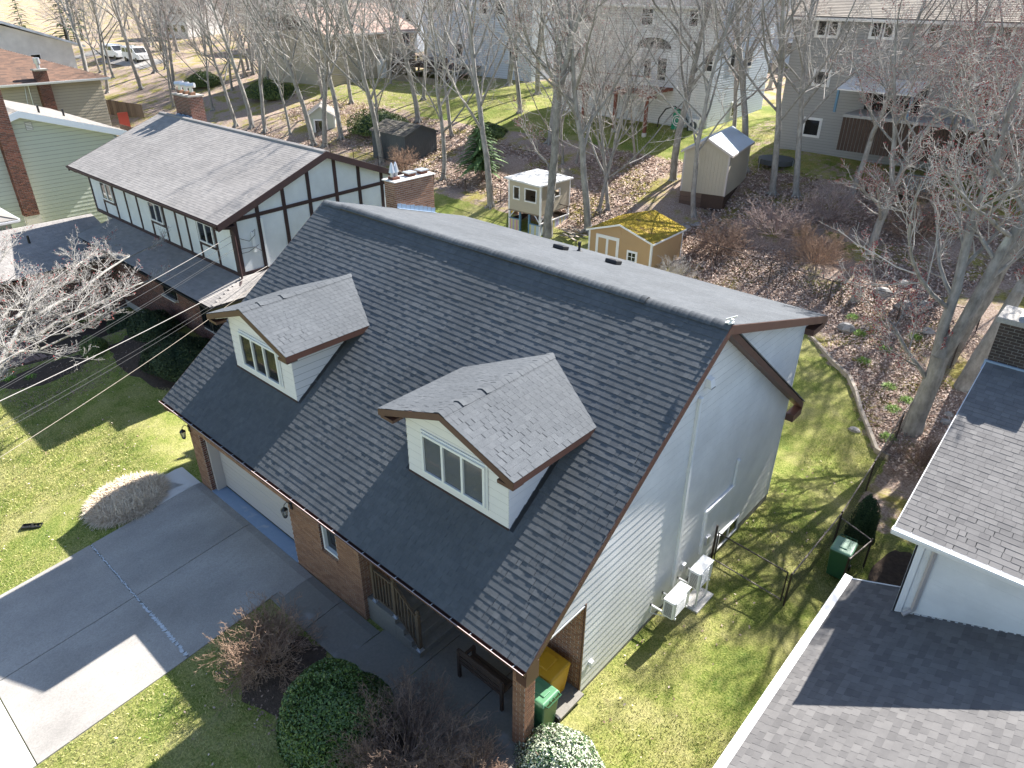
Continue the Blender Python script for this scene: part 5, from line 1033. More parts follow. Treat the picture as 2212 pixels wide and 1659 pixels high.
for (x, z, w_, h_) in ((2.45, 11.7, .62, .9), (3.15, 11.7, .62, .9), (5.6, 11.75, .6, .85), (6.28, 11.75, .6, .85), (8.55, 11.5, .85, 1.15), (2.85, 9.0, .95, .85), (2.8, 6.0, 1.05, 1.05), (11.9, 11.6, .8, 1.0)): window(GY, (x, 40.99, z), X1, -Y1, w_, h_, 1, fr=.08, glass=GLASSD, trim=.07)
window(GY, (11.2, 40.98, 8.5), X1, -Y1, 2.2, 1.25, 3, fr=.1, depth=.1, glass=GLASSD, trim=.06, name='patio_window')
m_ = MB(); m_.prism([(5.2, 38.6, 9.1), (9.4, 38.6, 9.1), (9.4, 41, 9.6), (5.2, 41, 9.6)], (0, 0, .07)); m_.build('awning', TRIM, GY); m_ = MB(); m_.box(6.2, 40.95, 7.9, 9.4, 41.0, 9.4); m_.build('patio_opening', INTER, GY)
UD = empty('upper_deck', label='dark timber deck with privacy boards along the grey house', cat='deck'); m_ = MB(); m_.box(6.0, 38.2, 7.75, 17, 40.98, 7.9); m_.build('deck_floor', GREYS, UD)
for k in range(54): m_ = MB(); m_.box(6.0+k*.2, 38.3, 5.9, 6.0+k*.2+.17, 38.33, 7.75); m_.build('skirt_board', DWOOD, UD)
for x in (5.3, 9.3): m_ = MB(); m_.box(x-.06, 38.6, 7.9, x+.06, 38.72, 9.1); m_.build('awning_post', BLUET, UD)
LD = empty('lower_deck', label='weathered wooden deck with railing below the grey house', cat='deck')
m_ = MB(); m_.box(7.9, 36.6, 4.35, 12.2, 38.3, 4.5); m_.build('deck_floor', WOOD, LD)
for z in (5.35, 4.6): m_ = MB(); m_.box(7.9, 36.58, z, 12.2, 36.66, z+.07); m_.build('rail', WOOD, LD)
for k in range(30): m_ = MB(); m_.box(7.95+k*.142, 36.6, 4.5, 7.95+k*.142+.05, 36.64, 5.35); m_.build('baluster', WOOD, LD)
for x in (7.95, 10.0, 12.1): m_ = MB(); m_.box(x-.06, 36.58, 3.5, x+.06, 36.7, 5.5); m_.build('post', WOOD, LD)
m_ = MB(); m_.box(10.3, 37.2, 4.5, 11.7, 38.1, 5.2); q = m_.build('tub_cover', GREYS, None, label='grey covered tub standing on the lower wooden deck', cat='hot tub')
m_ = MB(); m_.tube([(2.4, 38.6, 4.55), (2.4, 38.6, 4.85)], 1.1, 20); q = empty('trampoline', label='round blue black trampoline on the lawn left of the grey house', cat='trampoline'); m_.build('mat', SHEDG, q)
for k in range(6): m_ = MB(); c, s = math.cos(k), math.sin(k); m_.tube([(2.4+1.1*c, 38.6+1.1*s, 4.2), (2.4+1.1*c, 38.6+1.1*s, 4.85)], .03, 5); m_.build('leg', GALV, q)
# beige house and blue white house
BG = empty('beige_house', label='beige house with pinkish roof beyond the grey shed', cat='house')
m_ = MB(); m_.box(-60, 40.0, 4.3, -46.52, 51.6, 9.9); bo = m_.build('wall', BEIGE, BG); boards(bo, (-46.5, 0, 0), Y1, [(40.0, 5.3), (51.6, 5.3), (51.6, 9.9), (40, 9.9)], BEIGE, .2, .02, X1)
m_ = MB(); m_.prism([(-46.0, 39.5, 9.75), (-46.0, 52.0, 9.75), (-53, 52, 12.3), (-53, 39.5, 12.3)], (0, 0, .1)); m_.build('roof', mat('pinkish_shingle', (.42, .30, .25), (.34, .24, .20), 2, .9, coords='World'), BG); m_ = MB(); m_.prism([(-53, 39.5, 12.3), (-53, 52, 12.3), (-60, 52, 9.75), (-60, 39.5, 9.75)], (0, 0, .1)); m_.build('roof', SH_FAR, BG)
window(BG, (-46.49, 49.7, 8.4), Y1, X1, 1.2, 1.25, 2, fr=.08, glass=GLASSD, trim=.06); gutter(BG, (-46.0, 39.5, 9.8), (-46.0, 52, 9.8), (1, 0, 0), TRIM, .14, .16)
m_ = MB(); m_.tube([(-46.0, 45.2, 9.9), (-49.5, 44.2, 11.1)], .1, 4); m_.build('roof_downpipe', TRIM, BG); m_ = MB(); m_.box(-46.4, 46.0, 5.2, -45.9, 46.9, 7.2); m_.build('propane_box', ACW, BG)
BW = empty('blue_white_house', label='pale blue white house beside the beige house', cat='house')
m_ = MB(); m_.box(-45.9, 52.6, 4.5, -30, 62, 14.4); bo = m_.build('wall', BLUEW, BW); boards(bo, (0, 52.58, 0), X1, [(-45.9, 5.6), (-30, 5.6), (-30, 14.4), (-45.9, 14.4)], BLUEW, .22, .02, -Y1)
m_ = MB(); m_.prism([(-46.4, 52.1, 14.3), (-29.5, 52.1, 14.3), (-29.5, 57.3, 17), (-46.4, 57.3, 17)], (0, 0, .1)); m_.build('roof', SH_FAR, BW)
for (x, z) in ((-37.2, 11.6), (-34.9, 11.6), (-42.5, 11.6), (-41, 7.2), (-33, 7.4)): window(BW, (x, 52.56, z), X1, -Y1, 1.3, 1.6, 1, fr=.1, glass=GLASSD, trim=.08)
BD = empty('dark_deck', label='dark stained deck with stairs and railings beside the pale blue white house', cat='deck')
m_ = MB(); m_.box(-46, 47.6, 6.6, -37, 52.5, 6.75); m_.build('deck_floor', DWOOD, BD)
for k in range(46): m_ = MB(); m_.box(-46+k*.2, 47.55, 6.75, -46+k*.2+.07, 47.6, 7.7); m_.build('baluster', DWOOD, BD)
m_ = MB(); m_.box(-46, 47.53, 7.7, -37, 47.62, 7.78); m_.build('rail', DWOOD, BD)
for x in (-45.9, -41.5, -37.1): m_ = MB(); m_.box(x-.08, 47.6, 4.8, x+.08, 47.76, 7.75); m_.build('post', DWOOD, BD)
for k in range(36): m_ = MB(); m_.box(-45+k*.22, 46.2, 5.0, -45+k*.22+.12, 46.24, 5.9); m_.build('lattice_slat', SLAT, BD)
# more distant roofs and houses
def simple_house(label, x, y, w_, d_, e, rise, wm, rm, t=0., nw=4, levels=2):
    z = H(x, y); r_ = empty('distant_house', label=label, cat='house'); T_, U_, V_ = local(x, y, t)
    m_ = MB(); m_.prism([T_(0, 0, z-.5), T_(0, d_, z-.5), T_(0, d_, z+e), T_(0, d_/2, z+e+rise-.1), T_(0, 0, z+e)], U_*w_); wl_ = m_.build('wall', wm, r_)
    for a, b in ((0, d_/2), (d_, d_/2)):
        sg = 1 if a == 0 else -1; q = [T_(-.4, a-.4*sg, z+e-.1), T_(w_+.4, a-.4*sg, z+e-.1), T_(w_+.4, b, z+e+rise), T_(-.4, b, z+e+rise)]; m_ = MB(); m_.prism(q[::sg], (0, 0, .12)); m_.build('roof', rm, r_)
    for l_ in range(levels):
        for k in range(nw): window(r_, T_(w_*(k+.5)/nw-.6, -.03, z+.9+l_*2.7), U_, -V_, 1.2, 1.3, 1, fr=.1, glass=GLASSD, trim=.08)
    for l_ in range(levels): window(r_, T_(w_+.02, d_*.4, z+.9+l_*2.7), V_, U_, 1.2, 1.3, 1, fr=.1, glass=GLASSD, trim=.08)
simple_house('pale grey house showing through the tree crowns behind the tudor chimney', -84, 53, 11, 9, 5.6, 2.4, GREYS, SH_FAR, .2)
simple_house('light blue house half hidden by crowns above the small shed', -70, 62, 11, 9, 6, 2.5, BLUEW, SH_FAR, .1)
simple_house('white house between the blue white house and the tall white house', -28, 66, 9, 9, 6.5, 2.6, WHITE, SH_FAR, .0)
simple_house('grey blue house far behind the tall white house', -18, 76, 12, 9, 6.5, 2.6, BLUEW, SH_FAR, .1)
simple_house('white house far behind the grey house', 6, 74, 14, 9, 6.5, 2.6, WHITE, SH_FAR, .0)
simple_house('brown roofed house at the far upper left', -140, 70, 14, 10, 5, 2.4, BEIGE, SH_BRN, .1)
simple_house('white walled house at the far upper left beyond the evergreens', -118, 55, 8, 8, 5.6, 2.5, WHITE, SH_FAR, .2)
# parked van in the far left clearing and road there
m_ = MB()
for k in range(5): x0_, x1_ = -110+k*5, -105+k*5; m_.poly([(x0_, 37.2, H(0, 37.2)+.03), (x1_, 37.2, H(0, 37.2)+.03), (x1_, 40.9, H(0, 40.9)+.03), (x0_, 40.9, H(0, 40.9)+.03)])
m_.build('far_road', CONC, None, kind='structure')
def van(x, y, t, label):
    T_, U_, V_ = local(x, y, t); z = H(x, y); r_ = empty('parked_van', label=label, cat='van')
    m_ = MB(); pr_ = [(0, .45), (4.8, .45), (4.8, 1.1), (4.0, 1.25), (3.3, 1.95), (.1, 2.0), (0, 1.2)]; m_.prism([T_(a, 0, z+b) for a, b in pr_][::-1], V_*1.8); bev(m_.build('body', ACW, r_), .06)
    for a in (.9, 3.9):
        for b in (-.02, 1.62): m_ = MB(); m_.tube([T_(a, b, z+.35), T_(a, b+.2, z+.35)], .34, 12); m_.build('wheel', BLACK, r_)
    m_ = MB(); m_.prism([T_(3.98, .1, z+1.27), T_(3.98, 1.7, z+1.27), T_(3.34, 1.7, z+1.88), T_(3.34, .1, z+1.88)], U_*.03); m_.build('windscreen', GLASSD, r_)
    for a in (.4, 1.5, 2.5): m_ = MB(); m_.obox(T_(a, -.015, z+1.3), U_*.85, V_*.02, Z1*.5); m_.build('side_window', GLASSD, r_)
van(-101, 38.3, .1, 'white van parked beyond the trees, the left of two'); van(-94.3, 38.6, .05, 'white van parked beyond the trees, the right of two')
# board fence, deck and red panel far left
BF = empty('board_fence', label='mossy grey board fence right of the brown roofed house', cat='fence')
for k in range(26): m_ = MB(); x = -70.5+k*.0; y = 25.2; a = vec(-70.6+k*.33, 25.3+k*.05, H(0, 25.3)-.1); m_.obox(a, (.3, .04, 0), (-.005, .04, 0), (0, 0, 1.75+rnd.uniform(-.04, .04)), rnd.random()); m_.build('fence_board', WOOD, BF)
RD = empty('side_deck', label='small wooden deck rail by the corner of the brown roofed house', cat='deck'); m_ = MB(); m_.box(-58.5, 22.6, .9, -53, 25, 1.0); m_.build('deck_floor', SLAT, RD)
for k in range(22): m_ = MB(); m_.box(-58.5+k*.25, 22.6, 1.0, -58.5+k*.25+.1, 22.65, 1.9); m_.build('baluster', WOOD, RD)
m_ = MB(); m_.box(-59.5, 23.0, 1.0, -59.45, 24.0, 2.8); q = m_.build('red_panel', REDP, None, label='faded red panel at the corner of the brown roofed house', cat='panel')
# ------------------------------------------------------------------ wires
def wire(a, b, r_, label, sag=.25, matl=None):
    a, b = Vector(a), Vector(b); P = [a.lerp(b, t/24)-Z1*sag*4*(t/24)*(1-t/24) for t in range(25)]
    m_ = MB(); m_.tube(P, r_, 5); m_.build('overhead_cable', matl or mat('cable_grey', (.12, .12, .12), (.06, .06, .06), 20, .6), None, label=label, cat='cable')
def ext(a, e, k=1.5): a, e = Vector(a), Vector(e); return a+(e-a)*k
for i, (a, e, r_, lb, mm) in enumerate((
    ((-7.64, 6.98, 4.95), (-1.95, -3.2, 5.0), .022, 'thick pale cable leaving the top of the tudor corner post', TWIG),
    ((-7.62, 6.98, 4.70), (-1.3, -3.45, 5.0), .014, 'thin grey cable, second from the top at the tudor corner post', None),
    ((-7.50, 6.98, 4.45), (-.35, -3.75, 5.0), .013, 'thin dark cable, third from the top at the tudor corner post', None),
    ((-7.50, 7.02, 4.40), (-.15, -3.8, 5.05), .010, 'thin dark cable twinned just below the third one', None),
    ((-7.60, 8.38, 3.25), (.31, -3.93, 5.0), .024, 'thick black and white service cable from the tudor side wall', TWIG),
    ((-7.60, 8.45, 3.15), (1.62, -4.3, 5.0), .010, 'thin green grey cable below the thick service cable', None),
    ((-7.60, 8.50, 3.05), (1.85, -4.38, 5.0), .010, 'thin cable running close beside the green grey one', None),
    ((-7.60, 8.60, 2.95), (2.99, -4.71, 5.0), .015, 'lowest pale cable crossing above the left lawn', SLAT))):
    a = tuple(.91*a[j]+(1.874, -.632, 1.286)[j] for j in range(3)); wire(a, ext(a, e), r_*.42, lb, .12+.03*i, mm)
LC = empty('loose_wires', label='loose black service wires looping on the tudor gable wall', cat='wires')
for P in ([(-7.6, 7.2, 4.8), (-7.58, 7.7, 4.55), (-7.58, 8.0, 4.75), (-7.58, 8.05, 5.0), (-7.6, 7.9, 4.9)], [(-7.6, 7.2, 4.3), (-7.58, 7.9, 4.25), (-7.57, 8.2, 4.0), (-7.57, 8.3, 3.4), (-7.57, 8.35, 3.2)], [(-7.6, 7.1, 4.1), (-7.58, 7.6, 4.1), (-7.58, 8.1, 4.3)]): m_ = MB(); m_.tube(P, .012, 5); m_.build('wire', BLACK, LC)
LC.location = (1.874, -.632, 1.286); LC.scale = (.91, .91, .91)
# open case on the lawn
OC = empty('open_case', label='small open black case lying on the left lawn', cat='case'); z = H(0, -4.2)+.03
C_ = Matrix.Translation((-1.44, -4.22, z)) @ Matrix.Rotation(.9, 4, 'Z')
for nm, (x0_, y0_) in (('tray', (0, 0)), ('case_lid', (-.30, .02))):
    m_ = MB(); m_.obox(C_ @ vec(x0_, y0_, 0), C_.to_3x3() @ vec(.27, 0, 0), C_.to_3x3() @ vec(0, .2, 0), (0, 0, .015))
    for (a, b, c, d_) in ((0, 0, .27, .012), (0, .188, .27, .012), (0, .012, .012, .176), (.258, .012, .012, .176)): m_.obox(C_ @ vec(x0_+a, y0_+b, .015), C_.to_3x3() @ vec(c, 0, 0), C_.to_3x3() @ vec(0, d_, 0), (0, 0, .05))
    m_.build(nm, BLACK, OC)
# ------------------------------------------------------------------ trees
def tubes_np(polys, sides, attr_rng):
    """polys: list of (points list, radii list) -> V,Q,attr"""
    groups = {}
    for p, r in polys: groups.setdefault(len(p), []).append((p, r))
    Vs, Qs, As, off = [], [], [], 0
    for n, g in groups.items():
        P = np.array([a for a, _ in g], float); Rr = np.array([b for _, b in g], float); B = len(g)
        T_ = np.empty_like(P); T_[:, 1:-1] = P[:, 2:]-P[:, :-2]; T_[:, 0] = P[:, 1]-P[:, 0]; T_[:, -1] = P[:, -1]-P[:, -2]
        T_ /= np.linalg.norm(T_, axis=2, keepdims=True)+1e-9
        ref = np.where(np.abs(T_[:, :1, 2:3]) < .9, np.array([0, 0, 1.]), np.array([1., 0, 0])); ref = np.repeat(ref, n, axis=1)
        X = np.cross(T_, ref); X /= np.linalg.norm(X, axis=2, keepdims=True)+1e-9; Yv = np.cross(T_, X)
        q = np.arange(sides)*2*np.pi/sides
        ring = P[:, :, None, :]+(X[:, :, None, :]*np.cos(q)[None, None, :, None]+Yv[:, :, None, :]*np.sin(q)[None, None, :, None])*Rr[:, :, None, None]
        Vs.append(ring.reshape(-1, 3))
        b = (np.arange(B)*n*sides)[:, None, None]; i = (np.arange(n-1)*sides)[None, :, None]; k = np.arange(sides)[None, None, :]; k2 = (k+1) % sides
        Q = np.stack([off+b+i+k, off+b+i+k2, off+b+i+sides+k2, off+b+i+sides+k], -1).reshape(-1, 4); Qs.append(Q)
        a = np.repeat(np.random.RandomState(len(Q)).uniform(*attr_rng, B), (n-1)*sides); As.append(a); off += B*n*sides
    return np.concatenate(Vs), np.concatenate(Qs), np.concatenate(As)
def rot_about(v, ax, a):
    c, s = math.cos(a), math.sin(a); d = ax[0]*v[0]+ax[1]*v[1]+ax[2]*v[2]
    cr = (ax[1]*v[2]-ax[2]*v[1], ax[2]*v[0]-ax[0]*v[2], ax[0]*v[1]-ax[1]*v[0])
    return tuple(v[i]*c+cr[i]*s+ax[i]*d*(1-c) for i in range(3))
def nrm(v): l = math.sqrt(v[0]**2+v[1]**2+v[2]**2) or 1; return (v[0]/l, v[1]/l, v[2]/l)
class Tree:
    def __init__(s, seed, nch=(9, 7, 6, 4), rat=(.62, .5, .42, .4), ang=(38, 42, 45, 45), up=.10, wig=.12, start=.35, minr=.009, rr=(.55, .5, .5, .5)):
        s.R = random.Random(seed); s.big = []; s.small = []; s.tips = []; s.nch, s.rat, s.ang, s.up, s.wig, s.start, s.minr, s.rr = nch, rat, ang, up, wig, start, minr, rr
    def grow(s, p, d, L, r, lv, npts=None):
        R = s.R; n = npts or (9, 7, 5, 4, 3)[min(lv, 4)]; P = [p]; Rd = [r]; d = nrm(d); st = L/(n-1); D = [d]
        for i in range(1, n):
            w = s.wig*(1+.35*lv)
            d = nrm((d[0]+R.uniform(-w, w), d[1]+R.uniform(-w, w), d[2]+R.uniform(-w, w)+s.up*(.4 if lv == 0 else 1)*(1 if lv < 3 else .6)))
            p = (p[0]+d[0]*st, p[1]+d[1]*st, p[2]+d[2]*st); P.append(p); D.append(d); Rd.append(max(s.minr*.7, r*(1-(.72 if lv else .66)*i/(n-1))))
        (s.big if lv < 2 else s.small).append((P, Rd))
        if lv >= len(s.nch): s.tips.append(P[-1]); return
        m = s.nch[lv]; st0 = s.start if lv == 0 else .18
        for k in range(m):
            t = st0+(1-st0)*(k+R.uniform(.1, .9))/m; f = t*(n-1); i = min(int(f), n-2); f -= i
            q = tuple(P[i][j]+(P[i+1][j]-P[i][j])*f for j in range(3)); dd = D[i]; rb = Rd[i]+(Rd[i+1]-Rd[i])*f
            ax = nrm((R.gauss(0, 1), R.gauss(0, 1), R.gauss(0, 1))); pe = nrm((dd[1]*ax[2]-dd[2]*ax[1], dd[2]*ax[0]-dd[0]*ax[2], dd[0]*ax[1]-dd[1]*ax[0]))
            nd = rot_about(dd, pe, math.radians(s.ang[lv]*R.uniform(.7, 1.3)))
            if nd[2] < -.25: nd = (nd[0], nd[1], -nd[2]*.3)
            ln = L*s.rat[lv]*R.uniform(.65, 1.15)*(1.15-.55*(t if lv else (t-st0)*.9))
            s.grow(q, nd, ln, max(s.minr, rb*s.rr[lv]*R.uniform(.8, 1.1)), lv+1)
    def meshes(s, bark=None, twig=None):
        V, Q, A = tubes_np(s.big, 7, (.2, .8)); mb_ = np_mesh('trunk', V, Q, bark or BARK, A, smooth=True)
        V, Q, A = tubes_np(s.small, 3, (0, 1)); ms_ = np_mesh('crown', V, Q, twig or TWIG, A)
        return mb_, ms_
    def buds(s, matl, frac=.5, r=.02):
        m_ = MB()
        for p in s.tips:
            if s.R.random() < frac:
                a = r*s.R.uniform(.6, 1.3); x, y, z = p; n = len(m_.v); m_.v += [(x+a, y, z), (x, y+a, z), (x-a, y, z), (x, y-a, z), (x, y, z+a*1.6)]
                for i in range(4): m_.f.append((n+i, n+(i+1) % 4, n+4)); m_.a.append(s.R.random())
        return m_.mesh('buds', matl)
def root_flare(T_, x0, r, z=-.2):
    for k in range(5): q = k*1.26+T_.R.uniform(-.3, .3); T_.big.append(([(0, 0, .35), (math.cos(q)*r*1.1, math.sin(q)*r*1.1, .05), (math.cos(q)*r*2.2, math.sin(q)*r*2.2, -.12)], [r*.75, r*.45, r*.18]))
protos = []
def proto(seed, h, r, **k):
    t = Tree(seed, **k); t.grow((0, 0, -.1), (t.R.uniform(-.06, .06), t.R.uniform(-.06, .06), 1), h, r, 0); root_flare(t, 0, r); return t
P_ = [proto(101, 12.5, .20, nch=(12, 8, 7, 4), start=.30, ang=(46, 46, 45, 45)), proto(102, 13.5, .24, nch=(12, 8, 7, 4), start=.34, ang=(38, 44, 45, 45), up=.13), proto(103, 11, .15, nch=(13, 7, 6, 4), start=.24, ang=(42, 45, 45, 45)),
      proto(104, 14.5, .27, nch=(11, 9, 7, 4), start=.38, ang=(44, 46, 45, 45), up=.10), proto(105, 9.5, .12, nch=(14, 7, 5, 4), start=.16, ang=(38, 42, 45, 45), up=.14)]
PM = []
for i, t in enumerate(P_): a, b = t.meshes(); PM.append((a, b, t.buds(BUD, .2, .018)))
V, Q, A = tubes_np(P_[2].small, 3, (0, 1)); PM.append((PM[2][0], np_mesh('crown', V, Q, TWIGR, A), PM[2][2]))
grp = 'bare trees behind the houses'
def put_tree(k, x, y, s, rz, label, group=grp, lean=(0, 0), buds=True, sink=0):
    r_ = empty('bare_tree', label=label, cat='tree', group=group); r_.location = (x, y, H(x, y)-sink); r_.rotation_euler = (lean[0], lean[1], rz); r_.scale = (s, s, s)
    inst('trunk', PM[k][0], r_); inst('crown', PM[k][1], r_)
    if buds: inst('buds', PM[k][2], r_)
    return r_
near = [
 (1, -11.0, 26.5, .95, .3, 'slim bare tree between the spruce and the playhouse'), (2, -17.4, 28.3, 1.1, 1.2, 'bare tree with reddish crown right of the dark grey shed'),
 (1, -24.6, 28.6, .95, 2.2, 'dark forked bare tree leaning in front of the dark grey shed'),
 (0, -3.25, 26.65, 1.1, 4.0, 'tall bare tree just behind the left end of the tan garden shed'), (3, -2.1, 33.9, .9, 5.1, 'bare tree left of the tall beige shed'),
 (4, -4.13, 28.9, 1.0, .4, 'thin leaning bare tree behind the playhouse, the left of a pair'), (4, -3.7, 29.2, 1.05, 2.7, 'thin leaning bare tree behind the playhouse, the right of a pair'),
 (2, 1.45, 30.4, 1.05, 3.3, 'forked bare tree standing in front of the tall beige shed'), (1, 4.1, 34.7, .85, 1.9, 'slender bare tree right of the tall beige shed'),
 (0, 5.4, 35.0, .95, 2.9, 'bare tree right of the trampoline'), (1, 1.2, 36.9, .95, .9, 'dark bare trunk behind the tall beige shed'),
 (4, -6.1, 35.6, .8, 3.5, 'small bare tree on the shaded slope below the white house'), (4, -10.6, 33.4, .85, 4.4, 'pale small bare tree behind the spruce, the left of two'), (4, -9.8, 33.9, .8, 5.6, 'pale small bare tree behind the spruce, the right of two'),
 (2, -27.2, 30.2, .9, .6, 'whitish multi branched bare tree left of the dark grey shed'), (1, -34.0, 28.8, .95, 1.5, 'bare tree behind the grey ridge, left of a close pair'), (1, -32.6, 28.9, .95, 3.8, 'bare tree behind the grey ridge, right of a close pair'),
 (0, -42.2, 29.1, .95, 2.0, 'bare tree in front of the small pale green shed'), (3, -44.8, 29.3, .85, 3.1, 'bare tree just right of the tudor chimney'), (0, -47.2, 29.0, .9, 4.2, 'bare tree rising behind the tudor chimney cowls'),
 (2, -62, 30, .9, 5.0, 'low spreading bare tree by the board fence'), (0, 8.5, 34.8, .85, 1.0, 'bare tree in front of the lower wooden deck')]
for a in near: put_tree(*a)
fr = random.Random(77); pts_ = [(-37, 33), (-29.5, 35), (-22, 35), (-21, 40), (-33, 41), (-39, 38), (-50, 34), (-55, 38), (-60, 36), (-66, 42), (-74, 46), (-53, 44), (-63, 52), (-80, 36), (-86, 46), (-95, 52), (-72, 58), (-45, 38), (-15, 37), (-105, 48), (-112, 60), (-120, 42), (-100, 66), (-88, 60), (-58, 60),
 (-13, 39), (-25, 47), (-31, 50), (12, 37), (16, 36.5), (20, 35), (-1.5, 38.5), (-78, 30), (-92, 34), (-68, 33), (-41, 44), (-26, 56), (-15, 60), (-1, 56), (0, 66), (-50, 70), (-75, 72), (-120, 80), (-140, 60), (-100, 90), (-60, 90), (-20, 92), (10, 90), (24, 40), (-33, 31.5), (-38, 30.5), (-55, 31), (-51, 50)]
def where(x, y):
    a = 'tall' if y < 48 else 'hazy distant'
    if x < -90: return a+' bare tree near the evergreens at the far left'
    if x < -62: return a+' bare tree beyond the brown roofed house'
    if x < -45: return a+' bare tree behind the tudor chimney before the beige house'
    if x < -28: return a+' bare tree before the pale blue white house'
    if x < -4: return a+' bare tree around the tall white house'
    return a+' bare tree around the grey sided house'
for i, (x, y) in enumerate(pts_):
    k = fr.choice((0, 1, 2, 3, 5)); put_tree(k, x+fr.uniform(-1, 1), y+fr.uniform(-1, 1), fr.uniform(.8, 1.05), fr.uniform(0, 6), where(x, y), buds=(y < 50))
fr = random.Random(99)
for i in range(64):
    x = fr.uniform(-150, -28) if i < 50 else fr.uniform(-28, 30); y = fr.uniform(52, 115) if i >= 16 else fr.uniform(33, 52)
    if i < 16: x = fr.uniform(-112, -60); y = fr.uniform(30, 50)
    if -106 < x < -88 and 34 < y < 44: y += 12
    put_tree(fr.choice((0, 1, 3, 5)), x, y, fr.uniform(.85, 1.15), fr.uniform(0, 6), where(x, y), buds=False)
# hero trees ------------------------------------------------------
def hero(name_label, base, stems, seed, nch, group=None, budfrac=.5, minr=.008, **kw):
    t = Tree(seed, nch=nch, minr=minr, **kw); bx, by = base; bz = H(bx, by)
    for st in stems:   # st: list of points (relative), radii, n limbs, limb length, start index
        P, Rr, n, ll, s0 = st; t.big.append((P, Rr)); m = len(P)
        for k in range(n):
            f = s0+(m-1-s0)*(k+t.R.uniform(.1, .9))/n; i = min(int(f), m-2); g_ = f-i
            q = tuple(P[i][j]+(P[i+1][j]-P[i][j])*g_ for j in range(3)); dd = nrm(tuple(P[i+1][j]-P[i][j] for j in range(3))); rb = Rr[i]+(Rr[i+1]-Rr[i])*g_
            a = t.R.uniform(0, 2*math.pi); hd = nrm((math.cos(a), math.sin(a), t.R.uniform(.05, .5))); nd = nrm((dd[0]*.45+hd[0], dd[1]*.45+hd[1], dd[2]*.45+hd[2]))
            t.grow(q, nd, ll*t.R.uniform(.6, 1.1)*(1.2-.5*(f-s0)/(m-1-s0)), max(.02, rb*.5), 1)
        t.grow(P[-1], nrm(tuple(P[-1][j]-P[-2][j] for j in range(3))), ll*.8, Rr[-1], 1)
    r_ = empty('bare_tree', label=name_label, cat='tree', group=group); r_.location = (bx, by, bz)
    a, b = t.meshes(); inst('trunk', a, r_); inst('crown', b, r_); inst('buds', t.buds(BUD, budfrac, .02), r_)
    return r_
def path(R, p0, p1, n, w): return [tuple(p0[j]+(p1[j]-p0[j])*i/(n-1)+(R.uniform(-w, w) if 0 < i < n-1 else 0) for j in range(3)) for i in range(n)]
R = random.Random(31)
hero('large bare tree with knotholes standing in front of the playhouse', (-5.05, 25.1), [
  (path(R, (0, 0, -.2), (.35, .1, 8.6), 8, .07), [.34, .27, .25, .24, .23, .22, .21, .2], 3, 3.2, 5),
  (path(R, (.35, .1, 8.4), (-2.6, -.4, 11.2), 5, .12), [.17, .14, .11, .08, .05], 5, 4.0, 1), (path(R, (.35, .1, 8.5), (1.9, .5, 13.5), 6, .12), [.18, .16, .13, .1, .08, .05], 6, 4.0, 1), (path(R, (.3, .1, 7.6), (.3, 1.6, 12.8), 6, .12), [.14, .12, .1, .08, .06, .04], 5, 3.6, 1),
  (path(R, (.1, .0, 3.4), (-2.2, .3, 6.0), 5, .15), [.07, .06, .05, .035, .02], 3, 1.8, 1)], 201, (0, 10, 7, 4))
hero('pale big bare tree with three stems at the right fence, branches reaching left', (17.13, 19.0), [
  (path(R, (0, 0, -.3), (.1, .2, 3.0), 5, .04), [.42, .34, .31, .29, .28], 0, 1, 1),
  (path(R, (.0, .2, 2.7), (-.35, 1.0, 10.5), 7, .10), [.19, .17, .16, .14, .12, .09, .06], 9, 4.6, 1), (path(R, (.15, .2, 2.8), (1.5, 1.2, 11), 7, .10), [.22, .2, .18, .16, .13, .1, .06], 8, 4.6, 2),
  (path(R, (0, .1, 2.0), (-2.2, -.2, 4.6), 6, .12), [.10, .085, .07, .055, .04, .025], 6, 2.4, 1)], 202, (0, 10, 8, 4), budfrac=.7)
hero('grey leaning bare tree by the chimney of the right house', (17.79, 22.5), [
  (path(R, (0, 0, -.3), (.6, .6, 4.0), 6, .05), [.36, .29, .27, .25, .24, .22], 0, 1, 1),
  (path(R, (.6, .6, 3.9), (1.0, 2.2, 11.5), 7, .1), [.19, .17, .15, .13, .11, .08, .05], 8, 4.4, 1), (path(R, (.6, .6, 3.8), (2.1, 1.5, 10.8), 7, .1), [.16, .14, .12, .1, .08, .06, .04], 6, 4.0, 1)], 203, (0, 10, 7, 4), budfrac=.7)
hero('bare tree just behind the three stemmed tree at the right fence', (16.82, 23.8), [
  (path(R, (0, 0, -.3), (1.1, .9, 6.0), 7, .08), [.3, .25, .23, .21, .2, .18, .16], 2, 3, 4), (path(R, (1.1, .9, 5.9), (1.5, 1.6, 12.0), 6, .1), [.15, .13, .11, .09, .07, .04], 8, 4.4, 1)], 204, (0, 10, 7, 4), budfrac=.7)
for i, (x, y, sd, lb) in enumerate(((11.2, 30.5, 205, 'wide red budded bare tree in the thicket below the grey house'), (14.6, 33.5, 206, 'tall red budded bare tree at the upper right before the grey house'), (20.5, 28.5, 207, 'bare tree rising at the right edge of the picture'))):
    hero(lb, (x, y), [(path(R, (0, 0, -.3), (.3, .2, 3.2), 5, .05), [.26, .2, .19, .18, .17], 3, 3.4, 2), (path(R, (.3, .2, 3.1), (-1.2, .3, 9.5), 6, .15), [.13, .12, .1, .08, .06, .04], 8, 4.2, 1), (path(R, (.3, .2, 3.0), (1.8, .8, 9.8), 6, .15), [.13, .12, .1, .08, .06, .04], 8, 4.2, 1)], sd, (0, 10, 7, 4), budfrac=.9, up=.04)
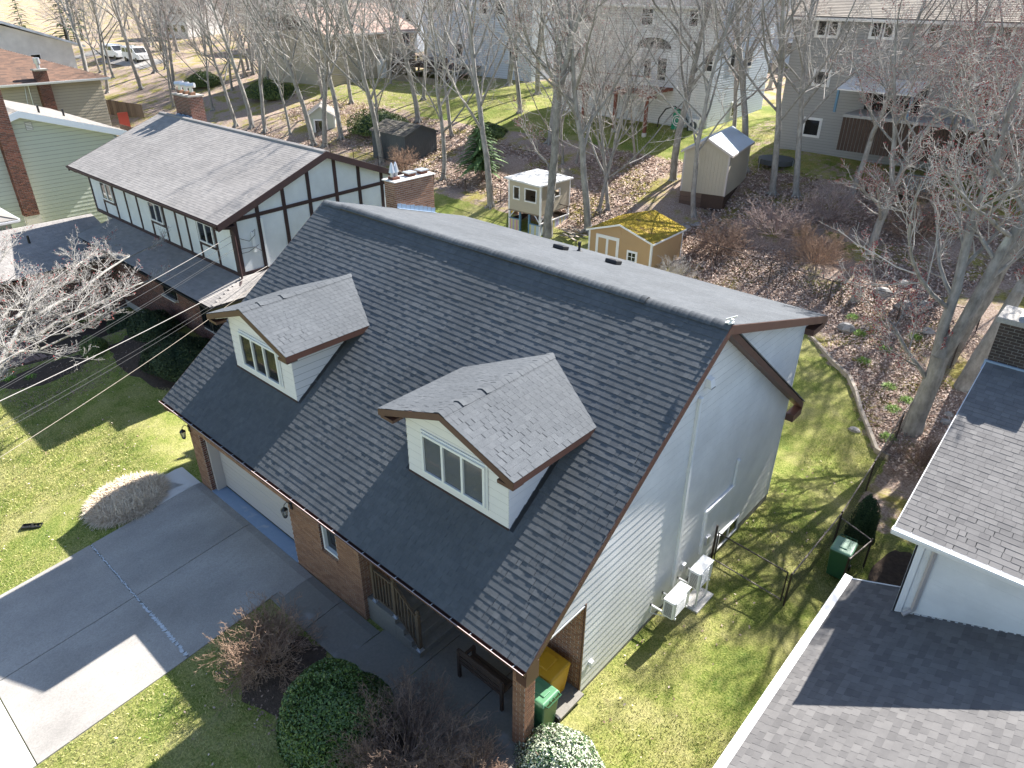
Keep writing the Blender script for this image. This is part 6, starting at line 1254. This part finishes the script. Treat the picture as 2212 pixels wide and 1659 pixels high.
# foreground tree whose trunk stands on the left lawn
hero('pale spreading bare tree on the left lawn, its crown before the tudor house', (-1.42, -5.35), [
  (path(R, (.05, .0, -.2), (-1.3, .35, 2.6), 6, .03), [.24, .17, .16, .155, .15, .14], 0, 1, 1),
  (path(R, (-1.3, .35, 2.5), (-3.78, 2.95, 4.55), 4, .08)[:-1]+path(R, (-3.78, 2.95, 4.55), (-5.18, 7.75, 4.85), 6, .16), [0.100, 0.092, 0.083, 0.074, 0.066, 0.057, 0.049, 0.040, 0.032], 12, 2.0, 2),
  (path(R, (-1.3, .35, 2.5), (-4.88, 3.15, 4.75), 4, .08)[:-1]+path(R, (-4.88, 3.15, 4.75), (-9.78, 7.95, 4.95), 6, .16), [0.100, 0.092, 0.083, 0.074, 0.066, 0.057, 0.049, 0.040, 0.032], 12, 2.0, 2),
  (path(R, (-1.3, .35, 2.5), (-4.58, 2.45, 4.65), 4, .08)[:-1]+path(R, (-4.58, 2.45, 4.65), (-8.48, 6.05, 4.75), 6, .16), [0.090, 0.082, 0.075, 0.067, 0.059, 0.052, 0.044, 0.036, 0.029], 12, 2.0, 2),
  (path(R, (-1.3, .35, 2.5), (-2.98, 2.35, 4.25), 4, .08)[:-1]+path(R, (-2.98, 2.35, 4.25), (-3.98, 5.55, 4.45), 6, .16), [0.070, 0.064, 0.058, 0.052, 0.046, 0.040, 0.034, 0.028, 0.022], 12, 2.0, 2),
  (path(R, (-1.3, .35, 2.5), (-4.18, 3.55, 4.95), 4, .08)[:-1]+path(R, (-4.18, 3.55, 4.95), (-7.98, 9.55, 5.25), 6, .16), [0.090, 0.082, 0.075, 0.067, 0.059, 0.052, 0.044, 0.036, 0.029], 12, 2.0, 2),
  (path(R, (-1.3, .35, 2.5), (-6.08, 2.35, 4.85), 4, .08)[:-1]+path(R, (-6.08, 2.35, 4.85), (-12.08, 5.55, 5.15), 6, .16), [0.080, 0.073, 0.066, 0.060, 0.053, 0.046, 0.039, 0.032, 0.026], 12, 2.0, 2)], 208, (0, 9, 7, 3), budfrac=.06, up=.03, minr=.0048)
# ------------------------------------------------------------------ shrubs
def twiggy(label, x, y, r, h, n, seed, matl=TWIGR, name='bare_shrub', cat='shrub', minr=.004, lift=.0, bud=None, sx=1., nch=(6, 5, 3)):
    t = Tree(seed, nch=(0,)+nch, rat=(1, .55, .5, .5), ang=(30, 34, 38, 40), up=.05, wig=.16, minr=minr)
    for k in range(n):
        a = t.R.uniform(0, 2*math.pi); e = t.R.uniform(.15, 1.0); d = nrm((math.cos(a)*(1-e*.55)*sx, math.sin(a)*(1-e*.55), e*h/r)); L = math.hypot(r, h)*t.R.uniform(.55, .85)
        t.grow((math.cos(a)*.08, math.sin(a)*.08, 0), d, L, .016, 1)
    r_ = empty(name, label=label, cat=cat); r_.location = (x, y, H(x, y)+lift)
    V, Q, A = tubes_np(t.big, 4, (0, 1)); inst('stem', np_mesh('stem', V, Q, matl, A), r_); V, Q, A = tubes_np(t.small, 3, (0, 1)); inst('twigs', np_mesh('twigs', V, Q, matl, A), r_)
    if bud: inst('buds', t.buds(bud, .8, .012), r_)
    return r_
ORT = mat('orange_brown_twigs', (.46, .32, .23), (.25, .16, .115), 3, .85, vamp=1.2, namp=.3)
DKT = mat('dull_brown_twigs', (.34, .24, .185), (.17, .115, .09), 3, .85, vamp=1.2, namp=.3)
twiggy('rounded bare reddish twigged shrub at the corner of the driveway', 8.45, -2.05, 1.15, 1.25, 75, 301, ORT, nch=(6, 5, 3))
twiggy('wide bare brown shrub between the round evergreen and the brick pillar', 13.0, -1.5, 1.6, 1.05, 100, 302, DKT, nch=(7, 5, 3))
twiggy('small sunlit reddish shrub at the foot of the brick pillar', 14.25, -.75, .62, .85, 40, 303, ORT, nch=(5, 4, 3))
def leafy(label, x, y, rx, ry, h, n, seed, matl, leaf=.05, name='evergreen_shrub', cat='shrub', flat=0, up=.25, core=INTER, shell=.28):
    rr = np.random.RandomState(seed); r_ = empty(name, label=label, cat=cat); z0_ = H(x, y)
    u = rr.normal(size=(n, 3)); u /= np.linalg.norm(u, axis=1, keepdims=True); u[:, 2] = np.abs(u[:, 2])*1.0-.12
    q = np.zeros(n); th = np.arctan2(u[:, 1], u[:, 0])
    for k in range(7): a, b, c = rr.uniform(1, 6), rr.uniform(1, 6), rr.uniform(0, 6); q += np.sin(th*round(a)+u[:, 2]*b*1.5+c)*.035
    rad = (1-rr.rand(n)**2*shell)*(1+q)
    C0 = np.stack([u[:, 0]*rx*rad, u[:, 1]*ry*rad, np.clip(u[:, 2]*h*rad, .02, None)], 1)
    nr = u*np.array([1/rx, 1/ry, 1/h])+rr.normal(size=(n, 3))*.5+np.array([0, 0, up]); nr /= np.linalg.norm(nr, axis=1, keepdims=True)
    t1 = np.cross(nr, rr.normal(size=(n, 3))); t1 /= np.linalg.norm(t1, axis=1, keepdims=True); t2 = np.cross(nr, t1); s = leaf*rr.uniform(.6, 1.3, (n, 1))
    V = np.stack([C0-t1*s, C0+t2*s*.42+nr*s*.12, C0+t1*s, C0-t2*s*.42+nr*s*.12], 1).reshape(-1, 3); Q = np.arange(4*n).reshape(n, 4)
    o = inst('foliage', np_mesh('foliage', V+np.array([x, y, z0_]), Q, matl, rr.rand(n)), r_)
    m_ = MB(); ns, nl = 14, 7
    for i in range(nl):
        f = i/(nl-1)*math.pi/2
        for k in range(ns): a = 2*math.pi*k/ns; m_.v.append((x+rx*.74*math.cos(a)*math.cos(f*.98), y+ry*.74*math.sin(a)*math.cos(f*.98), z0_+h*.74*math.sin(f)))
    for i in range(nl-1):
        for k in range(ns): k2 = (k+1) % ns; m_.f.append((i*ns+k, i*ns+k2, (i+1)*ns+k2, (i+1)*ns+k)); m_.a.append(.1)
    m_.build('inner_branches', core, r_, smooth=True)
    for k in range(5):
        a = k*1.3; m_ = MB(); m_.tube([(x+.05*math.cos(a), y+.05*math.sin(a), z0_-.05), (x+rx*.35*math.cos(a), y+ry*.35*math.sin(a), z0_+h*.45), (x+rx*.55*math.cos(a), y+ry*.55*math.sin(a), z0_+h*.75)], [.03, .02, .01], 5); m_.build('stem', DKT, r_)
    return r_
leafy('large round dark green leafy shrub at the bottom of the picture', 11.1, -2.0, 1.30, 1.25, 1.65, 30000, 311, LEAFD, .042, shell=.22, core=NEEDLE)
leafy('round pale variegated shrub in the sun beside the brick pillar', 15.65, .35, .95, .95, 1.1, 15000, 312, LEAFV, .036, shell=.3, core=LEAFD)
leafy('small round yellow green bush beside the shaded paver path', -10.9, 1.5, .64, .60, .85, 7000, 313, LEAFY, .03, shell=.25, core=NEEDLE)
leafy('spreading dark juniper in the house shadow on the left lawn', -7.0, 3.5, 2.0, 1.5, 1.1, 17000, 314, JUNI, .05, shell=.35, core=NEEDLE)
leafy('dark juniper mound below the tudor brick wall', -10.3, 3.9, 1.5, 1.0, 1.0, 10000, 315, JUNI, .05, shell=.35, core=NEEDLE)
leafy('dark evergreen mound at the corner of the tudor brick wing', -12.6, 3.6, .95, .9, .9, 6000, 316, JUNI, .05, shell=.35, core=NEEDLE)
leafy('small cone shaped cedar behind the chain link corner', 17.62, 12.6, .42, .42, 1.7, 7000, 317, NEEDLE, .04, name='cedar', shell=.3, core=NEEDLE)
for k, (x, y, rx, h, lb) in enumerate(((-24.5, 31.6, 2.2, 1.5, 'green rhododendron bushes left of the dark grey shed'), (-30.5, 33.2, 3.0, 1.9, 'broad dark green thicket behind the small pale green shed'), (-20, 36.0, 1.6, .9, 'dark green low bushes above the dark grey shed'), (-52, 36, 3.2, 1.8, 'green undergrowth behind the tudor chimney'), (-66, 36, 2.6, 1.6, 'green shrub clump below the parked vans'))):
    leafy(lb, x, y, rx, rx*.8, h, 9000, 330+k, LEAFY, .09, shell=.5, core=NEEDLE)
for k, (x, y, r_, h, n, lb) in enumerate(((4.6, 27.5, 1.6, 1.7, 40, 'yellowish bare shrub below the tall beige shed'), (6.4, 30.3, 2.0, 1.6, 44, 'tangled brown brush right of the tall beige shed'), (9.3, 28.6, 2.0, 1.5, 44, 'tangled reddish brush behind the back fence'), (4.0, 24.1, 1.1, 1.2, 26, 'low brown brush at the right corner of the tan garden shed'), (12.6, 33.0, 2.2, 1.7, 40, 'dark brush in the thicket below the grey house'), (8.2, 33.0, 2.0, 1.5, 36, 'brown brush below the lower wooden deck'), (-21.2, 27.9, 1.0, 1.9, 26, 'pale thin shrub in front of the dark grey shed'), (-8.9, 31.5, .6, .7, 18, 'tiny reddish shrub on the shaded slope'), (17.9, 17.3, .8, .8, 20, 'reddish dead bramble at the base of the three stemmed tree'), (18.3, 24.2, 1.0, 1.6, 24, 'green brown bramble near the right chimney'))):
    twiggy(lb, x, y, r_, h, n, 340+k, (DKT, TWIGR, ORT, TWIG)[k % 4], minr=.006, nch=(6, 5, 3))
# spruce
def spruce(label, x, y, h, r, seed, matl=SPRN, n=24, group=None):
    R = random.Random(seed); rt_ = empty('spruce_tree', label=label, cat='tree', group=group); z0_ = H(x, y)
    m_ = MB(); m_.tube([(x, y, z0_-.1), (x, y, z0_+h*.5), (x, y, z0_+h)], [.09*h/4.4, .05, .01], 7); m_.build('trunk', BARKD, rt_)
    V, A = [], []
    for k in range(n*6):
        t = (k+.5)/(n*6); z = z0_+.15*h+t*h*.85; rr = r*(1-t)**.85*R.uniform(.7, 1.1); a = k*2.4+R.uniform(-.3, .3); ca, sa = math.cos(a), math.sin(a); m = max(4, int(rr*26)); av = R.uniform(.1, .9)
        for j in range(m):
            f = (j+.3)/m; px, py, pz = x+ca*rr*f, y+sa*rr*f, z-.28*rr*f*f+.1*rr*f
            for sg in (-1, 1):
                w = (.05+.20*rr*(1-f))*R.uniform(.6, 1.1); dx, dy = -sa*sg*w+ca*w*.7, ca*sg*w+sa*w*.7
                V += [(px-ca*.02, py-sa*.02, pz), (px+dx*.5+ca*.02, py+dy*.5+sa*.02, pz-.03), (px+dx, py+dy, pz-.05*R.random()), (px+dx*.4-ca*.05, py+dy*.4-sa*.05, pz+.02)]; A.append(min(1, max(0, av+R.uniform(-.2, .2))))
    V = np.array(V); inst('foliage', np_mesh('foliage', V, np.arange(len(V)).reshape(-1, 4), matl, np.array(A)), rt_)
spruce('small bright green spruce left of the playhouse', -14.7, 29.4, 4.8, 2.1, 401, n=34)
for k, (x, y, h, r) in enumerate(((-104, 30, 12, 3.4), (-112, 38, 14, 3.8), (-122, 30, 13, 3.6), (-98, 46, 9, 3), (-128, 46, 14, 4))): spruce('dark evergreen at the far upper left corner', x, y, h, r, 410+k, NEEDLE, n=16, group='dark evergreens at the far left')
# dry ornamental grass clump
def blades(cx, cy, rx, ry, n, h, matl, seed, name, label=None, cat=None, kind=None, zoff=0, w=.009, lean=.8, ang=0):
    rr = np.random.RandomState(seed); q = rr.uniform(0, 2*np.pi, n); s = np.sqrt(rr.rand(n)); px, py = rx*s*np.cos(q), ry*s*np.sin(q)
    x = cx+px*math.cos(ang)-py*math.sin(ang); y = cy+px*math.sin(ang)+py*math.cos(ang); z = HN(x, y)+zoff
    dome = np.sqrt(np.clip(1-s**2, 0, 1)); z = z+dome*h*.55*rr.rand(n)
    a = rr.uniform(0, 2*np.pi, n); L = h*rr.uniform(.5, 1.0, n); d = np.stack([np.cos(a)*lean+px/rx*.6, np.sin(a)*lean+py/ry*.6, rr.uniform(-.2, 1., n)], 1); d /= np.linalg.norm(d, axis=1, keepdims=True)
    B = np.stack([x, y, z], 1); pe = np.stack([-d[:, 1], d[:, 0], np.zeros(n)], 1); pe /= np.linalg.norm(pe, axis=1, keepdims=True)+1e-6
    M_ = B+d*L[:, None]*.55+np.array([0, 0, .06])*L[:, None]; T_ = B+d*L[:, None]*1.0-np.array([0, 0, .12])*L[:, None]
    V = np.stack([B-pe*w, B+pe*w, M_+pe*w*.8, M_-pe*w*.8, T_], 1).reshape(-1, 3); i = np.arange(n)[:, None]*5
    Q = np.concatenate([i+np.array([0, 1, 2, 3]), i+np.array([3, 2, 4, 4])]); 
    Q3 = np.concatenate([i+np.array([0, 1, 2]), i+np.array([0, 2, 3]), i+np.array([3, 2, 4])]); at = np.tile(rr.rand(n), 3)
    o = bpy.data.objects.new(name, np_mesh(name, V, Q3, matl, at)); COL.objects.link(o); return setp(o, None, label, cat, None, kind)
mb = MB()
for i in range(5):
    for k in range(20): q = 2*math.pi*k/20; e = math.cos(i/4*math.pi/2*.97); mb.v.append((-.33+.84*math.cos(q)*e, -1.72+.98*math.sin(q)*e, H(0, -1.72+.98*math.sin(q)*e)-.02+.27*math.sin(i/4*math.pi/2)))
for i in range(4):
    for k in range(20): k2 = (k+1) % 20; mb.f.append((i*20+k, i*20+k2, (i+1)*20+k2, (i+1)*20+k)); mb.a.append(rnd.random())
straw_core = mb.build('matted_base', STRAW, None, smooth=True)
straw_top = blades(-.33, -1.72, .98, 1.12, 15000, .42, STRAW, 501, 'ornamental_grass', 'flattened clump of dry straw coloured grass beside the driveway', 'grass clump')
straw_core.parent = straw_top
blades(-12.9, -2.0, .5, .45, 1500, .4, STRAW, 502, 'ornamental_grass', 'small tuft of dry pale grass at the left edge by the pavers', 'grass clump')
for k, (x, y) in enumerate(((14.2, 22.3), (14.6, 23.6), (15.6, 21.1), (16.4, 20.6), (16.2, 19.8), (12.6, 25.2), (15.3, 25.0), (13.3, 24.2), (16.6, 18.1), (-11.9, -1.6), (-11.3, -1.0))):
    blades(x, y, .22, .2, 220, .22, mat('fresh_green_shoots', (.26, .42, .06), (.12, .24, .03), 3, .6), 510+k, 'green_plant', 'fresh green shoots sprouting among the dead leaves' if x > 0 else 'fresh green shoots in the flower bed by the paver path', 'plant'); bpy.context.scene.collection.objects[-1]['group'] = 'green shoots'
# grass blades as stuff
def scatter(name, n, regions, seed, size, matl, kind, flat=False, test=None, smin=.5):
    rr = np.random.RandomState(seed); X, Y = [], []; ar = [abs((a[2]-a[0])*(a[3]-a[1])) for a in regions]; tot = sum(ar)
    for a, s in zip(regions, ar):
        k = int(n*s/tot); X.append(rr.uniform(a[0], a[2], k)); Y.append(rr.uniform(a[1], a[3], k))
    X = np.concatenate(X); Y = np.concatenate(Y)
    if test is not None: m = test(X, Y, rr); X, Y = X[m], Y[m]
    n = len(X); Z = HN(X, Y); a = rr.uniform(0, 2*np.pi, n); s = size*rr.uniform(smin, 1.3, n)
    if flat:
        t = rr.uniform(-.6, .6, (n, 2)); d1 = np.stack([np.cos(a), np.sin(a), t[:, 0]], 1)*s[:, None]; d2 = np.stack([-np.sin(a), np.cos(a), t[:, 1]], 1)*s[:, None]*.6
        C0 = np.stack([X, Y, Z+.03+rr.rand(n)*.04], 1); V = np.stack([C0-d1, C0+d2, C0+d1, C0-d2], 1).reshape(-1, 3); Q = np.arange(4*n).reshape(n, 4)
    else:
        w = s*.14; C0 = np.stack([X, Y, Z-.01], 1); dx = np.stack([np.cos(a)*w, np.sin(a)*w, np.zeros(n)], 1); tp = C0+np.stack([rr.normal(0, .5, n)*s, rr.normal(0, .5, n)*s, s], 1)
        V = np.stack([C0-dx, C0+dx, tp], 1).reshape(-1, 3); Q = np.arange(3*n).reshape(n, 3)
    o = bpy.data.objects.new(name, np_mesh(name, V, Q, matl, rr.rand(n))); COL.objects.link(o); o['kind'] = kind; return o
def lawn_ok(x, y, rr):
    m = litter_at(x, y) < .5
    def out(a, b, c, d): return ~((x > a) & (x < c) & (y > b) & (y < d))
    m &= out(.70, -20, 6.85, .3) & out(6.7, -1.05, 15.35, 2.3) & out(.7, 0, 14.75, 12.4) & out(-.6, -1.3, .8, .3) & out(-40, -20, -11.9, 6) & out(18.9, -20, 40, 7.5) & out(18.3, 10.3, 20, 13)
    for (cx, cy, rx, ry) in ((9.1, -2.0, 1.4, .95), (12, -2.1, 2.1, 1.05), (14.6, -1.4, 1.2, .8), (-11.3, -.6, 1.2, 2.0), (-8.6, 2.9, 3.1, 1.5)): m &= ((x-cx)/rx)**2+((y-cy)/ry)**2 > 1
    return m
scatter('lawn_grass', 260000, [(-13, -9, .75, 6.5), (6.8, -8, 19.5, 1.8), (14.7, 1.8, 19.6, 23)], 601, .06, GRASS, 'stuff', test=lawn_ok)
scatter('back_lawn_grass', 90000, [(-18, 17, 14, 26.5), (-48, 38, 2, 46)], 602, .07, GRASS, 'stuff', test=lawn_ok)
def lit_ok(x, y, rr): return (litter_at(x, y)+rr.uniform(-.3, .3, len(x)) > .5) & ~((x > -.7) & (x < 3.3) & (y > 23) & (y < 26.4)) & ~((x > -8) & (x < -5.3) & (y > 24.6) & (y < 27.8)) & ~((x > 19) & (y < 19))
scatter('fallen_leaves', 90000, [(2, 16.5, 21, 30)], 603, .05, LITTER, 'stuff', flat=True, test=lit_ok)
scatter('fallen_leaves', 110000, [(-45, 26, 21, 38)], 604, .07, LITTER, 'stuff', flat=True, test=lit_ok)
scatter('dead_leaves_on_lawn', 500, [(-8, -6, .6, 3), (14.8, 1.8, 17, 16), (7, -6, 12, -3)], 605, .035, LITTER, 'stuff', flat=True, test=lawn_ok)
scatter('bed_litter', 5000, [(7.7, -3.1, 15.5, -1.0), (-12.5, -2.2, -8, 4)], 606, .035, DKT, 'stuff', flat=True)
